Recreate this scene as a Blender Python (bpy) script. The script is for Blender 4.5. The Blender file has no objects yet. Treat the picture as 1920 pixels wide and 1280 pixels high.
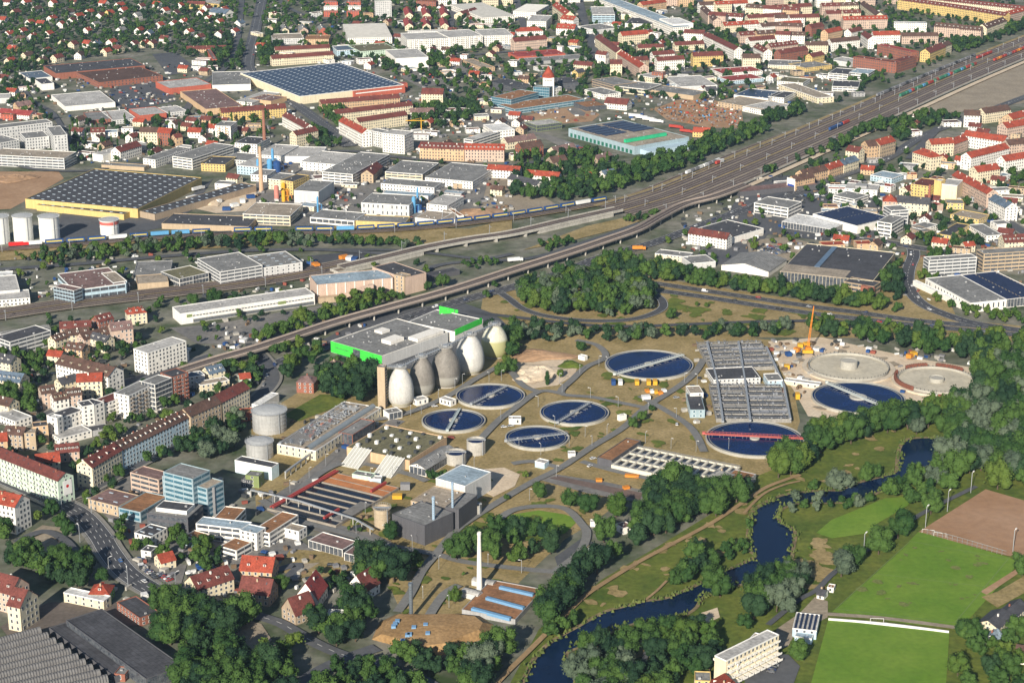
import bpy, math, random
from mathutils import Vector
from mathutils.geometry import tessellate_polygon
import numpy as np
random.seed(7)
R = math.radians
scene = bpy.context.scene
COL = scene.collection
# ------------------------------------------------------------------ camera, sky, sun, exposure
FOC = 3607.0; PITCH = R(18.6); CAMH = 480.0
cam = bpy.data.cameras.new('camera'); cam.sensor_width = 36; cam.lens = 36 * FOC / 1920
cam.clip_start = 5; cam.clip_end = 60000
camo = bpy.data.objects.new('camera', cam); COL.objects.link(camo)
camo.location = (0, 0, CAMH); camo.rotation_euler = (R(90) - PITCH, 0, 0)
scene.camera = camo
SUN_EL = R(25); SUN_AZ = R(18)          # sun behind the camera, to its left
world = bpy.data.worlds.new('World'); scene.world = world; world.use_nodes = True
wn = world.node_tree; bgn = wn.nodes['Background']
sky = wn.nodes.new('ShaderNodeTexSky'); sky.sky_type = 'NISHITA'; sky.sun_disc = False
sky.sun_elevation = SUN_EL; sky.sun_rotation = R(180) + SUN_AZ
sky.altitude = 400; sky.air_density = 1.0; sky.dust_density = 0.6; sky.ozone_density = 1.5
wn.links.new(sky.outputs[0], bgn.inputs[0]); bgn.inputs[1].default_value = 0.06
sl = bpy.data.lights.new('sun', 'SUN'); sl.energy = 5.0; sl.angle = R(0.5); sl.color = (1, 0.915, 0.785)
so = bpy.data.objects.new('sun', sl); COL.objects.link(so)
sd = Vector((math.sin(SUN_AZ) * math.cos(SUN_EL), math.cos(SUN_AZ) * math.cos(SUN_EL), -math.sin(SUN_EL)))
so.rotation_euler = sd.to_track_quat('-Z', 'Y').to_euler()
so.location = (0, 0, 900)
scene.view_settings.view_transform = 'Standard'; scene.view_settings.look = 'None'
scene.view_settings.exposure = 0.62; scene.view_settings.gamma = 1
scene.view_settings.use_curve_mapping = False
scene.render.resolution_x = 1024; scene.render.resolution_y = 682
# ------------------------------------------------------------------ helpers
def at(x, y, h=0.0):
 """the place in the world, h metres above the ground, read off the photograph at x, y"""
 u = (x - 960) / FOC; v = -(y - 640) / FOC
 dy = math.cos(PITCH) + v * math.sin(PITCH); dz = -math.sin(PITCH) + v * math.cos(PITCH)
 t = (h - CAMH) / dz
 return Vector((u * t, dy * t, h))
def proj(X, Y, Z):
 z = Z - CAMH
 f = Y * math.cos(PITCH) - z * math.sin(PITCH); up = Y * math.sin(PITCH) + z * math.cos(PITCH)
 return 960 + FOC * X / f, 640 - FOC * up / f, FOC / f
LIN = {}
def mat(name, col, rough=0.8, var=0.12, scale=0.15, metal=0.0, bump=0.0, col2=None, kind='noise', spec=0.3, scale2=None, emit=None, obj=False):
 if name in LIN: return LIN[name]
 m = bpy.data.materials.new(name); m.use_nodes = True; nt = m.node_tree; n = nt.nodes; l = nt.links
 b = n['Principled BSDF']; b.inputs['Roughness'].default_value = rough; b.inputs['Metallic'].default_value = metal
 b.inputs['Specular IOR Level'].default_value = spec
 geo = n.new('ShaderNodeNewGeometry')
 src = geo.outputs['Position']
 if obj:
  tc = n.new('ShaderNodeTexCoord'); src = tc.outputs['Object']
 nz = n.new('ShaderNodeTexNoise'); nz.inputs['Scale'].default_value = scale; nz.inputs['Detail'].default_value = 5
 nz.inputs['Roughness'].default_value = 0.65
 l.new(src, nz.inputs['Vector'])
 ramp = n.new('ShaderNodeValToRGB'); ramp.color_ramp.elements[0].position = 0.32; ramp.color_ramp.elements[1].position = 0.68
 c2 = col2 if col2 else tuple(min(1, c * (1 + var)) for c in col)
 c1 = col if col2 else tuple(c * (1 - var) for c in col)
 ramp.color_ramp.elements[0].color = (*c1, 1); ramp.color_ramp.elements[1].color = (*c2, 1)
 l.new(nz.outputs['Fac'], ramp.inputs[0])
 out = ramp.outputs[0]
 # finer second grain
 nz2 = n.new('ShaderNodeTexNoise'); nz2.inputs['Scale'].default_value = scale2 or scale * 9; nz2.inputs['Detail'].default_value = 4
 l.new(src, nz2.inputs['Vector'])
 mr = n.new('ShaderNodeMapRange'); mr.inputs[1].default_value = 0.3; mr.inputs[2].default_value = 0.7
 mr.inputs[3].default_value = 1 - var; mr.inputs[4].default_value = 1 + var
 l.new(nz2.outputs['Fac'], mr.inputs[0])
 mx = n.new('ShaderNodeVectorMath'); mx.operation = 'MULTIPLY'
 l.new(out, mx.inputs[0]); l.new(mr.outputs[0], mx.inputs[1]); out = mx.outputs[0]
 if kind == 'tile':          # rows of roof tiles
  tc = n.new('ShaderNodeTexCoord'); wv = n.new('ShaderNodeTexWave'); wv.bands_direction = 'Z'
  wv.inputs['Scale'].default_value = 0.9; wv.inputs['Distortion'].default_value = 0.6
  l.new(tc.outputs['Object'], wv.inputs['Vector'])
  m2 = n.new('ShaderNodeMapRange'); m2.inputs[3].default_value = 0.78; m2.inputs[4].default_value = 1.12
  l.new(wv.outputs['Fac'], m2.inputs[0])
  q = n.new('ShaderNodeVectorMath'); q.operation = 'MULTIPLY'; l.new(out, q.inputs[0]); l.new(m2.outputs[0], q.inputs[1]); out = q.outputs[0]
 if kind == 'panel':         # roofing sheets, seams and stains
  tc = n.new('ShaderNodeTexCoord'); br = n.new('ShaderNodeTexBrick'); br.inputs['Scale'].default_value = 1; br.inputs['Brick Width'].default_value = 9; br.inputs['Row Height'].default_value = 2.6
  br.inputs['Mortar Size'].default_value = .14; br.inputs['Color1'].default_value = (.86, .86, .86, 1); br.inputs['Color2'].default_value = (1.1, 1.1, 1.1, 1); br.inputs['Mortar'].default_value = (.62, .62, .62, 1)
  l.new(tc.outputs['Object'], br.inputs['Vector'])
  q = n.new('ShaderNodeVectorMath'); q.operation = 'MULTIPLY'; l.new(out, q.inputs[0]); l.new(br.outputs['Color'], q.inputs[1]); out = q.outputs[0]
 if kind == 'wall':          # streaks and cladding joints
  tc = n.new('ShaderNodeTexCoord'); mp = n.new('ShaderNodeMapping'); mp.inputs['Scale'].default_value = (1.2, 1.2, 0.08)
  l.new(tc.outputs['Object'], mp.inputs[0])
  z3 = n.new('ShaderNodeTexNoise'); z3.inputs['Scale'].default_value = 0.8; z3.inputs['Detail'].default_value = 3
  l.new(mp.outputs[0], z3.inputs['Vector'])
  m2 = n.new('ShaderNodeMapRange'); m2.inputs[1].default_value = 0.3; m2.inputs[2].default_value = 0.7; m2.inputs[3].default_value = 0.86; m2.inputs[4].default_value = 1.06
  l.new(z3.outputs['Fac'], m2.inputs[0])
  q = n.new('ShaderNodeVectorMath'); q.operation = 'MULTIPLY'; l.new(out, q.inputs[0]); l.new(m2.outputs[0], q.inputs[1]); out = q.outputs[0]
 l.new(out, b.inputs['Base Color'])
 if bump:
  bp = n.new('ShaderNodeBump'); bp.inputs['Strength'].default_value = bump; bp.inputs['Distance'].default_value = 0.5
  l.new(nz2.outputs['Fac'], bp.inputs['Height']); l.new(bp.outputs[0], b.inputs['Normal'])
 LIN[name] = m; return m
WALLC = dict(W=(.78, .75, .69), C=(.68, .60, .43), Y=(.60, .44, .17), O=(.55, .38, .23), R=(.27, .105, .07), G=(.34, .34, .34),
             L=(.54, .54, .53), D=(.09, .09, .10), B=(.42, .55, .63), T=(.44, .34, .23), P=(.52, .39, .31), N=(.20, .25, .10),
             K=(.05, .55, .06), M=(.50, .62, .50), S=(.43, .11, .07), V=(.30, .39, .43), A=(.62, .75, .76), E=(.18, .33, .03), J=(.36, .28, .20))
ROOFC = dict(r=(.14, .042, .034), R=(.30, .058, .032), b=(.10, .058, .045), g=(.21, .21, .205), l=(.42, .41, .39), d=(.065, .066, .075),
             e=(.27, .135, .065), w=(.66, .66, .64), m=(.19, .12, .11), t=(.33, .28, .22), u=(.28, .36, .42), q=(.10, .14, .19), x=(.30, .055, .05), s=(.018, .026, .06), n=(.15, .14, .08))
WALLN = dict(W='white', C='cream', Y='yellow', O='peach', R='brick red', G='grey', L='light grey', D='dark grey', B='pale blue', T='tan', P='pinkish', N='olive', K='bright green', M='mint', S='red', V='teal glass', A='pale teal', E='leaf green', J='brown')
ROOFN = dict(r='dark red', R='bright red', b='brown', g='grey', l='pale grey', d='charcoal', e='rust brown', w='white', m='mauve brown', t='tan', u='blue grey', q='slate blue', x='crimson', s='solar clad', n='mossy')
def wmat(k): return mat('wall_' + WALLN[k].replace(' ', '_'), WALLC[k], 0.85, 0.07, 0.06, kind='wall', scale2=0.9)
def rmat(k, tile=False):
 if k == 's': return mat('solar_roof', (.018, .026, .06), 0.35, 0.25, 0.2, spec=0.4)
 if tile: return mat('tiles_' + ROOFN[k].replace(' ', '_'), ROOFC[k], 0.8, 0.30, 0.16, kind='tile', scale2=1.1)
 return mat('roof_' + ROOFN[k].replace(' ', '_'), ROOFC[k], 0.9, 0.24, 0.07, scale2=0.45, kind='panel')
GLASS = mat('window_glass', (.025, .033, .05), 0.18, 0.3, 0.5, spec=0.5, col2=(.13, .14, .15))
GLASSB = mat('blue_glass', (.05, .13, .18), 0.12, 0.3, 0.15, spec=0.6)
TRIM = mat('white_trim', (.74, .73, .70), 0.7, 0.05)
CONC = mat('concrete', (.40, .38, .34), 0.9, 0.14, 0.12, scale2=0.8, kind='wall')
CONCD = mat('dark_concrete', (.20, .185, .165), 0.9, 0.2, 0.12, scale2=0.8)
METAL = mat('grey_metal', (.36, .38, .40), 0.45, 0.1, metal=0.3)
DARKM = mat('dark_metal', (.06, .065, .07), 0.5, 0.1, metal=0.3)
class MB:
 def __init__(s): s.v = []; s.f = []; s.m = []
 def quad(s, pts, m=0):
  i = len(s.v); s.v += [tuple(p) for p in pts]; s.f.append(tuple(range(i, i + len(pts)))); s.m.append(m)
 def box(s, x0, y0, z0, x1, y1, z1, m=0, bottom=False, top=None):
  i = len(s.v); s.v += [(x0, y0, z0), (x1, y0, z0), (x1, y1, z0), (x0, y1, z0), (x0, y0, z1), (x1, y0, z1), (x1, y1, z1), (x0, y1, z1)]
  fs = [(0, 1, 5, 4), (1, 2, 6, 5), (2, 3, 7, 6), (3, 0, 4, 7), (4, 5, 6, 7)]
  if bottom: fs.append((3, 2, 1, 0))
  for k, f in enumerate(fs):
   s.f.append(tuple(i + a for a in f)); s.m.append(top if (k == 4 and top is not None) else m)
 def cyl(s, x, y, z0, z1, r0, r1=None, n=16, m=0, cap=True):
  r1 = r0 if r1 is None else r1
  i = len(s.v)
  for z, r in ((z0, r0), (z1, r1)):
   for k in range(n):
    a = 2 * math.pi * k / n; s.v.append((x + r * math.cos(a), y + r * math.sin(a), z))
  for k in range(n):
   j = (k + 1) % n; s.f.append((i + k, i + j, i + n + j, i + n + k)); s.m.append(m)
  if cap: s.f.append(tuple(i + n + k for k in range(n))); s.m.append(m)
 def lathe(s, prof, n=24, m=0, x=0, y=0):
  i = len(s.v)
  for r, z in prof:
   for k in range(n):
    a = 2 * math.pi * k / n; s.v.append((x + r * math.cos(a), y + r * math.sin(a), z))
  for q in range(len(prof) - 1):
   for k in range(n):
    j = (k + 1) % n; s.f.append((i + q * n + k, i + q * n + j, i + (q + 1) * n + j, i + (q + 1) * n + k)); s.m.append(m)
  s.f.append(tuple(i + (len(prof) - 1) * n + k for k in range(n))); s.m.append(m)
 def beam(s, a, b, w=0.3, m=0):
  a = Vector(a); b = Vector(b); d = (b - a).normalized()
  up = Vector((0, 0, 1)) if abs(d.z) < 0.95 else Vector((1, 0, 0))
  sx = d.cross(up).normalized() * w / 2; sy = sx.cross(d).normalized() * w / 2
  i = len(s.v)
  for p in (a, b):
   for q in (-sx - sy, sx - sy, sx + sy, -sx + sy): s.v.append(tuple(p + q))
  for k in range(4):
   j = (k + 1) % 4; s.f.append((i + k, i + j, i + 4 + j, i + 4 + k)); s.m.append(m)
  s.f.append((i, i + 3, i + 2, i + 1)); s.m.append(m); s.f.append((i + 4, i + 5, i + 6, i + 7)); s.m.append(m)
 def build(s, name, mats, parent=None, stuff=False, smooth=False):
  if not s.f: return None
  me = bpy.data.meshes.new(name); me.from_pydata(s.v, [], s.f)
  if not isinstance(mats, (list, tuple)): mats = [mats]
  for q in mats: me.materials.append(q)
  if len(mats) > 1: me.polygons.foreach_set('material_index', s.m)
  if smooth: me.polygons.foreach_set('use_smooth', [True] * len(s.f))
  me.update()
  o = bpy.data.objects.new(name, me); COL.objects.link(o)
  if parent: o.parent = parent
  if stuff: o['kind'] = 'stuff'
  return o
def thing(name, label, cat, loc=(0, 0, 0), rz=0.0, group=None):
 o = bpy.data.objects.new(name, None); o.empty_display_size = 2; COL.objects.link(o)
 o.location = loc; o.rotation_euler = (0, 0, rz); o['label'] = label; o['category'] = cat
 if group: o['group'] = group
 return o
def tagm(o, label, cat, group=None):
 o['label'] = label; o['category'] = cat
 if group: o['group'] = group
 return o
def copy_tree(o, loc, rz, label=None, group=None, mats=None, scale=None):
 c = o.copy(); COL.objects.link(c); c.location = loc; c.rotation_euler = (0, 0, rz)
 if label: c['label'] = label
 if group: c['group'] = group
 if scale: c.scale = scale
 for ch in o.children:
  d = ch.copy(); COL.objects.link(d); d.parent = c
 return c
# footprints of what is built, so that trees keep off them: (ax, ay, ux, uy, w, d)
FOOT = []; ROADS = []
def blocked(x, y, pad=2.0):
 for ax, ay, ux, uy, w, d in FOOT:
  dx = x - ax; dy = y - ay
  a = dx * ux + dy * uy
  if -pad < a < w + pad:
   b = -dx * uy + dy * ux
   if -pad < b < d + pad: return True
 for (x0, y0, x1, y1, r) in ROADS:
  dx = x1 - x0; dy = y1 - y0; q = dx * dx + dy * dy
  t = max(0, min(1, ((x - x0) * dx + (y - y0) * dy) / q)) if q else 0
  if (x - x0 - t * dx) ** 2 + (y - y0 - t * dy) ** 2 < (r + pad * 0.6) ** 2: return True
 return False
# ------------------------------------------------------------------ buildings
def win_grid(mb, mbf, w, d, h, st, style, px, sides=(0, 1, 2, 3), z0=0.0, seed=0, ww=1.25):
 """window panes (and pale frames on near houses) proud of each wall"""
 rnd = random.Random(seed)
 fh = (h - z0) / st
 def put(side, a, b, za, zb, e, t):
  if side == 0: t.box(a, -e, za, b, 0.02, zb)
  elif side == 1: t.box(w - 0.02, a, za, w + e, b, zb)
  elif side == 2: t.box(a, d - 0.02, za, b, d + e, zb)
  else: t.box(-e, a, za, 0.02, b, zb)
 for side in sides:
  L = w if side in (0, 2) else d
  if L < 3: continue
  for s in range(st):
   za = z0 + s * fh + fh * 0.30; zb = z0 + s * fh + fh * 0.80
   if style == 'b':
    seg = max(1, int(L / 6.5)); q = (L - 1.2) / seg
    for k in range(seg): put(side, 0.6 + k * q + 0.25, 0.6 + (k + 1) * q - 0.25, za, zb, 0.06, mb)
   elif style == 'g':
    seg = max(1, int(L / 3)); q = (L - 0.6) / seg
    for k in range(seg): put(side, 0.3 + k * q + 0.12, 0.3 + (k + 1) * q - 0.12, z0 + s * fh + 0.5, z0 + (s + 1) * fh - 0.2, 0.06, mb)
   else:
    sp = 3.1 if style == 'w' else 4.6
    n = max(1, int((L - 1) / sp)); q = (L - 1) / n
    for k in range(n):
     if rnd.random() < 0.05: continue
     c = 0.5 + (k + 0.5) * q
     if px > 1.9 and mbf is not None: put(side, c - ww / 2 - 0.16, c + ww / 2 + 0.16, za - 0.16, zb + 0.14, 0.05, mbf)
     put(side, c - ww / 2, c + ww / 2, za, zb, 0.09, mb)
def roof_gear(mb, w, d, h, rnd, dens=1.0):
 n = int(min(24, max(1, w * d / 230) * dens))
 for _ in range(n):
  a = rnd.uniform(1.5, max(1.6, w - 3)); b = rnd.uniform(1.5, max(1.6, d - 3)); s = rnd.uniform(0.5, 1.5); q = rnd.uniform(0.5, 1.3)
  mb.box(a, b, h, min(a + s, w - .4), min(b + q, d - .4), h + rnd.uniform(0.3, 1.1))
BN = [0]
def b(lab, p0, p1, p2, h, wall='W', roof='g', r='flat', st=None, win='w', cat='building', name='building', grp=None,
      rh=None, gear=1.0, sky_=False, dorm=0, chim=None, balc=0, z0=0.0, sides=(0, 1, 2, 3), rimw=None):
 BN[0] += 1; h = h + (BN[0] % 23) * .017; seed = BN[0] * 13 + 5; rnd = random.Random(seed)
 if r == 'flat' or r == 'saw' or r == 'solar' or r == 'low':
  hh = h
 else:
  rh = rh if rh is not None else (p2 if isinstance(p2, (int, float)) else 12) * 0.36
  hh = h + rh
 A = at(p0[0], p0[1], hh); B = at(p1[0], p1[1], hh)
 u = (B - A); w = u.length; u = u / w; n = Vector((-u.y, u.x, 0))
 if isinstance(p2, (int, float)): d = float(p2)
 else: d = (at(p2[0], p2[1], hh) - A).dot(n)
 if r in ('gable', 'hip'): A = A - n * (d / 2)
 elif d < 0: A = A + n * d; d = -d
 root = thing(name, lab, cat, (A.x, A.y, 0), math.atan2(u.y, u.x), grp)
 FOOT.append((A.x, A.y, u.x, u.y, w, d))
 px = proj(A.x, A.y, 0)[2]
 st = st if st is not None else max(1, int(round(h / 3.1)))
 wm = wmat(wall)
 W = MB(); W.box(0, 0, 0, w, d, h)
 RF = MB(); tile = r in ('gable', 'hip')
 gearmb = MB()
 if r in ('flat', 'solar', 'low', 'saw'):
  W.m = []; W.f = W.f[:4]; W.m = [0] * 4
 if r in ('flat', 'solar', 'low'):
  RF.quad([(0, 0, h - 0.35), (w, 0, h - 0.35), (w, d, h - 0.35), (0, d, h - 0.35)])
  t = 0.35 if px < 2.2 else 0.3
  rim = MB()
  rim.box(-.05, -.05, h - .5, w + .05, t, h + .12); rim.box(-.05, d - t, h - .5, w + .05, d + .05, h + .12)
  rim.box(-.05, t, h - .5, t, d - t, h + .12); rim.box(w - t, t, h - .5, w + .05, d - t, h + .12)
  rim.build('parapet', wmat(rimw) if rimw else (TRIM if wall in 'WLCAB' else wm), root)
  roof_gear(gearmb, w, d, h - .35, rnd, gear)
  if r == 'solar':
   sp = MB(); rows = max(2, int(d / 5.2)); q = (d - 3) / rows
   for k in range(rows):
    seg = max(1, int(w / 22)); qq = (w - 4) / seg
    for j in range(seg):
     y0 = 1.5 + k * q; x0 = 2 + j * qq
     sp.quad([(x0 + .4, y0, h - .1), (x0 + qq - .6, y0, h - .1), (x0 + qq - .6, y0 + q * .74, h + .65), (x0 + .4, y0 + q * .74, h + .65)])
   sp.build('solar_panel', rmat('s'), root, stuff=True)
 elif r == 'saw':
  k = max(2, int(d / 7)); q = d / k; gl = MB()
  for j in range(k):
   y0 = j * q
   RF.quad([(0, y0 + .6, h + 1.6), (w, y0 + .6, h + 1.6), (w, y0 + q, h), (0, y0 + q, h)])
   gl.quad([(0, y0, h), (w, y0, h), (w, y0 + .6, h + 1.6), (0, y0 + .6, h + 1.6)])
   W.quad([(0, y0, h), (0, y0 + .6, h + 1.6), (0, y0 + q, h)]); W.quad([(w, y0, h), (w, y0 + q, h), (w, y0 + .6, h + 1.6)])
  gl.build('skylight', GLASS if wall not in 'WT' else mat('sawtooth_glass', (.30, .30, .29), .4), root, stuff=True)
 elif r == 'gable':
  o = 0.45
  W.m = [0] * 4; W.f = W.f[:4]
  W.quad([(0, 0, h), (0, d, h), (0, d / 2, h + rh)]); W.quad([(w, 0, h), (w, d / 2, h + rh), (w, d, h)])
  s = rh / (d / 2); e = 0.18
  RF.quad([(-o, -o, h - s * o + e), (w + o, -o, h - s * o + e), (w + o, d / 2, h + rh + e), (-o, d / 2, h + rh + e)])
  RF.quad([(w + o, d + o, h - s * o + e), (-o, d + o, h - s * o + e), (-o, d / 2, h + rh + e), (w + o, d / 2, h + rh + e)])
  RF.quad([(-o, -o, h - s * o - .05), (-o, -o, h - s * o + e), (-o, d / 2, h + rh + e), (-o, d / 2, h + rh - .05)])
  RF.quad([(w + o, -o, h - s * o - .05), (w + o, d / 2, h + rh - .05), (w + o, d / 2, h + rh + e), (w + o, -o, h - s * o + e)])
  RF.quad([(-o, -o, h - s * o - .05), (w + o, -o, h - s * o - .05), (w + o, -o, h - s * o + e), (-o, -o, h - s * o + e)])
 elif r == 'hip':
  o = 0.45; W.m = [0] * 4; W.f = W.f[:4]; i = min(w / 2 - .3, d / 2)
  e = [(-o, -o, h - .1), (w + o, -o, h - .1), (w + o, d + o, h - .1), (-o, d + o, h - .1)]; r1 = (i, d / 2, h + rh); r2 = (w - i, d / 2, h + rh)
  RF.quad([e[0], e[1], r2, r1]); RF.quad([e[2], e[3], r1, r2]); RF.quad([e[1], e[2], r2]); RF.quad([e[3], e[0], r1])
 W.build('wall', wm, root)
 ROOF = RF.build('roof', rmat(roof, tile), root)
 if tile:
  if chim is None: chim = max(1, int(w / 14))
  cm = wmat(rnd.choice('RTW'))
  for k in range(chim):
   if px < 1.35 and k > 1: break
   c = MB(); x = w * (k + .5) / chim + rnd.uniform(-1, 1); y = d / 2 + rnd.choice((-1, 1)) * d * .12; zr = h + rh * (1 - abs(y - d / 2) / (d / 2))
   c.box(x - .45, y - .4, zr - .4, x + .45, y + .4, zr + 1.5); c.build('chimney', cm, ROOF)
  if dorm:
   dr = MB(); dg = MB()
   for k in range(dorm):
    x = w * (k + .5) / dorm; s = rh / (d / 2)
    for sg in (0, 1):
     y0 = d * .16; za = h + s * y0; zt = za + 1.5; yb = y0 + 1.5 / s
     if yb > d / 2: yb = d / 2
     Y = (lambda t: t) if sg == 0 else (lambda t: d - t)
     dr.quad([(x - .8, Y(y0), za), (x + .8, Y(y0), za), (x + .8, Y(y0), zt), (x - .8, Y(y0), zt)])
     dr.quad([(x - .8, Y(y0), za), (x - .8, Y(y0), zt), (x - .8, Y(yb), zt)]); dr.quad([(x + .8, Y(y0), zt), (x + .8, Y(y0), za), (x + .8, Y(yb), zt)])
     dr.quad([(x - .95, Y(y0 - .2), zt + .05), (x + .95, Y(y0 - .2), zt + .05), (x + .95, Y(yb), zt + .12), (x - .95, Y(yb), zt + .12)], 1)
     ya = Y(y0) + (-.04 if sg == 0 else .04)
     dg.quad([(x - .5, ya, za + .3), (x + .5, ya, za + .3), (x + .5, ya, zt - .2), (x - .5, ya, zt - .2)])
   dr.build('dormer', [wmat('W' if wall != 'W' else 'C'), rmat(roof, True)], ROOF, stuff=True); dg.build('dormer_window', GLASS, ROOF, stuff=True)
  elif px > 1.2 and w > 9:
   sk = MB(); s = rh / (d / 2)
   for k in range(int(w / 6)):
    if rnd.random() < .45: continue
    x = w * (k + .5) / max(1, int(w / 6)); y = d * rnd.choice((.2, .3)); z = h + s * y + .24
    sk.quad([(x - .4, y, z), (x + .4, y, z), (x + .4, y + .9, z + s * .9), (x - .4, y + .9, z + s * .9)])
   sk.build('roof_window', GLASS, ROOF, stuff=True)
 if sky_:
  sk = MB(); nx = max(2, int(w / 11)); ny = max(2, int(d / 10))
  for i in range(nx):
   for j in range(ny):
    if (i + j) % 2 and sky_ != 2: continue
    x = w * (i + .5) / nx; y = d * (j + .5) / ny; sk.box(x - 1.6, y - .4, h - .4, x + 1.6, y + .4, h + .1)
  sk.build('skylight', mat('skylight_white', (.34, .40, .46), .4, .1), ROOF, stuff=True)
 if gear and r in ('flat', 'low', 'solar'): gearmb.build('roof_vent', mat('roof_gear', (.20, .20, .20), .6, .2, .25, scale2=.6, col2=(.52, .52, .52)), ROOF, stuff=True)
 if win:
  g = MB(); fr = MB()
  win_grid(g, fr if wall not in 'W' else None, w, d, h, st, win, px, sides, z0, seed)
  fr.build('window_frame', TRIM, root, stuff=True); g.build('window', GLASSB if wall == 'V' else GLASS, root, stuff=True)
  if tile and px > 1.2 and d > 7:       # gable windows
   g2 = MB()
   if r == 'gable' and rh > 2.2:
    for x, sg in ((0, -1), (w, 1)):
     for dy in (-.9, .9):
      ya = d / 2 + dy
      xa = x + sg * .07
      g2.box(min(x, xa), ya - .45, h + .6, max(x, xa), ya + .45, h + 1.8)
    g2.build('gable_window', GLASS, root, stuff=True)
 if balc:
  bm_ = MB(); fh = h / st; cols = max(1, int(w / 7))
  for s in range(1, st):
   for k in range(cols):
    x = w * (k + .5) / cols
    bm_.box(x - 1.7, -1.3, s * fh - .1, x + 1.7, 0, s * fh + .05, bottom=True)
    bm_.box(x - 1.7, -1.35, s * fh + .05, x + 1.7, -1.27, s * fh + 1.0)
  bm_.build('balcony', wmat('W' if balc == 1 else balc), root, stuff=True)
 root['_d'] = (w, d, h)
 return root
def poly(name, pts, z, m, kind='structure', label=None, cat=None):
 vs = [at(x, y, 0) for x, y in pts]
 tr = tessellate_polygon([[Vector((v.x, v.y, 0)) for v in vs]])
 me = bpy.data.meshes.new(name);
 fs = []
 for t in tr:
  a, b_, c = (vs[i] for i in t)
  if (b_ - a).cross(c - a).z < 0: t = (t[0], t[2], t[1])
  fs.append(tuple(t))
 me.from_pydata([(v.x, v.y, z) for v in vs], [], fs); me.materials.append(m); me.update()
 o = bpy.data.objects.new(name, me); COL.objects.link(o); o['kind'] = kind
 if label: o['label'] = label; o['category'] = cat
 return o
def smooth(P, n=6):
 out = []
 for i in range(len(P) - 1):
  p0 = P[max(0, i - 1)]; p1 = P[i]; p2 = P[i + 1]; p3 = P[min(len(P) - 1, i + 2)]
  for k in range(n):
   t = k / n
   out.append(0.5 * ((2 * p1) + (p2 - p0) * t + (2 * p0 - 5 * p1 + 4 * p2 - p3) * t * t + (3 * p1 - p0 - 3 * p2 + p3) * t ** 3))
 out.append(P[-1]); return out
def line(pts, h=0, n=6): return smooth([at(x, y, h) for x, y in pts], n)
def offs(P, o):
 out = []
 for i, p in enumerate(P):
  t = (P[min(i + 1, len(P) - 1)] - P[max(i - 1, 0)]); t.z = 0; t.normalize()
  out.append(p + Vector((-t.y, t.x, 0)) * o)
 return out
def ribbon(mb, P, w, z=0, o=0, m=0, thick=0):
 Lf = offs(P, o + w / 2); Rt = offs(P, o - w / 2)
 for i in range(len(P) - 1):
  a, b_, c, d = Rt[i], Rt[i + 1], Lf[i + 1], Lf[i]
  mb.quad([(a.x, a.y, a.z + z), (b_.x, b_.y, b_.z + z), (c.x, c.y, c.z + z), (d.x, d.y, d.z + z)], m)
  if thick:
   mb.quad([(a.x, a.y, a.z + z - thick), (b_.x, b_.y, b_.z + z - thick), (b_.x, b_.y, b_.z + z), (a.x, a.y, a.z + z)], m)
   mb.quad([(c.x, c.y, c.z + z - thick), (d.x, d.y, d.z + z - thick), (d.x, d.y, d.z + z), (c.x, c.y, c.z + z)], m)
   mb.quad([(d.x, d.y, d.z + z - thick), (c.x, c.y, c.z + z - thick), (b_.x, b_.y, b_.z + z - thick), (a.x, a.y, a.z + z - thick)], m)
def clip_road(P, r):
 for a, b_ in zip(P[:-1], P[1:]): ROADS.append((a.x, a.y, b_.x, b_.y, r))
def walk(P, step, start=0):
 """points every step metres along P with the heading"""
 out = []; need = start
 for a, b_ in zip(P[:-1], P[1:]):
  L = (b_ - a).length; ang = math.atan2(b_.y - a.y, b_.x - a.x)
  while need <= L:
   out.append((a.lerp(b_, need / L), ang)); need += step
  need -= L
 return out
# ================================================================== THE SETTING: ground, river, roads, railway
M_DRY = mat('dry_grass', (.200, .155, .058), .95, .24, .05, col2=(.350, .265, .130), scale2=.5)
M_GRASS = mat('meadow_grass', (.052, .092, .010), .95, .25, .035, col2=(.140, .160, .026), scale2=.3)
M_PITCH = mat('pitch_grass', (.092, .190, .014), .95, .10, .022, col2=(.160, .250, .030), scale2=.3)
M_ASPH = mat('asphalt', (.070, .076, .088), .9, .12, .03, col2=(.105, .108, .116), scale2=.3)
M_ASPD = mat('dark_asphalt', (.055, .058, .068), .85, .12, .03, col2=(.08, .082, .09), scale2=.3)
M_GRAV = mat('gravel', (.24, .20, .15), .95, .18, .04, col2=(.33, .28, .21), scale2=.4)
M_SAND = mat('pale_sand', (.50, .39, .27), .95, .14, .05, col2=(.64, .54, .41), scale2=.5)
M_EARTH = mat('bare_earth', (.30, .18, .10), .95, .15, .03, col2=(.40, .26, .16), scale2=.3)
M_BALL = mat('railway_ballast', (.15, .12, .10), .95, .2, .03, col2=(.25, .205, .17), scale2=.5)
M_SLEEP = mat('sleepers', (.075, .05, .045), .95, .25, .2, scale2=2)
M_RAIL = mat('rail_steel', (.30, .27, .25), .4, .1, metal=.5)
M_CINDER = mat('cinder_pitch', (.29, .165, .09), .95, .1, .02, col2=(.37, .235, .15), scale2=.2)
M_MIX = mat('town_ground', (.036, .062, .018), .95, .25, .02, col2=(.23, .215, .185), scale2=.12)
M_YARD = mat('yard_paving', (.125, .125, .125), .9, .18, .03, col2=(.225, .21, .19), scale2=.3)
M_WATER = mat('river_water', (.003, .013, .042), .12, .12, .015, spec=.14)
M_POOL = mat('basin_water', (.002, .014, .072), .10, .3, .06, spec=.12)
M_LINE = mat('road_paint', (.62, .62, .60), .8, .05)
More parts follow.
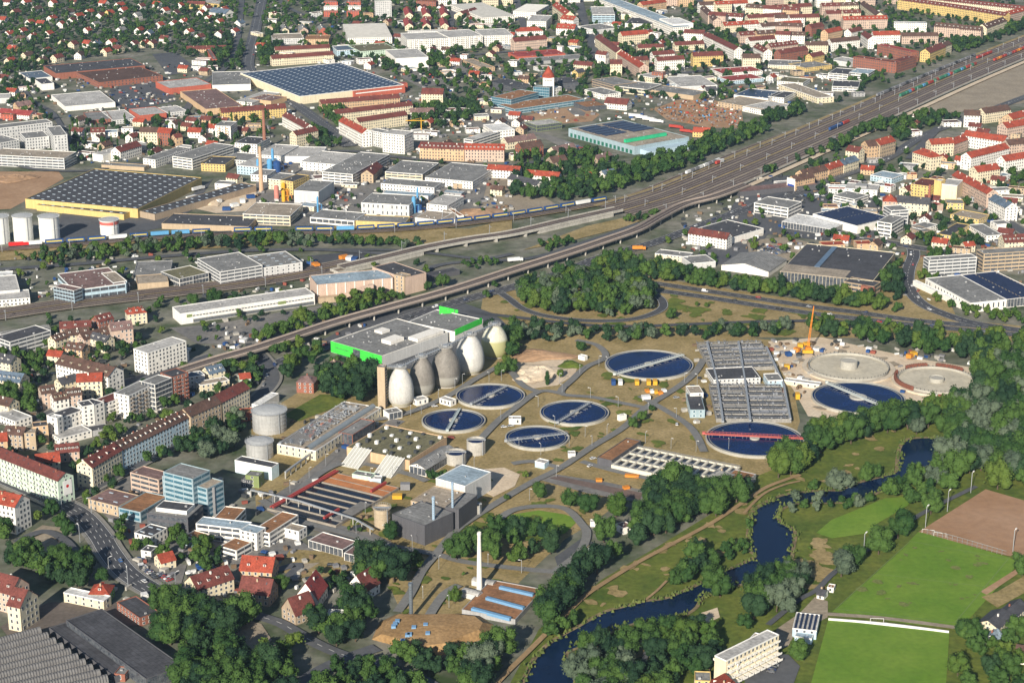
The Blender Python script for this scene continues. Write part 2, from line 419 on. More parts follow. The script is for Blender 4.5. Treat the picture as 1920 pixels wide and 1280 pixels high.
g = MB(); g.quad([(-5000, -700, 0), (5000, -700, 0), (5000, 9600, 0), (-5000, 9600, 0)])
g.build('ground', M_MIX)['kind'] = 'structure'
Z = 0.05
def zone(name, pts, m, z=None):
 global Z
 Z += 0.012
 return poly(name, pts, Z if z is None else z, m)
# town, yards and plant surfaces
zone('plant_lawn', [(470, 790), (560, 735), (700, 690), (940, 640), (1100, 628), (1330, 625), (1470, 640), (1500, 790), (1460, 905), (1330, 925), (1200, 915), (1110, 980), (1060, 1010), (990, 1075), (900, 1165), (760, 1165), (700, 1030), (560, 985), (480, 950)], M_DRY)
zone('river_meadow', [(930, 1330), (1010, 1180), (1130, 1085), (1240, 1020), (1330, 965), (1400, 900), (1500, 860), (1620, 790), (1810, 765), (1925, 800), (1925, 1330)], M_GRASS)
zone('interchange_meadow', [(905, 560), (980, 535), (1206, 517), (1440, 553), (1700, 590), (1925, 612), (1925, 642), (1700, 634), (1440, 632), (1200, 640), (960, 625), (900, 590)], M_DRY)
zone('construction_site', [(1440, 640), (1540, 632), (1640, 655), (1720, 672), (1830, 690), (1815, 745), (1720, 765), (1600, 790), (1515, 780), (1490, 735), (1468, 700)], M_SAND)
zone('sand_yard', [(962, 668), (985, 655), (1050, 662), (1085, 680), (1078, 702), (1045, 722), (1000, 728), (962, 705)], M_SAND)
zone('dry_lawn', [(880, 330), (960, 330), (1060, 395), (960, 410), (880, 405)], M_GRAV)
zone('factory_yard', [(360, 390), (430, 345), (480, 345), (500, 380), (470, 395), (405, 400)], M_SAND)
zone('excavated_plot', [(-40, 300), (0, 322), (110, 322), (120, 335), (60, 370), (20, 392), (-40, 395)], M_EARTH)
zone('building_plot', [(985, 218), (1030, 205), (1090, 200), (1125, 215), (1110, 228), (1060, 232), (1010, 230)], M_EARTH)
zone('round_foundation', [(1062, 205), (1080, 201), (1098, 212), (1095, 218), (1075, 216)], M_YARD)
zone('scrap_yard_ground', [(1225, 205), (1270, 188), (1330, 185), (1390, 205), (1395, 240), (1330, 240), (1250, 225)], M_EARTH)
zone('wasteland', [(1700, 230), (1760, 185), (1870, 138), (1930, 118), (1930, 192), (1830, 205), (1740, 222)], M_GRAV)
zone('hall_yard', [(855, 235), (880, 210), (940, 205), (980, 215), (970, 235), (1065, 265), (1160, 300), (1170, 318), (1100, 300), (1000, 250)], M_YARD)
zone('lorry_yard', [(750, 145), (770, 130), (860, 120), (905, 130), (920, 148), (860, 155), (790, 165)], M_YARD)
zone('sorting_yard', [(490, 145), (500, 135), (575, 185), (560, 195)], M_YARD)
zone('car_park', [(205, 168), (240, 158), (300, 155), (325, 172), (330, 190), (240, 208), (220, 200)], M_ASPH)
zone('school_yard', [(285, 102), (330, 98), (370, 130), (330, 140), (315, 142)], M_ASPH)
zone('warehouse_yard', [(100, 430), (120, 395), (200, 410), (290, 405), (320, 395), (400, 335), (360, 395), (300, 428), (200, 448), (110, 460)], M_ASPH)
zone('works_yard', [(480, 300), (920, 320), (900, 395), (800, 420), (480, 425)], M_YARD)
zone('logistics_yard', [(318, 615), (400, 608), (590, 575), (680, 560), (720, 555), (640, 600), (560, 618), (480, 645), (370, 645)], M_YARD)
zone('quay_yard', [(580, 480), (690, 470), (700, 485), (600, 510), (560, 512)], M_ASPD)
zone('mall_yard', [(600, 640), (700, 590), (860, 565), (930, 590), (960, 620), (860, 700), (740, 690), (640, 670)], M_ASPH)
zone('dealer_yard', [(1415, 330), (1560, 330), (1640, 350), (1660, 400), (1640, 460), (1530, 450), (1440, 440), (1390, 500), (1300, 490), (1340, 430)], M_ASPH)
zone('display_yard', [(1400, 452), (1470, 445), (1520, 455), (1500, 480), (1450, 500), (1405, 480)], M_GRAV)
zone('office_yard', [(160, 930), (270, 880), (420, 960), (560, 1010), (600, 1040), (520, 1070), (380, 1050), (240, 1010)], M_YARD)
zone('gravel_works_road', [(480, 950), (560, 900), (640, 835), (735, 785), (760, 790), (700, 830), (640, 865), (600, 885), (530, 950), (640, 985), (700, 1000), (760, 1030), (700, 1032), (560, 985)], M_YARD)
zone('tank_lawn', [(530, 780), (600, 740), (660, 740), (640, 760), (560, 790)], M_GRASS)
zone('round_lawn', [(925, 985), (960, 965), (1010, 957), (1060, 965), (1085, 975), (1060, 1000), (1000, 1015), (950, 1010)], M_PITCH)
zone('pale_forecourt', [(905, 880), (945, 877), (975, 890), (965, 912), (925, 932), (912, 925)], M_SAND)
zone('dry_field', [(520, 1065), (545, 1030), (620, 1035), (690, 1050), (700, 1062), (620, 1080), (560, 1090)], M_DRY)
zone('gravel_path_patch', [(535, 1078), (560, 1058), (600, 1055), (575, 1070), (545, 1082)], M_GRAV)
zone('gravel_lot', [(20, 1022), (80, 985), (115, 990), (150, 1040), (150, 1052), (90, 1040), (50, 1032)], M_GRAV)
zone('brown_verge', [(455, 1160), (490, 1170), (510, 1200), (480, 1225), (440, 1190)], M_GRAV)
zone('works_courtyard', [(0, 1175), (90, 1130), (220, 1130), (280, 1170), (120, 1190), (20, 1200)], mat('cinder_yard', (.12, .10, .085), .95, .15, .05))
zone('car_yard', [(255, 1060), (300, 1050), (350, 1060), (340, 1095), (300, 1098)], M_YARD)
zone('sludge_lane', [(1010, 900), (1030, 888), (1140, 905), (1230, 925), (1210, 945), (1100, 925)], M_YARD)
zone('long_clamp', [(1030, 897), (1045, 893), (1205, 925), (1200, 938)], mat('clamp_floor', (.14, .10, .085), .95, .15, .05))
zone('shed_yard', [(1040, 1045), (1090, 1010), (1120, 1020), (1080, 1065), (1045, 1062)], M_ASPH)
zone('cinder_pitch', [(1722, 998), (1848, 918), (2010, 965), (2010, 1060), (1886, 1042)], M_CINDER)
zone('football_pitch', [(1560, 1148), (1700, 1020), (1722, 998), (1740, 1002), (1886, 1044), (1912, 1055), (1800, 1180), (1700, 1170)], M_PITCH)
zone('lower_pitch', [(1553, 1162), (1780, 1187), (1770, 1340), (1505, 1340)], M_PITCH)
zone('upper_lawn', [(1530, 1000), (1560, 975), (1660, 935), (1720, 930), (1700, 950), (1640, 985), (1630, 1000), (1560, 1010)], M_PITCH)
zone('worn_turf', [(1838, 1110), (1905, 1068), (1910, 1075), (1850, 1116)], M_EARTH)
zone('dry_slope', [(1840, 1120), (1870, 1110), (1925, 1078), (1925, 1110), (1870, 1140)], M_DRY)
zone('clubhouse_yard', [(1452, 1222), (1456, 1180), (1500, 1150), (1528, 1120), (1552, 1128), (1552, 1158), (1490, 1190), (1478, 1212)], M_GRAV)
zone('apartment_car_park', [(1400, 1250), (1440, 1226), (1478, 1228), (1500, 1250), (1470, 1330), (1390, 1330)], M_ASPH)
zone('park_dry_patch', [(1100, 1215), (1200, 1185), (1240, 1180), (1215, 1230), (1140, 1245)], M_DRY)
zone('river_bank_sand', [(1315, 1150), (1345, 1140), (1350, 1158), (1325, 1170)], M_SAND)
zone('sand_spit', [(1400, 1010), (1412, 990), (1425, 1000), (1415, 1020)], M_EARTH)
zone('verge_dry', [(600, 425), (880, 430), (960, 410), (960, 440), (800, 462), (600, 450)], M_DRY)
zone('verge_slope', [(980, 470), (1100, 425), (1190, 405), (1240, 395), (1180, 425), (1060, 455)], M_DRY)
zone('verge_west', [(0, 468), (480, 442), (600, 446), (480, 462), (0, 490)], M_DRY)
zone('road_verge_south', [(1610, 580), (1690, 480), (1740, 480), (1800, 610), (1700, 625)], M_DRY)
# small mottles of worn and greener grass on the lawns
def mottles(name, region, n, rmin, rmax, m, seed):
 global Z
 rnd = random.Random(seed); mb = MB(); Z += .012
 P = [at(x, y) for x, y in region]; xs = [p.x for p in P]; ys = [p.y for p in P]
 def inside(x, y):
  c = False; j = len(P) - 1
  for i in range(len(P)):
   if (P[i].y > y) != (P[j].y > y) and x < (P[j].x - P[i].x) * (y - P[i].y) / (P[j].y - P[i].y) + P[i].x: c = not c
   j = i
  return c
 k = 0; t = 0
 while k < n and t < n * 30:
  t += 1
  x = rnd.uniform(min(xs), max(xs)); y = rnd.uniform(min(ys), max(ys))
  if not inside(x, y): continue
  r = rnd.uniform(rmin, rmax); a0 = rnd.uniform(0, 6); q = 11; e = rnd.uniform(.4, 1)
  pts = []
  for i in range(q):
   a = i * 2 * math.pi / q; rr = r * rnd.uniform(.6, 1.2); dx = rr * math.cos(a); dy = rr * e * math.sin(a)
   pts.append((x + dx * math.cos(a0) - dy * math.sin(a0), y + dx * math.sin(a0) + dy * math.cos(a0), Z + k * .0004))
  mb.quad(pts); k += 1
 mb.build(name, m, stuff=True)
MEAD = [(1010, 1180), (1130, 1085), (1240, 1020), (1330, 965), (1400, 925), (1500, 890), (1400, 960), (1395, 1030), (1300, 1095), (1150, 1130), (1040, 1195)]
mottles('rough_grass', MEAD, 34, 2, 6, M_DRY, 3)
mottles('rough_grass', [(1480, 1090), (1500, 1000), (1540, 1000), (1560, 1060), (1520, 1120)], 30, 2, 8, M_DRY, 4)
mottles('rough_grass', [(1420, 930), (1620, 800), (1760, 790), (1690, 830), (1660, 890), (1540, 915)], 16, 2, 6, M_DRY, 5)
mottles('green_tufts', [(560, 985), (700, 1030), (760, 1160), (990, 1075), (1110, 980), (1060, 900), (960, 860), (820, 900)], 70, 2, 6, M_GRASS, 6)
mottles('green_tufts', [(960, 870), (1110, 700), (1300, 700), (1320, 870), (1150, 830), (1050, 870)], 50, 2, 8, M_GRASS, 7)
mottles('bare_patches', [(1440, 640), (1640, 655), (1815, 690), (1720, 760), (1520, 775)], 30, 2, 7, M_GRAV, 8)
mottles('green_tufts', [(905, 560), (1230, 545), (1700, 612), (1440, 630), (960, 622)], 60, 3, 12, M_GRASS, 9)
# river: a sheet of water with low banks
LB = [(940, 1400), (985, 1277), (1010, 1230), (1042, 1202), (1090, 1175), (1135, 1150), (1172, 1140), (1210, 1130), (1247, 1125), (1280, 1112), (1310, 1099), (1350, 1078), (1417, 1047), (1405, 1030), (1407, 992), (1415, 960), (1447, 939), (1477, 929), (1512, 925), (1547, 922), (1577, 922), (1602, 910), (1655, 896), (1682, 886), (1685, 865), (1690, 840), (1702, 826), (1735, 823), (1767, 823)]
RB = [(1762, 850), (1752, 870), (1732, 890), (1700, 900), (1660, 918), (1615, 936), (1590, 942), (1547, 944), (1500, 944), (1470, 952), (1456, 966), (1462, 982), (1487, 997), (1485, 1025), (1477, 1060), (1455, 1080), (1400, 1094), (1357, 1105), (1315, 1122), (1297, 1145), (1240, 1172), (1195, 1168), (1135, 1190), (1095, 1210), (1060, 1225), (1065, 1242), (1078, 1290), (1100, 1400)]
Z += .02
poly('river', LB + RB, Z, M_WATER)
RIVER = [at(x, y) for x, y in LB + RB]
bank = MB(); ribbon(bank, line(LB, 0, 4), 2.6, Z + .05, 1.0); ribbon(bank, line(RB, 0, 4), 2.2, Z + .06, 1.0)
bank.build('river_bank', mat('bank_mud', (.19, .15, .08), .95, .3, .1, scale2=.6))['kind'] = 'structure'
def in_poly(P, x, y):
 c = False; j = len(P) - 1
 for i in range(len(P)):
  if (P[i].y > y) != (P[j].y > y) and x < (P[j].x - P[i].x) * (y - P[i].y) / (P[j].y - P[i].y) + P[i].x: c = not c
  j = i
 return c
isl = MB(); c = at(1710, 836); isl.lathe([(5.5, 0), (5, .35), (2, .6), (.1, .7)], 14, 0, c.x, c.y); isl.build('sand_bar', M_SAND)['kind'] = 'structure'
# roads
ZR = 0.9
def road(name, pts, w, m=None, dash=False, edge=False, z=None, kerb=False, path=False, n=6):
 global Z
 Z += .015; P = line(pts, 0, n); mb = MB(); ribbon(mb, P, w, Z); o = mb.build(name, m or M_ASPH); o['kind'] = 'structure'
 clip_road(P, w / 2); ROADZ[id(P)] = Z
 if kerb:
  kb = MB()
  for s in (-1, 1):
   ribbon(kb, P, 2.2, Z + .1, s * (w / 2 + 1.2), thick=.12)
  kb.build('pavement', mat('pavement_slabs', (.22, .21, .19), .9, .12, .2))['kind'] = 'structure'
 if dash or edge:
  mk = MB()
  if dash:
   Q = walk(P, 9.0)
   for p, a in Q:
    for o_ in (dash if isinstance(dash, (list, tuple)) else (0,)):
     c, s = math.cos(a), math.sin(a); x, y = p.x - s * o_, p.y + c * o_
     mk.quad([(x - 2 * c + .15 * s, y - 2 * s - .15 * c, Z + .03), (x + 2 * c + .15 * s, y + 2 * s - .15 * c, Z + .03), (x + 2 * c - .15 * s, y + 2 * s + .15 * c, Z + .03), (x - 2 * c - .15 * s, y - 2 * s + .15 * c, Z + .03)])
  if edge:
   for s in (-1, 1): ribbon(mk, P, .25, Z + .028, s * (w / 2 - .5))
  mk.build('road_marking', M_LINE)['kind'] = 'structure'
 return P
RD = {}; ROADZ = {}
RD['highway_far'] = road('motorway', [(1150, 520), (1206, 529), (1300, 543), (1440, 564), (1530, 577), (1615, 588), (1715, 602), (1815, 611), (1960, 624)], 10.5, M_ASPD, dash=True, edge=True)
RD['highway_near'] = road('motorway', [(1210, 545), (1240, 547), (1320, 558), (1440, 577), (1530, 590), (1620, 600), (1715, 611), (1815, 620), (1960, 634)], 10.5, M_ASPD, dash=True, edge=True)
RD['curve'] = road('slip_road', [(1710, 462), (1713, 480), (1704, 505), (1702, 530), (1712, 555), (1735, 575), (1775, 592), (1820, 606), (1880, 616), (1960, 628)], 12, M_ASPD, dash=(0,), edge=True, n=8)
RD['loop'] = road('slip_road', [(935, 548), (955, 562), (980, 580), (1020, 593), (1080, 601), (1140, 603), (1190, 599), (1225, 589), (1243, 577), (1240, 563), (1226, 553), (1205, 545)], 8, M_ASPD, edge=True, n=8)
road('service_road', [(880, 585), (930, 592), (975, 597), (1040, 605), (1120, 612), (1200, 613), (1280, 610), (1350, 607), (1440, 604), (1540, 603), (1640, 606)], 6.5, M_ASPD)
RD['under'] = road('main_road', [(1500, 355), (1420, 385), (1330, 418), (1230, 455), (1130, 483), (1060, 510), (960, 540), (860, 566), (760, 598), (660, 634), (560, 668), (500, 690)], 14, M_ASPD, dash=(-3.3, 3.3), edge=True)
RD['vial'] = road('main_road', [(1500, 355), (1580, 330), (1660, 300), (1720, 262), (1770, 240), (1930, 180)], 13, M_ASPH, dash=True)
RD['east'] = road('main_road', [(1530, 420), (1600, 447), (1660, 455), (1720, 466), (1780, 475), (1850, 485), (1930, 500)], 12, M_ASPD, dash=True, kerb=True)
road('street', [(1795, 330), (1840, 375), (1880, 410), (1925, 440)], 11, M_ASPH, kerb=True)
road('street', [(1440, 372), (1520, 340), (1560, 322), (1690, 285)], 9, M_ASPH)
RD['ring'] = road('main_road', [(-60, 870), (20, 905), (100, 940), (150, 965), (185, 1003), (205, 1035), (232, 1070), (265, 1095), (310, 1117), (380, 1133), (450, 1148)], 14, M_ASPD, dash=(-3.4, 0, 3.4), edge=True, kerb=True)
RD['row'] = road('street', [(100, 940), (160, 922), (230, 885), (310, 845), (400, 800), (462, 765), (505, 725), (510, 700), (490, 670), (470, 655)], 10, M_ASPH, kerb=True)
road('street', [(-20, 790), (60, 790), (120, 765), (190, 735), (260, 712), (330, 690), (400, 668)], 10, M_ASPH, kerb=True)
road('street', [(450, 1148), (520, 1168), (560, 1190), (600, 1212), (650, 1232), (720, 1250), (790, 1275), (860, 1320)], 8, M_ASPH, dash=True)
road('street', [(540, 1300), (590, 1265), (640, 1240), (690, 1222), (707, 1216)], 9, M_ASPH)
road('street', [(480, 1135), (510, 1110), (560, 1060), (470, 1090)], 6, M_ASPH)
RD['top'] = road('avenue', [(497, -30), (487, 20), (478, 60), (468, 100), (466, 128), (485, 150), (530, 180), (575, 212), (620, 245), (655, 276)], 17, M_ASPH, dash=(-4, 4), n=5)
road('avenue', [(455, -30), (448, 60), (430, 120), (380, 160), (345, 215)], 9, M_ASPH)
road('street', [(545, -30), (525, 0), (560, 25), (640, 45), (760, 52), (900, 50)], 8, M_ASPH)
road('street', [(760, 115), (850, 108), (960, 98), (1080, 92), (1110, 90)], 10, M_ASPH)
road('street', [(1082, -20), (1092, 30), (1108, 75), (1122, 110), (1180, 135), (1250, 140), (1350, 132), (1450, 128)], 13, M_ASPH)
road('street', [(1300, -20), (1330, 30), (1370, 65), (1420, 100), (1460, 130)], 12, M_ASPH)
road('street', [(965, -20), (975, 25), (985, 60)], 10, M_ASPH)
road('street', [(852, -20), (850, 20), (845, 50)], 10, M_ASPH)
road('street', [(0, 300), (60, 318), (160, 322), (250, 308), (320, 308), (440, 312)], 7, M_ASPH)
road('street', [(130, 270), (100, 215), (60, 190), (40, 160)], 7, M_ASPH)
road('street', [(520, 290), (660, 285), (760, 298), (960, 312), (1060, 285)], 9, M_ASPH)
road('street', [(640, 330), (690, 360), (720, 395), (800, 420)], 8, M_YARD)
road('street', [(0, 507), (170, 495), (300, 483), (460, 472), (600, 470), (700, 476), (760, 478)], 9, M_ASPH)
road('street', [(600, 470), (760, 472), (960, 490), (1100, 455), (1200, 420)], 7, M_ASPH)
road('bridge_underpass_road', [(960, 478), (900, 490), (820, 500), (760, 530), (720, 555)], 7, M_ASPH)
road('street', [(1705, 300), (1740, 262), (1760, 240)], 10, M_ASPH)
# lanes inside the works
WK = [[(745, 1150), (770, 1115), (792, 1072), (817, 1042), (855, 997), (900, 965), (960, 928), (1000, 905), (1050, 880), (1110, 840), (1167, 805), (1210, 767), (1272, 727), (1302, 702), (1320, 675)],
      [(490, 940), (560, 978), (640, 1000), (730, 1025), (817, 1042), (870, 1056), (955, 1067), (1040, 1075)],
      [(1210, 767), (1160, 757), (1110, 747), (1052, 740), (1075, 712), (1100, 690), (1135, 672), (1120, 650), (1080, 640)],
      [(1052, 740), (1010, 737), (960, 772), (930, 795), (880, 850), (860, 880)],
      [(700, 790), (760, 778), (840, 745), (900, 708), (945, 690), (980, 725), (1010, 737)],
      [(530, 950), (600, 890), (660, 870), (760, 890), (800, 905)],
      [(960, 872), (1000, 868), (1050, 880)],
      [(1040, 1075), (1085, 1040), (1100, 1005), (1090, 985), (1060, 957), (1010, 952), (960, 960), (925, 985)],
      [(1240, 905), (1150, 885), (1090, 868)],
      [(1200, 745), (1290, 800), (1320, 850)], [(800, 1165), (830, 1120), (860, 1100)]]
for P in WK: road('works_lane', P, 5.5, mat('works_lane', (.17, .17, .165), .92, .1, .05), n=6)
# footpaths
for P, w in (([(900, 1320), (945, 1270), (990, 1225), (1060, 1155), (1100, 1118), (1150, 1085), (1200, 1055), (1260, 1023), (1340, 980), (1400, 940), (1440, 915), (1500, 893)], 3.2),
             ([(1395, 965), (1430, 930), (1470, 912), (1500, 905)], 2), ([(1210, 1128), (1230, 1112), (1250, 1092)], 1.6)):
 road('footpath', P, w, mat('trodden_earth', (.29, .20, .105), .95, .14, .1))
road('footpath', [(1205, 1260), (1213, 1225), (1240, 1195), (1280, 1175), (1300, 1168)], 3, M_ASPH)
road('footpath', [(1440, 1175), (1495, 1130), (1530, 1110), (1560, 1080), (1600, 1050), (1680, 1000), (1730, 965), (1830, 915)], 3.5, M_ASPH)
road('footpath', [(1552, 1155), (1660, 1163), (1790, 1180)], 4, M_GRAV)
road('gravel_track', [(30, 1020), (80, 1000), (120, 1015), (150, 1050)], 6, M_ASPH)
# railway: ballast beds, tracks, viaduct and bridges
def track(P, o, z, mb_s, mb_r):
 ribbon(mb_s, P, 2.5, z + .02, o);
 for s in (-.72, .72): ribbon(mb_r, P, .16, z + .14, o + s)
fr = line([(-60, 474), (60, 466), (200, 456), (330, 446), (480, 440), (650, 438), (800, 429), (920, 416), (1000, 405), (1100, 388), (1170, 375), (1230, 354), (1300, 325), (1420, 276), (1600, 207), (1760, 142), (1925, 76), (2060, 22)], 0, 6)
ma = line([(-60, 600), (0, 592), (140, 571), (345, 547), (480, 530), (590, 510), (660, 496)], 0, 6)
br = line([(640, 500), (720, 482), (800, 463), (880, 448), (960, 436), (1060, 413), (1160, 391)], 5.0, 6)
me_ = line([(1150, 396), (1250, 366), (1340, 330), (1440, 288), (1600, 219), (1760, 149), (1925, 82), (2060, 28)], 0, 6)
bal = MB(); sl_ = MB(); rl = MB()
Z += .02; ribbon(bal, fr, 15, Z); [track(fr, o, Z, sl_, rl) for o in (-4.5, 0, 4.5)]
Z += .02; ribbon(bal, ma, 30, Z); [track(ma, o, Z, sl_, rl) for o in (-12, -7.2, -2.4, 2.4, 7.2, 12)]
Z += .02; ribbon(bal, me_, 70, Z, -8); [track(me_, o, Z, sl_, rl) for o in (-38, -33, -28, -22, -17, -12, -6, -1.5, 3, 9, 14, 19)]
ex = line([(1160, 402), (1250, 382), (1350, 343), (1440, 305), (1560, 258), (1700, 196), (1925, 103)], 0, 6)
clip_road(fr, 9); clip_road(ma, 16); clip_road(br, 8); clip_road(me_, 42)
up = MB(); ribbon(up, offs(me_, -52)[9:], 7, Z + .03); up.build('haul_road', M_SAND)['kind'] = 'structure'
up = MB(); ribbon(up, offs(me_, -45)[9:], 1.2, Z + 1.2, thick=1.2); up.build('retaining_wall', CONC)['kind'] = 'structure'
for o_, w_, mm in ((-25, 2.6, M_GRAV), (-9, 2.2, M_DRY), (6, 1.6, M_GRAV), (24, 5, M_DRY), (-42, 3, M_GRAV)):
 up = MB(); Z += .01; ribbon(up, me_, w_, Z, o_); up.build('cess_path', mm)['kind'] = 'structure'
for P_, o_, w_, mm in ((ma, -14, 2.5, M_GRAV), (ma, 14.3, 2, M_GRAV), (fr, -7, 1.6, M_DRY), (ma, 0, 1.4, M_DRY)):
 up = MB(); Z += .01; ribbon(up, P_, w_, Z, o_); up.build('cess_path', mm)['kind'] = 'structure'
bal.build('railway_ballast', M_BALL)['kind'] = 'structure'
sl_.build('railway_sleepers', M_SLEEP)['kind'] = 'structure'; rl.build('railway_rails', M_RAIL)['kind'] = 'structure'
# main line bridge
rt = thing('railway_bridge', 'long concrete railway bridge with tracks passing over the underpass road', 'bridge', br[14])
rt.location = (0, 0, 0)
d = MB(); ribbon(d, br, 13, 0, thick=1.6); d.build('deck', CONC, rt)
d = MB(); ribbon(d, br, 11.5, .1); d.build('ballast', M_BALL, rt)
d = MB(); e = MB(); [track(br, o, .12, d, e) for o in (-2.4, 2.4)]; d.build('sleepers', M_SLEEP, rt); e.build('rail', M_RAIL, rt)
d = MB(); [ribbon(d, br, .4, 1.0, s * 6.4, thick=1.0) for s in (-1, 1)]; d.build('parapet', CONC, rt)
for i, (p, a) in enumerate(walk(br, 32, 8)):
 q = proj(p.x, p.y, 0)[0]
 d = MB(); c_, s_ = math.cos(a), math.sin(a)
 L = 16 if (q < 800 or q > 990) else 1.0
 pts = []
 for dx, dy in ((-L, -6), (L, -6), (L, 6), (-L, 6)): pts.append((p.x + dx * c_ - dy * s_, p.y + dx * s_ + dy * c_))
 for k in range(4):
  j = (k + 1) % 4; d.quad([(*pts[k], 0), (*pts[j], 0), (*pts[j], 3.5), (*pts[k], 3.5)])
 d.build('pier' if L < 5 else 'abutment', CONC, rt)
# elevated light rail viaduct
vi = line([(1400, 345), (1342, 367), (1285, 382), (1240, 404), (1197, 428), (1135, 450), (1060, 475), (960, 506), (855, 540), (730, 575), (630, 603), (542, 632), (480, 652), (410, 672), (340, 694)], 7.0, 6)
vt = thing('viaduct', 'long elevated light rail viaduct on paired piers running beside the main road', 'viaduct', (0, 0, 0))
d = MB(); ribbon(d, vi, 10.5, 0, thick=1.5); d.build('deck', mat('viaduct_concrete', (.21, .18, .155), .9, .12, .1, scale2=.6), vt)
d = MB(); [ribbon(d, vi, .35, 1.1, s * 5.2, thick=1.2) for s in (-1, 1)]; d.build('parapet', mat('viaduct_parapet', (.46, .38, .32), .85, .1), vt)
d = MB(); e = MB(); [track(vi, o, .1, d, e) for o in (-2.1, 2.1)]; d.build('track_bed', M_SLEEP, vt); e.build('rail', M_RAIL, vt)
for p, a in walk(vi, 26, 10):
 c_, s_ = math.cos(a), math.sin(a)
 for sd_ in (-2.6, 2.6):
  d = MB(); x = p.x - s_ * sd_; y = p.y + c_ * sd_; d.cyl(x, y, 0, 5.6, .75, n=10); d.build('pier', CONC, vt)
clip_road(vi, 5)
mottles('worn_turf_patches', [(1580, 1140), (1720, 1015), (1880, 1055), (1790, 1165)], 26, 1, 4, mat('thin_turf', (.11, .155, .03), .95, .25, .1, col2=(.17, .18, .06)), 15)
# reeds and bushes along the water's edge
rd = MB(); rnd = random.Random(12)
for P_ in (line(LB, 0, 4), line(RB, 0, 4)):
 for p, a in walk(P_, 1.3):
  if rnd.random() < .45: continue
  for _ in range(2):
   x = p.x + rnd.gauss(0, 1.5); y = p.y + rnd.gauss(0, 1.5); s = rnd.uniform(.4, 1.5); h = rnd.uniform(.5, 2.0); q = rnd.uniform(0, 3)
   T = (x, y, h + Z); V = [(x + s * math.cos(q + k * 1.57), y + s * math.sin(q + k * 1.57), Z - .1) for k in range(4)]
   for k in range(4): rd.quad([V[k], V[(k + 1) % 4], T])
rd.build('reeds', mat('reeds', (.030, .060, .010), .9, .3, .2, col2=(.12, .14, .035)), stuff=True)
# ================================================================== THE SEWAGE WORKS
def disc(mb, r, z, n=64, m=0): mb.quad([(r * math.cos(2 * math.pi * k / n), r * math.sin(2 * math.pi * k / n), z) for k in range(n)], m)
def ring(mb, r0, r1, z0, z1, n=64, m=0):
 """flat topped ring wall"""
 for k in range(n):
  a, b_ = 2 * math.pi * k / n, 2 * math.pi * (k + 1) / n
  ca, sa, cb, sb = math.cos(a), math.sin(a), math.cos(b_), math.sin(b_)
  mb.quad([(r0 * ca, r0 * sa, z1), (r1 * ca, r1 * sa, z1), (r1 * cb, r1 * sb, z1), (r0 * cb, r0 * sb, z1)], m)
  mb.quad([(r1 * ca, r1 * sa, z0), (r1 * cb, r1 * sb, z0), (r1 * cb, r1 * sb, z1), (r1 * ca, r1 * sa, z1)], m)
  mb.quad([(r0 * cb, r0 * sb, z0), (r0 * ca, r0 * sa, z0), (r0 * ca, r0 * sa, z1), (r0 * cb, r0 * sb, z1)], m)
PALE = mat('pale_concrete', (.37, .355, .31), .9, .1, .15, scale2=.8)
BRP = mat('bridge_paint', (.40, .46, .46), .6, .08)
REDP = mat('red_paint', (.50, .12, .10), .6, .1)
def clarifier(lab, cx, cy, rx, e0, e1, bm_=BRP, bw=1.6, lattice=False, half=False, water=M_POOL, col=3.2):
 c = at(cx, cy, 1.0); s = proj(c.x, c.y, 1)[2]; r = rx / s
 t = thing('round_settling_tank', lab, 'settling tank', (c.x, c.y, 0), 0, 'round settling tanks of the sewage works')
 FOOT.append((c.x - r, c.y - r, 1, 0, 2 * r, 2 * r))
 m = MB(); ring(m, r - .75, r, 0, 2.0, 80); m.build('tank_wall', PALE, t)
 m = MB(); ring(m, r - 2.6, r - 2.2, 1.2, 1.75, 80); m.build('overflow_weir', mat('weir', (.22, .23, .22), .8), t)
 m = MB(); disc(m, r - .5, 1.35, 80); m.build('water', water, t)
 m = MB(); m.lathe([(col, 0), (col, 2.3), (col - .5, 2.5)], 28); m.build('centre_pier', PALE, t)
 A = at(e0[0], e0[1], 2.8) - Vector((c.x, c.y, 0)); B = at(e1[0], e1[1], 2.8) - Vector((c.x, c.y, 0)); A.z = B.z = 2.85
 d = (B - A).normalized(); n = Vector((-d.y, d.x, 0))
 m = MB(); P = [A + (B - A) * k / 10 for k in range(11)]
 if lattice:
  m.beam(A + n * bw / 2, B + n * bw / 2, .3); m.beam(A - n * bw / 2, B - n * bw / 2, .3)
  L = (B - A).length; k = int(L / 1.6)
  for i in range(k): m.beam(A + d * L * i / k + n * bw / 2, A + d * L * (i + 1) / k - n * bw / 2, .16)
  ribbon(m, P, bw * .5, 0)
 else: ribbon(m, P, bw, 0, thick=.5)
 m.build('scraper_bridge', bm_, t)
 m = MB()
 for sg in (-1, 1):
  m.beam(A + n * sg * bw / 2 + Vector((0, 0, 1.1)), B + n * sg * bw / 2 + Vector((0, 0, 1.1)), .12)
  L = (B - A).length
  for i in range(int(L / 2.5)): p = A + d * i * 2.5 + n * sg * bw / 2; m.beam(p, p + Vector((0, 0, 1.1)), .1)
 m.build('bridge_railing', bm_, t, stuff=True)
 m = MB()
 for i in range(int((B - A).length / 2.6)):
  if i % 3 == 0: continue
  p = A + d * (i * 2.6); p.z = 1.2; m.beam(p, p + n * 3.2 * (-1) + Vector((0, 0, .5)), .22); m.beam(p, p + Vector((0, 0, 1.5)), .18)
 m.build('scraper_blade', METAL, t, stuff=True)
 m = MB(); p = A - d * .6; m.box(p.x - 1, p.y - 1, 2.3, p.x + 1, p.y + 1, 3.9); m.build('drive_cabin', bm_, t)
 return t, r
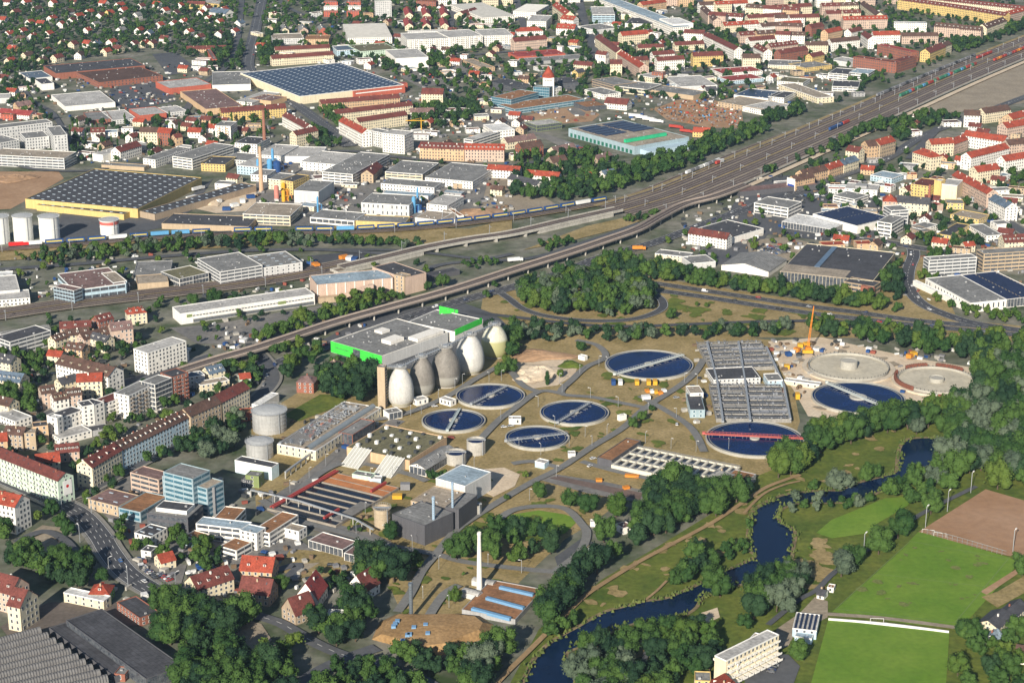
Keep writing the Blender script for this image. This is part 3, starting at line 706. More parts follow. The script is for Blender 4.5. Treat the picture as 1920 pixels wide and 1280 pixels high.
clarifier('large round settling tank with wide pale diagonal bridge, behind the yellow containers', 1217, 684, 83, (1153, 701), (1281, 664), mat('bridge_pale', (.50, .53, .50), .6, .05), 3.0, col=3.6)
clarifier('round settling tank with dark lattice bridge, right of centre below the junction', 1077, 774, 65, (1046, 791), (1107, 754), METAL, 1.8, True)
clarifier('round settling tank with lattice bridge, nearest and lowest of the group of four', 1007, 821, 60, (950, 826), (1064, 812), METAL, 1.8, True)
clarifier('round settling tank with pale steep bridge, leftmost of the group of four', 850.5, 789, 60, (839, 806), (862, 765), BRP, 1.8)
clarifier('round settling tank with dark diagonal bridge, just right of the egg shaped digesters', 919.5, 742.5, 65, (884, 757), (951, 723), METAL, 1.8, True)
clarifier('large round tank with pale bridge and wide centre, beside the construction pits', 1609, 746, 87, (1551, 717), (1658, 762), mat('bridge_pale', (.50, .53, .50)), 3.0, col=6.2)
clarifier('large round settling tank with red bridge, partly hidden by the dark wood', 1415, 823, 92, (1321, 812), (1507, 821), REDP, 2.6, col=3.4)
# unfinished basins
def pit(lab, cx, cy, rx, colr, colh):
 c = at(cx, cy, 1.0); s = proj(c.x, c.y, 1)[2]; r = rx / s
 t = thing('unfinished_basin', lab, 'construction basin', (c.x, c.y, 0)); FOOT.append((c.x - r, c.y - r, 1, 0, 2 * r, 2 * r))
 m = MB(); ring(m, r - .6, r, 0, 2.6, 72); m.build('basin_wall', PALE, t)
 m = MB(); ring(m, r + 1.0, r + 4.5, 0, 1.4, 72); m.build('working_platform', mat('raw_concrete', (.52, .45, .35), .9, .15, .2), t)
 m = MB(); disc(m, r - .3, 1.0, 72); m.build('basin_floor', mat('basin_floor', (.47, .43, .34), .9, .12, .08, scale2=.4), t)
 m = MB(); m.lathe([(colr, 0), (colr, colh), (colr - .4, colh), (colr - .5, colh - .5), (.1, colh - .5)], 28); m.build('centre_pier', PALE, t)
 m = MB()
 for k in range(60):
  a = 2 * math.pi * k / 60; m.box(r * math.cos(a) - .15, r * math.sin(a) - .15, 2.6, r * math.cos(a) + .15, r * math.sin(a) + .15, 3.7)
 m.build('guard_post', DARKM, t, stuff=True)
 return t, c, r
pit('empty unfinished concrete basin with a round centre drum on the building site', 1591, 689, 75, 6.5, 7)
t, c, r = pit('excavated basin with rusty sheet piling at the right end of the building site', 1756, 714, 72, 5.5, 4)
m = MB()
for k in range(100):
 a = R(40 + k * 1.75) if k < 50 else R(150 + (k - 50) * 1.5);
 if 22 < k < 30: continue
 x, y = (r + 2) * math.cos(a), (r + 2) * math.sin(a); m.box(x - .6, y - .6, 0, x + .6, y + .6, 4.2 + .4 * (k % 2))
m.build('sheet_piling', mat('rusty_steel', (.16, .06, .04), .8, .2, .4), t, stuff=True)
# egg shaped digesters
EGGM = {'w': mat('digester_white', (.52, .51, .48), .6, .10, .09, kind='wall', scale2=.7), 'g': mat('digester_grey', (.20, .185, .165), .6, .14, .09, kind='wall', scale2=.7), 'y': mat('digester_olive', (.56, .55, .44), .6, .1, .09, kind='wall', scale2=.7)}
for k_, lo, z_ in (('g', (.30, .29, .26), 9), ('y', (.36, .35, .17), 14), ('w', (.50, .48, .38), 3)):
 m_ = EGGM[k_]; nt = m_.node_tree; n = nt.nodes; l = nt.links; bs = n['Principled BSDF']; src = bs.inputs['Base Color'].links[0].from_socket
 tc = n.new('ShaderNodeTexCoord'); sp = n.new('ShaderNodeSeparateXYZ'); l.new(tc.outputs['Object'], sp.inputs[0]); mr = n.new('ShaderNodeMapRange'); mr.inputs[1].default_value = z_ - .8; mr.inputs[2].default_value = z_ + .8; l.new(sp.outputs[2], mr.inputs[0])
 mx = n.new('ShaderNodeMix'); mx.data_type = 'RGBA'; l.new(mr.outputs[0], mx.inputs[0]); mx.inputs[6].default_value = (*lo, 1); l.new(src, mx.inputs[7]); l.new(mx.outputs[2], bs.inputs['Base Color'])
def egg(lab, cx, by, ty, hw, mk):
 c = at(cx, by - 8, 0); s = proj(c.x, c.y, 0)[2]; r = hw / s; H = (by - 6 - ty) / (s * .945) - 1.5
 t = thing('egg_digester', lab, 'digester tower', (c.x, c.y, 0), 0, 'egg shaped digester towers'); FOOT.append((c.x - r, c.y - r, 1, 0, 2 * r, 2 * r))
 prof = [(.64, 0), (.78, .05), (.91, .12), (.98, .21), (1.0, .30), (.995, .40), (.96, .50), (.90, .60), (.80, .70), (.68, .79), (.54, .87), (.44, .92), (.40, .965)]
 m = MB(); m.lathe([(a * r, z * H) for a, z in prof], 40); o = m.build('shell', EGGM[mk], t, smooth=True)
 m = MB(); m.lathe([(.6 * r, 0), (.64 * r, 1.2), (.72 * r, 1.2), (.72 * r, 0)], 32); m.build('foundation_ring', CONC, t)
 m = MB(); m.lathe([(r * .40, H * .955), (r * .50, H * .965), (r * .50, H * .975), (r * .3, H * .978)], 24); m.build('platform', CONC, t)
 m = MB(); m.cyl(0, 0, H * .97, H * 1.02, r * .2, n=16); m.cyl(r * .2, 0, H * .97, H * 1.03, .4, n=8); m.cyl(-r * .25, r * .1, H * .97, H * 1.04, .35, n=8); m.build('gas_dome', METAL, t)
 m = MB()
 for k in range(18):
  a = 2 * math.pi * k / 18; x, y = r * .46 * math.cos(a), r * .46 * math.sin(a); m.box(x - .07, y - .07, H * .975, x + .07, y + .07, H * .975 + 1.2)
 ring(m, r * .45, r * .465, H * .975 + 1.05, H * .975 + 1.2, 24); m.build('railing', METAL, t, stuff=True)
 return c, H, r
E1 = egg('white egg shaped digester, nearest the camera beside the beige stair tower', 752, 766, 684, 24.5, 'w')
E2 = egg('brownish grey egg shaped digester, second from the stair tower', 791.5, 746, 664, 24, 'g')
E3 = egg('dark grey egg shaped digester with pale lower belly, middle of the row', 836, 730, 646, 27.5, 'g')
E4 = egg('tall off white egg shaped digester, fourth from the stair tower', 881, 705, 623, 27.5, 'w')
E5 = egg('olive green egg shaped digester, farthest of the row', 927.5, 675, 605, 25.5, 'y')
TW = b('slender beige concrete stair tower beside the nearest white digester', (707, 688), (721, 689), 6, 31, 'T', 'g', win=None, cat='tower', name='stair_tower', gear=0)
m = MB(); w_, d_, h_ = TW['_d']
for k in range(13): m.box(w_ - .2, 1.2, 1.5 + k * 2.2, w_ + .7, d_ - 1.2, 2.2 + k * 2.2, bottom=True)
m.build('stair_landing', DARKM, TW, stuff=True)
gt = thing('access_gangway', 'steel gangway linking the tops of the egg shaped digesters', 'gangway', (0, 0, 0)); m = MB(); m2 = MB()
C_ = [Vector((TW.location.x + 3, TW.location.y + 3, 31))] + [Vector((e[0].x, e[0].y, e[1] * .975)) for e in (E1, E2, E3, E4, E5)]
for a_, b_ in zip(C_[:-1], C_[1:]):
 ribbon(m, [a_, b_], 2.2, .1, thick=.4)
 for s in (-1, 1):
  dd = (b_ - a_).normalized(); nn = Vector((-dd.y, dd.x, 0)) * s * 1.1; m2.beam(a_ + nn + Vector((0, 0, 1.2)), b_ + nn + Vector((0, 0, 1.2)), .12); m2.beam(a_ + nn - Vector((0, 0, 1.4)), b_ + nn - Vector((0, 0, 1.4)), .2)
  for i in range(10): p = a_.lerp(b_, i / 10) + nn; m2.beam(p - Vector((0, 0, 1.4)), p + Vector((0, 0, 1.2)), .1)
m.build('deck', METAL, gt); m2.build('truss', METAL, gt, stuff=True)
# cylindrical tanks
def tank(lab, cx, by, ty, hw, mt, name='storage_tank', bands=0, openw=False, cat='tank', band=None, dome=.06, pipes=True):
 s0 = FOC * math.sin(math.atan((by - 640) / FOC) + PITCH) / CAMH; r = hw / s0
 c = at(cx, by - r * s0 * math.sin(PITCH + math.atan((by - 640) / FOC)) , 0); s = proj(c.x, c.y, 0)[2]
 cyt = ty; # top ellipse centre
 H = 1.0
 while proj(c.x, c.y, H)[1] > cyt: H += .1
 t = thing(name, lab, cat, (c.x, c.y, 0)); FOOT.append((c.x - r, c.y - r, 1, 0, 2 * r, 2 * r))
 m = MB()
 if openw: m.lathe([(r, 0), (r, H), (r - .5, H), (r - .5, H - 2)], 40)
 else: m.lathe([(r, 0), (r, H), (r * .97, H + .02)], 40)
 m.build('shell', mt, t, smooth=False)
 if openw:
  m = MB(); disc(m, r - .45, H - 1.5, 40); m.build('water', M_POOL if openw == 1 else M_YARD, t)
  m = MB(); m.box(-r, -.7, H - .1, r, .7, H + .3, bottom=True); m.build('walkway', METAL, t)
 else:
  m = MB(); m.lathe([(r * .99, H + .01), (r * .6, H + r * dome * .7), (.2, H + r * dome)], 40); m.build('tank_roof', mat('tank_roof', (.42, .43, .43), .6, .12, .1), t)
 if bands:
  m = MB()
  for k in range(bands): z = H * (k + 1) / (bands + 1); ring(m, r, r + .25, z, z + .25, 40)
  ring(m, r, r + .8, H - .2, H, 40); m.build('stiffening_ring', mt, t, stuff=True)
  m = MB()
  for k in range(26):
   a = 2 * math.pi * k / 26; x, y = (r + .7) * math.cos(a), (r + .7) * math.sin(a); m.box(x - .06, y - .06, H, x + .06, y + .06, H + 1.1)
  ring(m, r + .65, r + .75, H + 1, H + 1.1, 40); m.build('railing', METAL, t, stuff=True)
 if band:
  m = MB(); ring(m, r, r + .08, H - 4.2, H - 1.2, 40); m.build('colour_band', band, t)
 if pipes:
  m = MB(); a = R(-50); x, y = (r + .4) * math.cos(a), (r + .4) * math.sin(a); m.cyl(x, y, 0, H + 1, .22, n=8)
  for k in range(int(H / 1.2)): m.box(x - .5, y - .15, k * 1.2, x + .5, y, k * 1.2 + .12)
  m.build('ladder', METAL, t)
 return t
GASM = mat('gasholder_metal', (.42, .42, .41), .5, .08, .08, kind='wall', metal=.2)
tank('large grey gas holder with railings, upper of the two', 506, 816, 768, 32, GASM, 'gas_holder', 4, cat='gas holder', dome=.12)
tank('smaller grey gas holder below the large one', 487.5, 864, 826, 25, GASM, 'gas_holder', 2, cat='gas holder', dome=.15)
tank('concrete thickener tank, right one of the pair below the round tanks', 893, 855, 824, 18, CONC, openw=1, name='thickener_tank')
tank('concrete thickener tank, left one of the pair beside the grey machine hall', 855, 874, 847, 19.5, CONC, openw=1, name='thickener_tank')
tank('beige concrete silo with dark rim beside the dark sludge building', 717, 993, 951, 15, mat('silo_beige', (.42, .34, .24), .9, .1, kind='wall'), 'silo', 3, openw=2, cat='silo')
tank('small concrete silo right of the dark sludge building', 891, 968, 944, 12.5, CONC, 'silo', openw=2, cat='silo')
WT = mat('tank_white', (.70, .70, .67), .5, .04, .08)
tank('white oil tank cut by the left edge of the picture', 1, 459, 405, 18, WT, 'oil_tank', bands=1, band=None, cat='tank')
tank('white oil tank in the middle of the row of three', 45, 455, 404, 18, WT, 'oil_tank', bands=1, cat='tank')
tank('white oil tank, right one of the row of three', 94, 454, 405, 19, WT, 'oil_tank', bands=1, cat='tank')
tank('small white tank with red band standing apart', 206, 443, 411, 17.5, WT, 'oil_tank', bands=1, band=REDP, cat='tank')
# rectangular basins in rows
def basins(lab, p0, p1, p2, lanes, H=2.2, wallm=PALE, walk_=0.7, cross=(), lanem=None, gear=0, name='aeration_basin', grp=None, beams=None, cat='basin'):
 A = at(p0[0], p0[1], H); B = at(p1[0], p1[1], H); u = B - A; w = u.length; u /= w; n = Vector((-u.y, u.x, 0)); d = (at(p2[0], p2[1], H) - A).dot(n)
 t = thing(name, lab, cat, (A.x, A.y, 0), math.atan2(u.y, u.x), grp); FOOT.append((A.x, A.y, u.x, u.y, w, d))
 m = MB(); m.quad([(0, 0, H - .9), (w, 0, H - .9), (w, d, H - .9), (0, d, H - .9)]); m.build('water', mat('sludge_water', (.006, .013, .030), .15, .3, .1, spec=.2, col2=(.020, .024, .034)), t)
 m = MB(); q = (d - walk_) / lanes
 for k in range(lanes + 1): m.box(0, k * q, 0, w, k * q + walk_, H)
 xs = [0, w - walk_] + [c * w for c in cross]
 for i_, x in enumerate(xs): m.box(x, .01, 0, x + walk_, d - .01, H + .03)
 m.build('basin_wall', wallm, t)
 if lanem:
  for k, mm in lanem:
   m = MB(); m.box(walk_, k * q + walk_ + .1, H - .8, w - walk_, (k + 1) * q - .1, H - .2); m.build('cover', mm, t)
 rnd = random.Random(int(p0[0]))
 if gear:
  m = MB()
  for k in range(lanes + 1):
   y = k * q + walk_ / 2
   for s in (-.35, .35):
    m.beam((0, y + s, H + 1.1), (w, y + s, H + 1.1), .12)
   x = 0
   while x < w: m.box(x - .06, y - .4, H, x + .06, y - .28, H + 1.1); x += 2.4
   if gear > 1:
    for _ in range(int(w / 7)):
     x = rnd.uniform(0, w - 2); m.box(x, y - .8, H, x + rnd.uniform(.6, 1.8), y + .8, H + rnd.uniform(.6, 2.0))
    m.beam((0, y + 1.6, H + .5), (w, y + 1.6, H + .5), .5)
    for _ in range(int(w / 6)):
     x = rnd.uniform(0, w - 2); m.beam((x, y + 1.6, H + .5), (x, y + q * .8, H + .3), .3)
  m.build('pipework', mat('pipe_grey', (.22, .23, .25), .5, .3, .3, metal=.2), t, stuff=True)
 t['_d'] = (w, d, H)
 return t, w, d, q
RUSTC = mat('rust_red_walk', (.33, .13, .08), .8, .15, .2)
t, w, d, q = basins('long open aeration basins with two rust orange covered lanes and red scraper beam', (501, 952), (630, 985), (727, 908), 8, 1.8, mat('lane_wall', (.27, .24, .20), .9, .15, .2), .7, gear=0, lanem=[(6, mat('orange_cover', (.45, .18, .07), .8, .2, .2)), (7, mat('orange_cover', (.45, .18, .07)))])
m = MB()
for k in range(2): m.beam((2.5 + k * 2, 0, 3.2), (2.5 + k * 2, d, 3.2), .9)
for k in range(30): m.beam((2.5, d * k / 30, 3.6), (4.5, d * (k + .5) / 30, 3.6), .2)
m.build('red_beam', mat('beam_red', (.33, .05, .045), .6, .1), t)
m = MB(); m.beam((w * .80, d * .76, 3.0), (w * .80, d, 3.0), 1.4); m.beam((w * .78, d * .05, 3.0), (w * .78, d * .28, 3.0), 1.4); m.build('travelling_scraper', mat('beam_red', (.33, .05, .045)), t)
m = MB(); m.box(w * .84, d * .1, 0, w * 1.0, d * .55, 1.9); m.build('end_deck', M_YARD, t)
m = MB()
P = [at(470, 918, 5), at(560, 938, 5), at(665, 972, 5), at(700, 992, 5)]
for a_, b_ in zip(P[:-1], P[1:]): m.beam(a_, b_, .9)
pb = thing('pipe_bridge', 'grey elevated pipe bridge crossing in front of the open basins', 'pipe bridge'); m.build('pipe', METAL, pb)
m = MB(); [m.cyl(p.x, p.y, 0, 4.6, .35, n=8) for p, a in walk(P, 9)]; m.build('support_post', CONC, pb, stuff=True)
m = MB(); P = [at(560, 868, 5), at(540, 885, 5), at(590, 860, 5)]
P = [at(535, 885, 4.5), at(585, 848, 4.5)]; m.beam(P[0], P[1], 1.2); pb = thing('pipe_bridge', 'short elevated pipe bridge below the gas holders', 'pipe bridge'); m.build('pipe', METAL, pb); m = MB(); [m.cyl(p.x, p.y, 0, 4.2, .5, n=8) for p, a in walk(P, 7)]; m.build('support_post', PALE, pb, stuff=True)
AER = mat('aged_concrete', (.25, .24, .22), .9, .2, .2, scale2=.9)
for lb, q0, q1, q2, n_ in (('upper block of grey aeration basins with dense pipework behind the flat dark building', (1333, 690), (1458, 686), (1318, 644), 6), ('lower block of grey aeration basins with dense pipework above the red bridge tank', (1343, 784), (1484, 785), (1327, 722), 7)):
 t, w, d, q = basins(lb, q0, q1, q2, n_, 3, AER, .8, (.46,), gear=2)
 for k in range(n_):
  if k % 3 == 1: m = MB(); m.box(w * .5, k * q + 1, 2, w - 1, (k + 1) * q - .2, 2.55); m.build('foam_surface', mat('foam', (.30, .31, .33), .8, .35, .5), t)
  if k % 3 == 2: m = MB(); m.box(1, k * q + q * .45, 2, w * .46, k * q + q * .8, 3.2); m.build('cover_plate', AER, t)
m = MB()
for P in ([(1326, 642), (1345, 715), (1356, 790)], [(1385, 640), (1398, 720), (1407, 788)], [(1437, 650), (1470, 722), (1482, 785)]):
 Q = [at(x, y, 4.6) for x, y in P]
 for a_, b_ in zip(Q[:-1], Q[1:]):
  m.beam(a_, b_, 1.3)
  for i in range(9): p = a_.lerp(b_, i / 9); m.box(p.x - .8, p.y - .8, 0.5, p.x + .8, p.y + .8, 4.2)
pb = thing('pipe_gallery', 'three blue grey pipe galleries running across the aeration basins', 'pipes'); m.build('pipe', METAL, pb)
b('flat dark roofed pump building between the two blocks of aeration basins', (1338, 712), (1426, 708), (1336, 690), 5, 'L', 'd', gear=1.5)
b('pale blue plant room at the right end of the flat dark pump building', (1440, 713), (1468, 712), (1437, 700), 6, 'B', 'g')
b('long low white site office with blue front beside the pipework', (1470, 712), (1536, 721), 6, 3.5, 'C', 'l', win='n')
b('slate blue control building with dark flat roof left of the aeration basins', (1294, 768), (1322, 768), (1292, 737), 6, 'V', 'd', win='n')
b('small white cube on top side of the slate blue control building', (1294, 737), (1319, 736), (1294, 723), 8, 'W', 't')
basins('white walled row of square basins below the dark brown roofed building', (1146, 871), (1345, 912), (1190, 835), 3, 3.5, mat('basin_white', (.62, .58, .48), .8, .06), 1.6, tuple(k / 13 for k in range(1, 13)), gear=1)
b('low dark blue building with dry brown planted roof beside the square basins', (1120, 857), (1147, 863), (1198, 825), 6, 'D', 'e', win=None, gear=.6)
b('low building with octagonal grey roof at the edge of the dark wood', (1336, 878), (1370, 886), (1345, 866), 5, 'G', 'g', r='hip', rh=3)
b('low flat building with reddish planted roof half under the wood', (1360, 893), (1400, 902), (1380, 880), 5, 'G', 'e')
# process buildings
X = b('long cream pump hall with grey roof and dense pipes on top', (592, 845), (715, 764), (528, 826), 7, 'C', 't', gear=2, win='n')
m = MB(); w, d, h = X['_d']; rnd = random.Random(3)
for k in range(12): y = d * .45 + k * d * .045; m.beam((w * .02, y, h + 1.2), (w * rnd.uniform(.3, .98), y, h + 1.2), .35)
for k in range(26): x = rnd.uniform(0, w); m.beam((x, d * .4, h + 1), (x, d * rnd.uniform(.6, 1), h + 1), .3)
for k in range(60): x = rnd.uniform(0, w - 3); y = rnd.uniform(d * .4, d - 2); m.box(x, y, h - .3, x + rnd.uniform(.6, 2.4), y + rnd.uniform(.6, 1.8), h + rnd.uniform(.5, 2))
m.build('pipework', METAL, X, stuff=True)
m = MB()
for k in range(7): x = rnd.uniform(2, w - 5); y = rnd.uniform(d * .5, d - 4); m.box(x, y, h - .3, x + 3, y + 2, h + 1.2)
m.build('rust_red_cover', RUSTC, X, stuff=True)
m = MB()
for k in range(14):
 a = math.pi * k / 14; a2 = math.pi * (k + 1) / 14; y0 = d * .22; rr = 2.2
 m.quad([(0, y0 - rr * math.cos(a), h - .3 + rr * math.sin(a)), (w, y0 - rr * math.cos(a), h - .3 + rr * math.sin(a)), (w, y0 - rr * math.cos(a2), h - .3 + rr * math.sin(a2)), (0, y0 - rr * math.cos(a2), h - .3 + rr * math.sin(a2))])
m.build('barrel_skylight', mat('barrel_skylight', (.22, .25, .27), .3, .1), X)
X = b('brick machine hall with tall white framed windows beside the cream pump hall', (661, 815), (703, 789), (638, 808), 7.5, 'R', 'g', win='g', st=1)
b('white flat garage with blue door at the foot of the beige stair tower', (729, 775), (754, 770), (717, 768), 5, 'W', 'g', win='g', st=1, sides=(0,))
b('small white cube building in front of the brown egg shaped digester', (782, 751), (803, 746), 7, 4, 'W', 'l', name='transformer_house')
b('small white flat building just left of the nearest settling tank group', (824, 746), (845, 752), 6, 4, 'W', 'l', name='transformer_house')
b('small white building on the lane between two settling tanks', (954, 785), (977, 785), 6, 4, 'W', 'l')
b('small grey switch house on the lawn below the lower tank', (1065, 850), (1079, 850), 5, 3, 'L', 'l', win=None)
b('pale blue kiosk with shed roof below the lattice bridge tank', (1003, 864), (1021, 868), 6, 4, 'B', 'l', win=None)
b('small pale gate hut right of the sand yard', (1084, 666), (1096, 669), 4, 3, 'W', 'w', win=None)
b('tall thin white switch cabinet on the lawn right of a round tank', (1162, 780), (1175, 777), 3, 3.5, 'W', 'w', win=None)
# covered tank with planted roof
X = b('wide low covered tank with mossy planted roof and many vents', (650, 838), (768, 863), (725, 796), 6.5, 'O', 'n', win=None, gear=0)
w, d, h = X['_d']; m = MB(); m2 = MB(); rnd = random.Random(5)
for i in range(5):
 for j in range(5):
  x = w * (i + .5) / 5 + rnd.uniform(-2, 2); y = d * (j + .5) / 5 + rnd.uniform(-1.5, 1.5); (m if (i + j) % 2 else m2).box(x - 1.1, y - 1.1, h - .4, x + 1.1, y + 1.1, h + rnd.uniform(.8, 2.2))
m.build('vent_hood', DARKM, X, stuff=True); m2.build('white_hatch', TRIM, X, stuff=True)
for nm, p in (('left', (663, 842)), ('right', (724, 858))):
 A = at(p[0], p[1], 6.5); q = thing('sloping_conveyor', 'white ribbed sloping chute, %s one of two, on the front of the mossy roofed tank' % nm, 'chute', (A.x, A.y, 0), X.rotation_euler.z)
 m = MB(); W_, D_ = 13, 15
 m.quad([(0, -D_, 0.6), (W_, -D_, 0.6), (W_, 2, 8), (0, 2, 8)]); m.quad([(0, -D_, .6), (0, 2, 8), (0, 2, 0), (0, -D_, 0)]); m.quad([(W_, -D_, .6), (W_, -D_, 0), (W_, 2, 0), (W_, 2, 8)]); m.quad([(0, -D_, 0), (W_, -D_, 0), (W_, -D_, .6), (0, -D_, .6)]); m.quad([(0, 2, 8), (W_, 2, 8), (W_, 2, 0), (0, 2, 0)])
 m.build('chute_bed', mat('chute_grey', (.44, .44, .40), .7, .1, .2), q)
 m = MB()
 for k in range(6): x = W_ * k / 5; m.beam((x, -D_, .9), (x, 2, 8.3), .45)
 m.build('rib', TRIM, q, stuff=True)
b('long white shed with grey lean to roof right of the mossy roofed tank', (783, 869), (842, 834), 13, 5, 'W', 'g', r='gable', rh=2.5, chim=0, win='g', st=1)
b('mint green low building at the head of the orange basins', (660, 888), (695, 894), 7, 4, 'M', 'g', win=None)
b('small pale blue cabin right of the mint green building', (693, 897), (714, 898), 6, 3.5, 'B', 'l', win=None)
b('pale teal sheet metal hall with dark flat roof below the gas holders', (440, 862), (509, 876), (524, 868), 9, 'A', 'd', win=None)
b('olive green shed below the pale teal hall', (460, 890), (485, 893), (495, 884), 8, 'N', 'g', win='n')
b('small grey block on lower lane by the gas holders', (452, 898), (472, 900), 6, 5, 'D', 'g')
X = b('tall grey machine hall with pale metal roof above the dark sludge building', (817, 896), (872, 911), (912, 882), 13, 'L', 'u', win=None, gear=.5)
b('low sludge works roof crowded with vents beside the grey machine hall', (770, 938), (850, 957), (880, 925), 9, 'T', 't', gear=3)
b('dark grey sludge incineration building with gravel roof', (735, 963), (796, 985), (835, 955), 13, 'D', 'g', gear=1.6, win=None)
b('dark slim annex between the thin blue stacks', (835, 950), (860, 955), (880, 925), 14, 'D', 'g', win=None)
def stack(lab, x, yb, yt, r0, r1, mt, name='chimney', cap=None, bands=()):
 c = at(x, yb, 0); H = 5.0
 while proj(c.x, c.y, H)[1] > yt: H += .2
 t = thing(name, lab, 'chimney', (c.x, c.y, 0)); m = MB(); m.lathe([(r0, 0), (r1, H), (r1 * .6, H)], 20); m.build('shaft', mt, t)
 m = MB(); ring(m, r1 * .98, r1 * 1.3, H - 1.2, H - .6, 20); ring(m, r1 * .98, r1 * 1.2, H - .3, H + .2, 20); m.build('crown', cap or mt, t)
 m = MB(); m.cyl(0, -r0 - .2, 0, 0.1, .1);
 for k in range(int(H / 1.5)): m.box(-.3, -(r0 + (r1 - r0) * k * 1.5 / H) - .25, k * 1.5, .3, -(r0 + (r1 - r0) * k * 1.5 / H) - .1, k * 1.5 + .1)
 m.build('ladder', DARKM, t, stuff=True)
 m = MB(); m.box(-r0 - .8, -r0 - .8, 0, r0 + .8, r0 + .8, .8); m.build('base', CONC, t)
 return t, H
stack('tall tapering white chimney on the lawn above the striped brown roof', 899, 1108, 998, 1.7, .95, mat('white_stack', (.72, .70, .64), .7, .04))
stack('tall dark grey steel stack on the edge of the planted mound', 771, 1160, 1093, 1.1, 1.1, mat('steel_stack', (.17, .20, .23), .4, .1, metal=.4))
stack('thin pale blue stack, left one beside the dark sludge building', 813.5, 1010, 932, .85, .85, mat('blue_stack', (.30, .40, .50), .4, .05))
stack('thin pale blue stack, right one behind the dark sludge building', 849, 990, 905, .7, .7, mat('blue_stack', (.30, .40, .50)))
stack('tall brown brick factory chimney in the industrial quarter', 496.5, 280, 208, 2.2, 1.4, mat('stack_brick', (.28, .13, .09), .9, .12))
stack('tall beige factory chimney with dark green upper half', 490.5, 360, 272, 2.4, 1.3, mat('stack_beige', (.50, .34, .22), .9, .1), cap=mat('dark_green', (.04, .10, .08)))
stack('slim brick chimney behind the old yellow brewery building', 1740, 398, 347, 1.3, .9, mat('stack_red', (.34, .12, .08), .9, .1))
# mound with blue skylights
c0 = at(810, 1190); t = thing('planted_mound', 'dry grass covered roof mound with blue skylights below the steel stack', 'green roof')
P = [at(x, y, 0) for x, y in [(697, 1198), (712, 1165), (740, 1152), (780, 1152), (855, 1152), (900, 1155), (925, 1170), (915, 1195), (880, 1205), (850, 1222), (800, 1235), (760, 1215)]]
Q = [at(x, y, 5) for x, y in [(715, 1188), (728, 1163), (748, 1150), (785, 1151), (852, 1150), (890, 1154), (905, 1166), (898, 1180), (865, 1192), (835, 1205), (795, 1210), (760, 1200)]]
m = MB()
for i in range(len(P)):
 j = (i + 1) % len(P); m.quad([P[i], P[j], Q[j], Q[i]])
for i in range(len(Q)): m.quad([Q[i], Q[(i + 1) % len(Q)], (sum((q.x for q in Q)) / len(Q), sum((q.y for q in Q)) / len(Q), 6.2)])
m.build('turf', mat('mound_turf', (.24, .145, .06), .95, .25, .06, col2=(.37, .235, .11), scale2=.6), t)
FOOT.append((P[0].x, P[7].y - 20, 1, 0, 90, 80))
def at_n(x, y, z): return at(x, y, z)
for (x, y, lx) in [(738, 1173, 1), (741, 1168, 1), (745, 1163, 1), (798, 1170, 0), (776, 1175, 0), (768, 1188, 0), (764, 1189, 0), (755, 1200, 0), (802, 1186, 0)]:
 p = at(x, y, 6); m = MB(); m.box(p.x - 1.2, p.y - 1.4, 4.4, p.x + 1.2, p.y + 1.4, 6.5); m.build('dome_skylight', mat('sky_blue_paint', (.16, .30, .48), .4, .08), t)
X = b('flat rust brown planted roof building with four blue rooflights', (866, 1142), (966, 1161), (1004, 1101), 3, 'G', 'e', win=None, gear=0)
w, d, h = X['_d']
BL = mat('blue_trim', (.15, .30, .48), .5, .08)
for (a_, b_) in (((937, 1099), (1000, 1113)), ((912, 1119), (982, 1138)), ((885, 1139), (957, 1158))):
 A = at(*a_, 4); B = at(*b_, 4); dd = (B - A).normalized(); nn = Vector((-dd.y, dd.x, 0)) * 2.2; m = MB()
 R0 = [A - nn * .5, B - nn * .5, B + nn * .5, A + nn * .5]
 tp = [Vector((p.x, p.y, 4.3)) for p in R0]; bt = [Vector((p.x, p.y, 2.5)) for p in R0]
 m.quad(tp)
 for i in range(4): j = (i + 1) % 4; m.quad([bt[i], bt[j], tp[j], tp[i]])
 # world to local
 o = m.build('blue_rooflight', BL, X); o.matrix_parent_inverse = (__import__('mathutils').Matrix.Translation(X.location) @ __import__('mathutils').Matrix.Rotation(X.rotation_euler.z, 4, 'Z')).inverted()
def barrel(lab, p0, p1, dep, h, name='barrel_roof_shed'):
 A = at(p0[0], p0[1], h); B = at(p1[0], p1[1], h); u = B - A; w = u.length; u /= w
 t = thing(name, lab, 'shed', (A.x, A.y, 0), math.atan2(u.y, u.x)); FOOT.append((A.x, A.y, u.x, u.y, w, dep))
 m = MB(); m.box(0, 0, 0, w, dep, h); m.build('wall', wmat('L'), t); m = MB()
 for k in range(10):
  a = math.pi * k / 10; a2 = math.pi * (k + 1) / 10; r = dep / 2
  m.quad([(0, r - r * math.cos(a), h + r * .45 * math.sin(a)), (w, r - r * math.cos(a), h + r * .45 * math.sin(a)), (w, r - r * math.cos(a2), h + r * .45 * math.sin(a2)), (0, r - r * math.cos(a2), h + r * .45 * math.sin(a2))])
  for x in (0, w): m.quad([(x, r, h), (x, r - r * math.cos(a), h + r * .45 * math.sin(a)), (x, r - r * math.cos(a2), h + r * .45 * math.sin(a2))])
 m.build('roof', rmat('l'), t); return t
barrel('front silver barrel roofed shed at the foot of the white chimney', (864, 1109), (896, 1117), 5.5, 3.2)
barrel('rear silver barrel roofed shed behind the white chimney', (884, 1088), (924, 1096), 5, 3.0)
b('low brown roofed workshop range with white walls, left part by the lane', (578, 1012), (642, 1030), (600, 995), 5, 'W', 'm', win='g', st=1)
b('low brown roofed workshop range with white walls, right part near the dark trees', (645, 1036), (745, 1058), (672, 1018), 5, 'W', 'm', win='g', st=1)
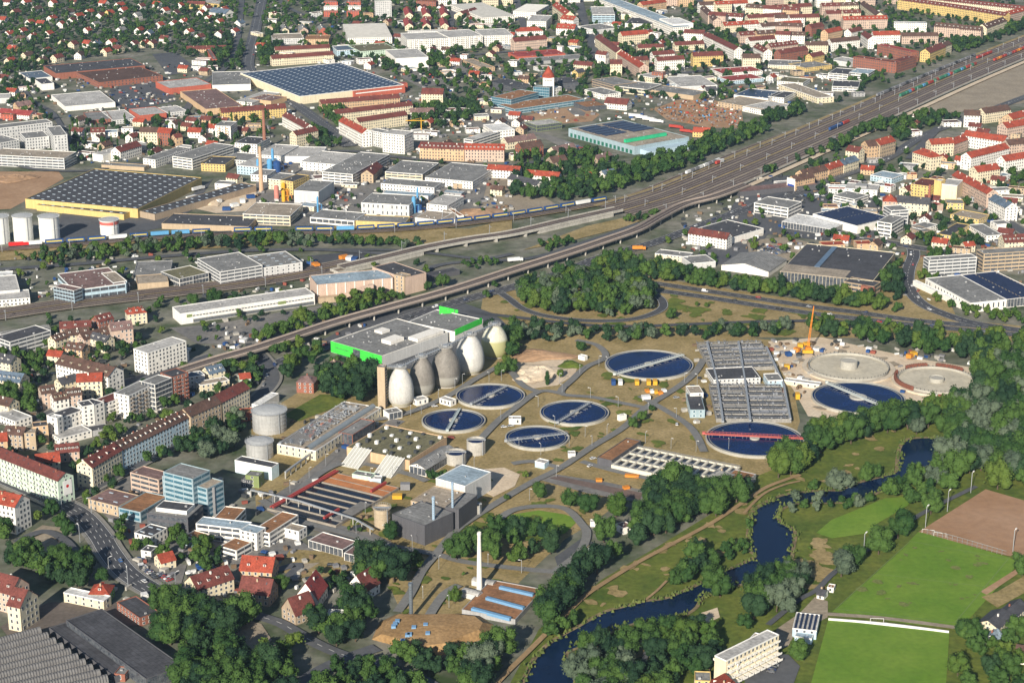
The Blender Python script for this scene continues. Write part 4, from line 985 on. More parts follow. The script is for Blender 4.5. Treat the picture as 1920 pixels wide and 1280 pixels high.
b('white roofed long shed beside the river path and dark hedge', (1081, 1057), (1104, 1060), (1148, 1027), 4, 'O', 'w', win=None, gear=0)
b('small white hut with brown roof under the trees by the round lawn', (1169, 990), (1187, 985), 8, 4, 'W', 'm')
b('tiny white hut left of the large round tree by the lane', (1107, 978), (1118, 978), 4, 3, 'W', 'l', win=None)
# ================================================================== THE TOWN: every building its own thing
def G(lab, p0, p1, w, h, wall, roof, **k): return b(lab, p0, p1, w, h, wall, roof, r=k.pop('r', 'gable'), **k)
F = b
# ---- lower left: housing blocks
G('long pale green apartment block with red brown roof and white banner on its end wall', (-20, 830), (122, 886), 12, 17, 'M', 'r', st=5, balc='W', rh=3.5, cat='apartment block', name='apartment_block')
GREEN = bpy.data.objects[-1] if False else None
G('cream end house of the long row, nearest the street corner, dark red roof', (157, 862), (213, 829), 12, 15, 'C', 'r', st=5, cat='apartment block', name='apartment_block', dorm=4)
G('pale blue middle section of the long apartment row with brown dormered roof', (214, 829), (343, 767), 12, 14.5, 'B', 'b', st=5, cat='apartment block', name='apartment_block', dorm=14)
G('ochre section of the long apartment row with smooth brown roof', (344, 766), (402, 741), 12, 15.5, 'T', 'b', st=5, cat='apartment block', name='apartment_block')
G('beige upper end section of the long apartment row with dark red roof', (403, 740), (454, 714), 12, 15.5, 'C', 'r', st=5, cat='apartment block', name='apartment_block')
F('white office range with dark roof, leftmost part of the white row', (109, 785), (156, 768), 12, 13, 'W', 'd', cat='office building', name='office_building')
F('blank white stair tower standing at the left end of the white row', (91, 781), (107, 784), 6, 16, 'W', 'w', win='n', cat='tower', name='stair_tower')
F('white stair tower in the middle of the white row', (154, 762), (176, 758), 11, 17, 'W', 'd', name='stair_tower', cat='tower')
F('white five storey block with flat dark roof right of the middle stair tower', (177, 760), (195, 753), 12, 16, 'W', 'd', cat='apartment block', name='apartment_block')
F('white block with red brown mansard roof in the white row', (196, 757), (238, 741), 12, 14, 'W', 'r', balc=1, cat='apartment block', name='apartment_block')
F('tall white block with rows of beige windows near the brick red tower', (241, 742), (289, 719), 13, 18, 'W', 'g', balc='J', cat='apartment block', name='apartment_block')
F('white and blue glazed block between the beige windowed block and brick tower', (290, 721), (322, 708), 13, 20, 'W', 'g', win='g', st=6, cat='apartment block', name='apartment_block')
F('brick red balcony tower at the right end of the white row', (323, 707), (353, 698), 14, 20, 'R', 'd', balc='R', st=7, cat='apartment block', name='apartment_block')
F('white low hall in front of the white row with pale metal roof', (112, 822), (172, 806), 14, 5, 'W', 'l')
F('flat dark garage roof beside the white low hall', (172, 808), (205, 802), 10, 4, 'G', 'd', win=None)
F('large white hotel like block with many small windows below the railway', (276, 662), (349, 639), (242, 656), 18, 'W', 'l', st=6, cat='hotel', name='hotel')
F('lower white annex on the right end of the large white block', (326, 667), (354, 657), 11, 9, 'W', 'l')
G('long white apartment house with brown roof left of the large white block', (118, 664), (216, 688), 16, 15, 'W', 'b', st=5, rh=5, cat='apartment block', name='apartment_block', dorm=6)
G('cream house with dark roof, top left of the green courtyard', (-8, 660), (28, 667), 12, 11, 'C', 'd', dorm=3, cat='house', name='town_house')
G('cream old house with slate roof and dormers above the dark tree mass', (-8, 693), (45, 700), 13, 11, 'C', 'q', dorm=6, cat='house', name='town_house')
G('white and brick corner house with brown roof in the old row', (74, 724), (100, 720), 11, 12, 'P', 'b', dorm=3, cat='house', name='town_house')
G('white gabled old house in the middle of the old row', (97, 738), (124, 733), 10, 10, 'W', 'b', dorm=3, cat='house', name='town_house')
G('pink and white old house right of the white gabled old house', (123, 729), (151, 726), 10, 11, 'P', 'b', dorm=4, cat='house', name='town_house')
G('cream apartment house with bright red roof behind the old row', (144, 700), (191, 698), 12, 13, 'C', 'R', dorm=0, balc='C', cat='house', name='town_house')
G('cream gabled house with dark roof left of the bright red roof', (108, 709), (140, 700), 10, 9, 'C', 'd', cat='house', name='town_house')
G('small peach house with red roof in front of the long brown roofed house', (92, 655), (118, 658), 9, 8, 'C', 'R', cat='house', name='town_house')
F('white office block with ribbon windows at the left edge, upper one', (18, 641), (95, 619), (0, 628), 12, 'L', 'd', win='b', cat='office building', name='office_building')
G('cream house with brown roof partly behind trees at left edge', (-6, 740), (25, 747), 11, 9, 'C', 'b', cat='house', name='town_house')
G('brown roofed brick house at left edge beside the tan tower house', (12, 797), (48, 800), 11, 11, 'J', 'b', dorm=2, cat='house', name='town_house')
G('orange gabled house at the left edge with bright roof', (-8, 812), (12, 810), 11, 8, 'O', 'R', cat='house', name='town_house')
F('tan brick tower house with roof terrace', (45, 812), (66, 811), 10, 12, 'T', 't', cat='house', name='town_house')
F('orange narrow house with flat roof beside the blank white stair tower', (62, 800), (90, 797), 9, 13, 'O', 'd', cat='house', name='town_house')
G('house with vivid red hipped roof in front of the white low hall', (66, 851), (110, 846), 12, 7, 'C', 'R', cat='house', name='town_house', rh=4.5)
G('long dark red roofed house with dormers right of the vivid red roof', (103, 833), (147, 829), 11, 7, 'P', 'r', dorm=6, cat='house', name='town_house')
G('white corner house with bright red roof at the left edge below the green block', (-25, 914), (40, 928), 14, 18, 'W', 'R', st=5, rh=5, dorm=4, cat='apartment block', name='apartment_block')
F('brown garage roof behind the red roof house', (-10, 775), (28, 790), 14, 6, 'W', 'l')
# offices by the ring road
X = F('large teal glass office building, main body with open decks', (304, 892), (388, 916), (412, 899), 20, 'V', 't', win='b', st=6, gear=1, cat='office building', name='office_building')
F('set back glass crown on the large teal glass office building', (306, 884), (361, 898), (385, 879), 26, 'V', 'g', win='b', st=8, cat='roof storey', name='roof_storey')
F('grey concrete lift core at the right side of the teal glass office', (388, 917), (402, 913), 14, 19, 'G', 't', win='n', cat='tower', name='lift_tower')
F('pinkish panelled office wing left of the teal glass office', (244, 885), (297, 899), (262, 871), 13, 'P', 'm', win='b', st=4, cat='office building', name='office_building')
F('low training hall with dark roof and round white skylights', (165, 935), (221, 949), (203, 914), 7, 'T', 'm', sky_=2, gear=.4, cat='hall', name='low_hall')
F('low rust roofed wing right of the dark training hall roof', (222, 951), (263, 960), (292, 925), 7, 'V', 'e', win='b', gear=.4)
F('dark curved glass pavilion with slatted sun screens below the teal office', (275, 961), (352, 971), (390, 947), 12, 'D', 'g', win='b', st=3, gear=2, cat='office building', name='office_building')
F('white upper deck on top of the dark slatted pavilion', (292, 951), (350, 958), (373, 945), 14, 'W', 'd', z0=12, win=None, cat='roof storey', name='roof_storey')
F('white two storey villa with dark flat roof below the dark pavilion', (252, 998), (283, 1006), (318, 990), 7, 'W', 'd', sky_=2, cat='house', name='flat_roofed_house')
F('small white annex with dark roof in front of the two storey villa', (264, 1031), (283, 1034), (297, 1024), 5, 'W', 'd')
F('long white glazed office wing with grey metal roof', (367, 981), (459, 992), 11, 10, 'W', 'u', win='b', st=3, cat='office building', name='office_building')
F('white three storey cube at the right end of the white glazed wing', (449, 993), (481, 1000), 10, 11, 'W', 'u', cat='office building', name='office_building')
F('rust roofed white office bar, upper left of the white complex', (396, 976), (435, 980), (470, 953), 9, 'W', 'e', win='b', st=3, rimw='W', cat='office building', name='office_building')
F('rust roofed white office bar, right one of the white complex', (475, 992), (505, 999), (548, 962), 9, 'W', 'e', win='b', st=3, rimw='W', cat='office building', name='office_building')
F('small rust roofed pavilion in front of the white glazed wing, left', (345, 1004), (374, 1012), (394, 1001), 6, 'V', 'e', win='b', rimw='W')
F('small rust roofed pavilion in front of the white glazed wing, right', (412, 1023), (443, 1032), (466, 1014), 6, 'W', 'e', win='b', rimw='W')
F('low white bridge building by the open basins', (526, 988), (560, 996), (566, 984), 6, 'W', 't')
G('small cream house with red roof beside the ring road car yard', (295, 1039), (322, 1032), 10, 5, 'C', 'R', cat='house', name='house')
G('large cream house with long red roof and dormers', (357, 1080), (425, 1058), 14, 8, 'C', 'r', rh=6, dorm=4, cat='house', name='house')
G('house with bright orange red roof by the dry field', (455, 1040), (515, 1044), 15, 7, 'O', 'R', rh=6, dorm=2, cat='house', name='house')
G('timber framed house with steep dark red roof, below the orange red roof', (455, 1078), (512, 1085), 13, 7, 'J', 'r', rh=7, cat='house', name='house')
G('white gabled house with tall crimson roof beside the dry field', (573, 1093), (592, 1067), 13, 7, 'W', 'x', rh=9, win='w', cat='house', name='house')
G('dark roofed half timbered house below the crimson roof', (540, 1121), (578, 1107), 13, 6, 'J', 'r', rh=8, dorm=0, cat='house', name='house')
G('white gabled house with brown red roof by the dark tree belt', (668, 1078), (694, 1062), 13, 6, 'W', 'r', rh=8, cat='house', name='house')
G('yellow gabled house with dark red roof half under trees', (661, 1114), (670, 1096), 12, 6, 'Y', 'r', rh=7, cat='house', name='house')
F('white flat roofed annex beside the yellow gabled house', (611, 1158), (641, 1159), (645, 1142), 5, 'W', 'w', gear=0)
G('small house with red tent roof hidden in the dark trees', (428, 1136), (447, 1130), 9, 4, 'J', 'x', cat='house', name='house')
G('tall ochre gabled office house with stepped front at the left edge', (28, 1100), (52, 1105), 16, 15, 'C', 'r', rh=7, dorm=2, st=4, cat='house', name='gabled_office_house')
G('long red brown roofed wing behind the ochre gabled house', (-40, 1062), (35, 1082), 15, 12, 'P', 'r', rh=7, dorm=4, cat='house', name='factory_office')
F('curved cream garden wall building on the cinder yard', (119, 1110), (194, 1126), 7, 6, 'C', 'w', gear=0, win='n')
G('bright green walled house with red roof behind the cream building', (171, 1092), (208, 1093), 12, 6, 'E', 'R', rh=4, r='hip', dorm=1, cat='house', name='house')
F('brick engine shed with sagging dark roof beside the long dark hall', (219, 1128), (262, 1158), 12, 5, 'R', 'd')
X = F('long dark roofed factory hall at the lower left', (124, 1162), (274, 1272), (343, 1247), 6.5, 'D', 'd', win='g', st=1, gear=0, cat='factory hall', name='factory_hall')
NUM = ['first', 'second', 'third', 'fourth', 'fifth', 'sixth', 'seventh', 'eighth', 'ninth', 'tenth']
RIBM = mat('ribbed_roof', (.15, .145, .14), .85, .15, .2, col2=(.21, .205, .20)); RIBD = mat('rib_gap', (.07, .07, .075), .9, .1)
for k in range(10):
 A = at(-60, 1216 + k * 12.6, 7); B = at(78 + k * 13.9, 1178 + k * 10.0, 7); u = B - A; L = u.length; u /= L
 t = thing('sawtooth_shed', '%s sawtooth shed bay with ribbed grey roof, counted from the top' % NUM[k], 'factory shed', (A.x, A.y, 0), math.atan2(u.y, u.x), 'sawtooth sheds at the lower left corner')
 FOOT.append((A.x, A.y, u.x, u.y, L, 8)); m = MB(); g2 = MB(); wd = 7.0; pr = [(0, 4.2), (.5, 6.0), (1.4, 7.0), (2.6, 7.2), (4.2, 6.6), (wd, 4.4)]
 for (y0, z0_), (y1, z1_) in zip(pr[:-1], pr[1:]): m.quad([(0, y0, z0_), (L, y0, z0_), (L, y1, z1_), (0, y1, z1_)])
 m.quad([(L, y, z) for y, z in pr] + [(L, wd, 0), (L, 0, 0)]); m.quad([(0, 0, 0), (L, 0, 0), (L, 0, 4.2), (0, 0, 4.2)])
 for x in range(int(L / 1.5)):
  for (y0, z0_), (y1, z1_) in zip(pr[:-2], pr[1:-1]): g2.quad([(x * 1.5 + .3, y0, z0_ + .05), (x * 1.5 + .85, y0, z0_ + .05), (x * 1.5 + .85, y1, z1_ + .05), (x * 1.5 + .3, y1, z1_ + .05)])
 m.build('shell', RIBM, t); g2.build('roof_rib', RIBD, t, stuff=True)
F('flat dark gutter deck between the sawtooth sheds and the long hall', (92, 1176), (215, 1268), 10, 3.5, 'D', 'd', win=None, gear=0)
tank('small pale cylindrical tank beside the sawtooth sheds', 205, 1263, 1252, 5, CONC, pipes=False)
F('small red brick boiler house beside the sawtooth sheds', (214, 1262), (234, 1264), 8, 4, 'R', 'g')
# right lower: apartments and clubhouse
X = F('white terraced apartment house with stepped roof and balconies, main bar', (1340, 1228), (1362, 1238), (1403, 1164), 16, 'C', 'l', balc=0, st=5, gear=.3, sides=(1, 3), cat='apartment block', name='apartment_block')
w, d, h = X['_d']; m = MB()
for k in range(9):
 y = d * k / 9 + .6
 for s_ in range(1, 5): m.box(w, y, s_ * h / 5 - .2, w + 1.6 + (4 - s_) * .7, y + d / 9 - 1.1, s_ * h / 5, bottom=True); m.box(w + 1.5 + (4 - s_) * .7, y, s_ * h / 5, w + 1.65 + (4 - s_) * .7, y + d / 9 - 1.1, s_ * h / 5 + 1)
 m.box(-1.4, y, h - 3.4, 0, y + .5, h - 2.2, bottom=True)
m.build('terrace', wmat('W'), X, stuff=True)
F('cream stepped wing on the right of the white terraced apartment house', (1364, 1240), (1384, 1245), (1412, 1184), 11, 'C', 't', st=4, gear=2, cat='apartment block', name='apartment_block')
F('tall cream stair tower at the right side of the terraced apartment house', (1396, 1213), (1414, 1217), 8, 13, 'C', 'g', cat='tower', name='stair_tower')
G('house with bright orange roof at the lower edge beside the terraced apartments', (1345, 1290), (1358, 1262), 13, 6, 'C', 'R', rh=5, dorm=2, cat='house', name='house')
F('yellow walled garage with grey roof at the lower edge', (1303, 1275), (1333, 1276), 10, 5, 'Y', 'g')
X = F('clubhouse with striped solar roof beside the football pitch', (1486, 1177), (1531, 1182), (1540, 1152), 5, 'B', 'l', gear=0, cat='clubhouse', name='clubhouse')
w, d, h = X['_d']; m = MB()
for k in range(5): m.box(w * (.06 + k * .19), .6, h - .3, w * (.06 + k * .19) + w * .10, d - .6, h + .15)
m.build('solar_strip', rmat('s'), X)
F('pale terrace roof in front of the clubhouse', (1490, 1192), (1522, 1197), (1528, 1182), 3, 'B', 'u', win=None)
G('small white hut with dark gable roof beside the pitch entrance', (1536, 1103), (1549, 1106), 7, 3, 'W', 'd', rh=2, cat='hut', name='hut')
F('tiny white kiosk with brown roof beside the small white hut', (1551, 1100), (1563, 1102), 5, 3, 'W', 'e')
G('dark roofed long house at the right edge of the pitches', (1853, 1163), (1880, 1140), 12, 5, 'C', 'd', rh=3, cat='house', name='house')
G('dark roofed second wing running up to the trees at the right edge', (1880, 1150), (1912, 1122), 10, 4, 'C', 'd', rh=3, cat='house', name='house')
G('pale blue roofed small annex of the dark roofed long house', (1858, 1190), (1870, 1178), 8, 3, 'L', 'u', cat='shed', name='shed')
G('house with red brown roof cut by the lower right edge', (1907, 1207), (1940, 1212), 10, 5, 'W', 'b', cat='house', name='house')
# ---- green mall and motorway side
X = F('large green fronted shopping centre with grey roof, lower left part', (620, 639), (716, 667), (830, 620), 9, 'L', 'g', win=None, gear=1.2, rimw='W', cat='shopping centre', name='shopping_centre')
w, d, h = X['_d']; m = MB(); m.box(0, -.12, .2, w, .02, h + .1); m.build('green_cladding', wmat('K'), X); m = MB(); m.box(w * .44, -.15, .5, w * .58, .05, h - 1); m.box(w * .1, -.15, h - 4.4, w * .36, -.05, h - 4.0); m.build('glass_entrance', GLASS, X); m = MB(); m.box(w * .6, d * .3, h, w * .78, d * .5, h + 3); m.box(w * .2, d * .5, h, w * .35, d * .62, h + 2); m.box(w * .8, d * .55, h, w * .98, d * .95, h + 2.5); m.build('roof_plant_room', wmat('W'), X)
X = F('upper white walled part of the shopping centre with grey roof', (765, 603), (853, 622), (918, 601), 9, 'W', 'g', win=None, gear=1.5, cat='shopping centre', name='shopping_centre')
w, d, h = X['_d']; m = MB(); m.box(w - .1, 0, h - 3, w + .25, d * .95, h + 1.8); m.build('green_fascia', wmat('K'), X)
p = at(840, 588, 9); t = thing('roof_sign', 'bright green sloping sign panel on top of the shopping centre', 'sign', (p.x, p.y, 8.6)); m = MB(); m.quad([(-7, 0, 0), (8, 3, 0), (8, 3, 2.5), (-7, 0, 7)]); m.quad([(-7, .4, 7), (8, 3.4, 2.5), (8, 3.4, 0), (-7, .4, 0)]); m.quad([(-7, 0, 7), (8, 3, 2.5), (8, 3.4, 2.5), (-7, .4, 7)]); m.build('panel', wmat('K'), t)
m = MB(); [m.beam((x, 2.5, 0), (x, .8, 4), .3) for x in (-5, 0, 5)]; m.build('strut', METAL, t)
G('red brick house with brown roof and white annex near the mall car park', (560, 702), (592, 704), 13, 8, 'R', 'm', r='hip', rh=3.5, cat='house', name='brick_house')
G('red brick house with small tower in the trees before the green mall', (614, 672), (640, 675), 12, 9, 'R', 'm', r='hip', rh=4, cat='house', name='brick_house')
F('white curved sail like canopy roof above the upper gas holder', (472, 757), (508, 735), (540, 727), 6, 'W', 'w', win=None, gear=0)
G('small cream villa with slate roof beside the viaduct', (385, 688), (414, 681), 11, 8, 'C', 'q', dorm=3, cat='house', name='villa')
F('grey house with flat slate roof below the small cream villa', (354, 707), (384, 702), 10, 9, 'L', 'q')
F('cream low house with terrace right of the grey slate house', (376, 722), (430, 712), 9, 6, 'C', 't')
G('small orange roofed house behind the upper end of the long row', (448, 700), (468, 698), 8, 6, 'M', 'R', cat='house', name='house')
F('red house with rust roof beside the curved canopy', (447, 775), (476, 772), (470, 764), 6, 'S', 'e')
# ---- middle band
X = F('very long white logistics building with loading doors and flat grey roof', (338, 588), (590, 551), (324, 575), 9, 'W', 'l', win=None, gear=.8, cat='warehouse', name='warehouse')
w, d, h = X['_d']; m = MB(); m2 = MB()
for k in range(38): m.box(w * .09 + k * w * .9 / 38, -.5, .6, w * .09 + k * w * .9 / 38 + 2.6, .02, 3.2); m2.box(w * .09 + k * w * .9 / 38, -.07, 5.6, w * .09 + k * w * .9 / 38 + 2.2, .02, 6.5)
m.build('loading_door', mat('door_grey', (.12, .13, .14), .7), X, stuff=True); m2.build('window', GLASS, X, stuff=True)
m = MB(); m.box(w * .045, -.1, 5.2, w * .085, -.02, 7.6); m.box(w * .72, -.1, 4.6, w * .78, -.02, 7.2); m.build('green_sign', wmat('N'), X)
X = F('pinkish brown sorting hall with pale blue roof and inclined gallery', (594, 534), (737, 521), (585, 516), 14, 'P', 'u', win=None, gear=.6, cat='hall', name='sorting_hall')
w, d, h = X['_d']; m = MB()
for k in range(9): m.box(w * k / 8.2, -.5, 0, w * k / 8.2 + .8, 0, h)
m.build('pilaster', wmat('W'), X, stuff=True)
m = MB(); m.beam((w * .28, -4, 2.5), (w * .66, -4, 10), 3.2); m.beam((w * .66, -4, 10), (w * .72, -4, 10), 3.2); m.build('conveyor_gallery', wmat('P'), X)
m = MB(); [m.box(w * (.35 + k * .06), -4.4, 0, w * (.35 + k * .06) + .7, -3.7, 4 + k * 1.1) for k in range(6)]; m.box(0, -7, 0, w * .26, -.6, 4.5); m.build('support', wmat('T'), X)
F('taller brown block with dark solar roof at the end of the sorting hall', (758, 521), (799, 511), (712, 497), 15, 'P', 'd', win=None, cat='hall', name='sorting_tower')
F('tan stair block between the sorting hall and its taller block', (739, 515), (758, 519), 9, 16, 'T', 't', win='n', cat='tower', name='stair_tower')
F('long low open platform roof right of the sorting hall', (800, 519), (862, 506), 10, 4, 'D', 'd', win=None)
F('blue and white office complex with brown roof beside the railway', (138, 544), (236, 531), (86, 516), 10, 'B', 'm', win='b', st=2, gear=2, cat='office building', name='office_building')
F('blue glazed corner tower of the blue and white office complex', (100, 537), (138, 545), 10, 12, 'B', 'm', win='g', cat='office building', name='office_tower')
F('brown flat roofed centre bar of the blue office complex', (190, 512), (212, 530), 12, 11, 'B', 't', win='b')
F('tan wooden canopy roof beside the blue office complex', (258, 532), (316, 528), (247, 517), 6, 'T', 't', win=None, gear=0)
F('dark flat warehouse roof behind the tan canopy', (250, 516), (318, 514), (300, 489), 5, 'G', 'g')
F('white box shaped office with four dark window bays', (336, 523), (391, 511), (320, 505), 8, 'W', 'n', win='g', st=2, cat='office building', name='office_building')
F('large grey clad workshop building with flat roof beside the white box office', (412, 510), (492, 497), (393, 481), 12, 'L', 'g', win='b', cat='workshop', name='workshop')
F('grey roofed hall with white skylights right of the large grey workshop', (494, 502), (567, 492), (510, 474), 9, 'L', 'g', sky_=2, win='n')
F('grey metal hall at the left edge above the white office', (-20, 548), (37, 543), (25, 515), 8, 'L', 'l', win=None)
F('white two storey office at the left edge above the tracks', (-20, 564), (56, 558), (45, 543), 6, 'W', 'l', cat='office building', name='office_building')
F('white low roof at the far left above the road', (-20, 520), (22, 518), (20, 508), 6, 'W', 'w', win=None)
for (p0, p1, w, h, wl, rf, nm) in [((112, 603), (170, 600), 11, 9, 'P', 'r', 'pinkish old town house with red brown roof, left one below the tracks'),
 ((121, 618), (165, 612), 10, 9, 'C', 'b', 'cream old town house with steep brown gables below the tracks'), ((150, 625), (200, 612), 11, 9, 'P', 'b', 'pink town house in the second row of old houses'),
 ((178, 592), (205, 585), 11, 10, 'R', 'r', 'brick town house with bright red brown roof near the tracks'), ((205, 605), (245, 600), 13, 13, 'P', 'm', 'tall mauve roofed corner house with blank grey end wall'),
 ((236, 577), (272, 573), 11, 9, 'C', 'R', 'cream villa with red hipped roof close to the railway'), ((175, 622), (205, 630), 10, 9, 'C', 'd', 'cream gabled house in front of the mauve roofed corner house'),
 ((128, 640), (160, 645), 10, 8, 'O', 'b', 'peach house at the foot of the old town row'), ((96, 630), (120, 622), 9, 8, 'C', 'b', 'low cream house at the left end of the old town row')]:
 G(nm, p0, p1, w, h, wl, rf, dorm=3, cat='house', name='town_house', r='hip' if 'hipped' in nm else 'gable')
G('large grey roofed sheds along the road at the left edge', (0, 622), (90, 608), 12, 5, 'L', 'g', rh=2, chim=0, win=None)
# warehouse with black roof
X = F('huge black roofed warehouse with yellow walls and rows of skylights', (47, 373), (258, 392), (352, 331), 9, 'Y', 'd', sky_=2, win=None, gear=0, rimw='Y', cat='warehouse', name='warehouse')
X = F('lower right strip of the black roofed warehouse with dark skylit roof', (262, 396), (290, 402), (393, 331), 6, 'J', 'd', sky_=2, win=None, gear=0)
F('lower front annex of the black roofed warehouse with folded yellow wall', (68, 384), (232, 402), 17, 5.5, 'Y', 'd', sky_=2, win=None, gear=0, rimw='Y')
F('low tan hall with charcoal roof beside the freight line', (303, 419), (466, 425), (326, 400), 5, 'T', 'd', win=None)
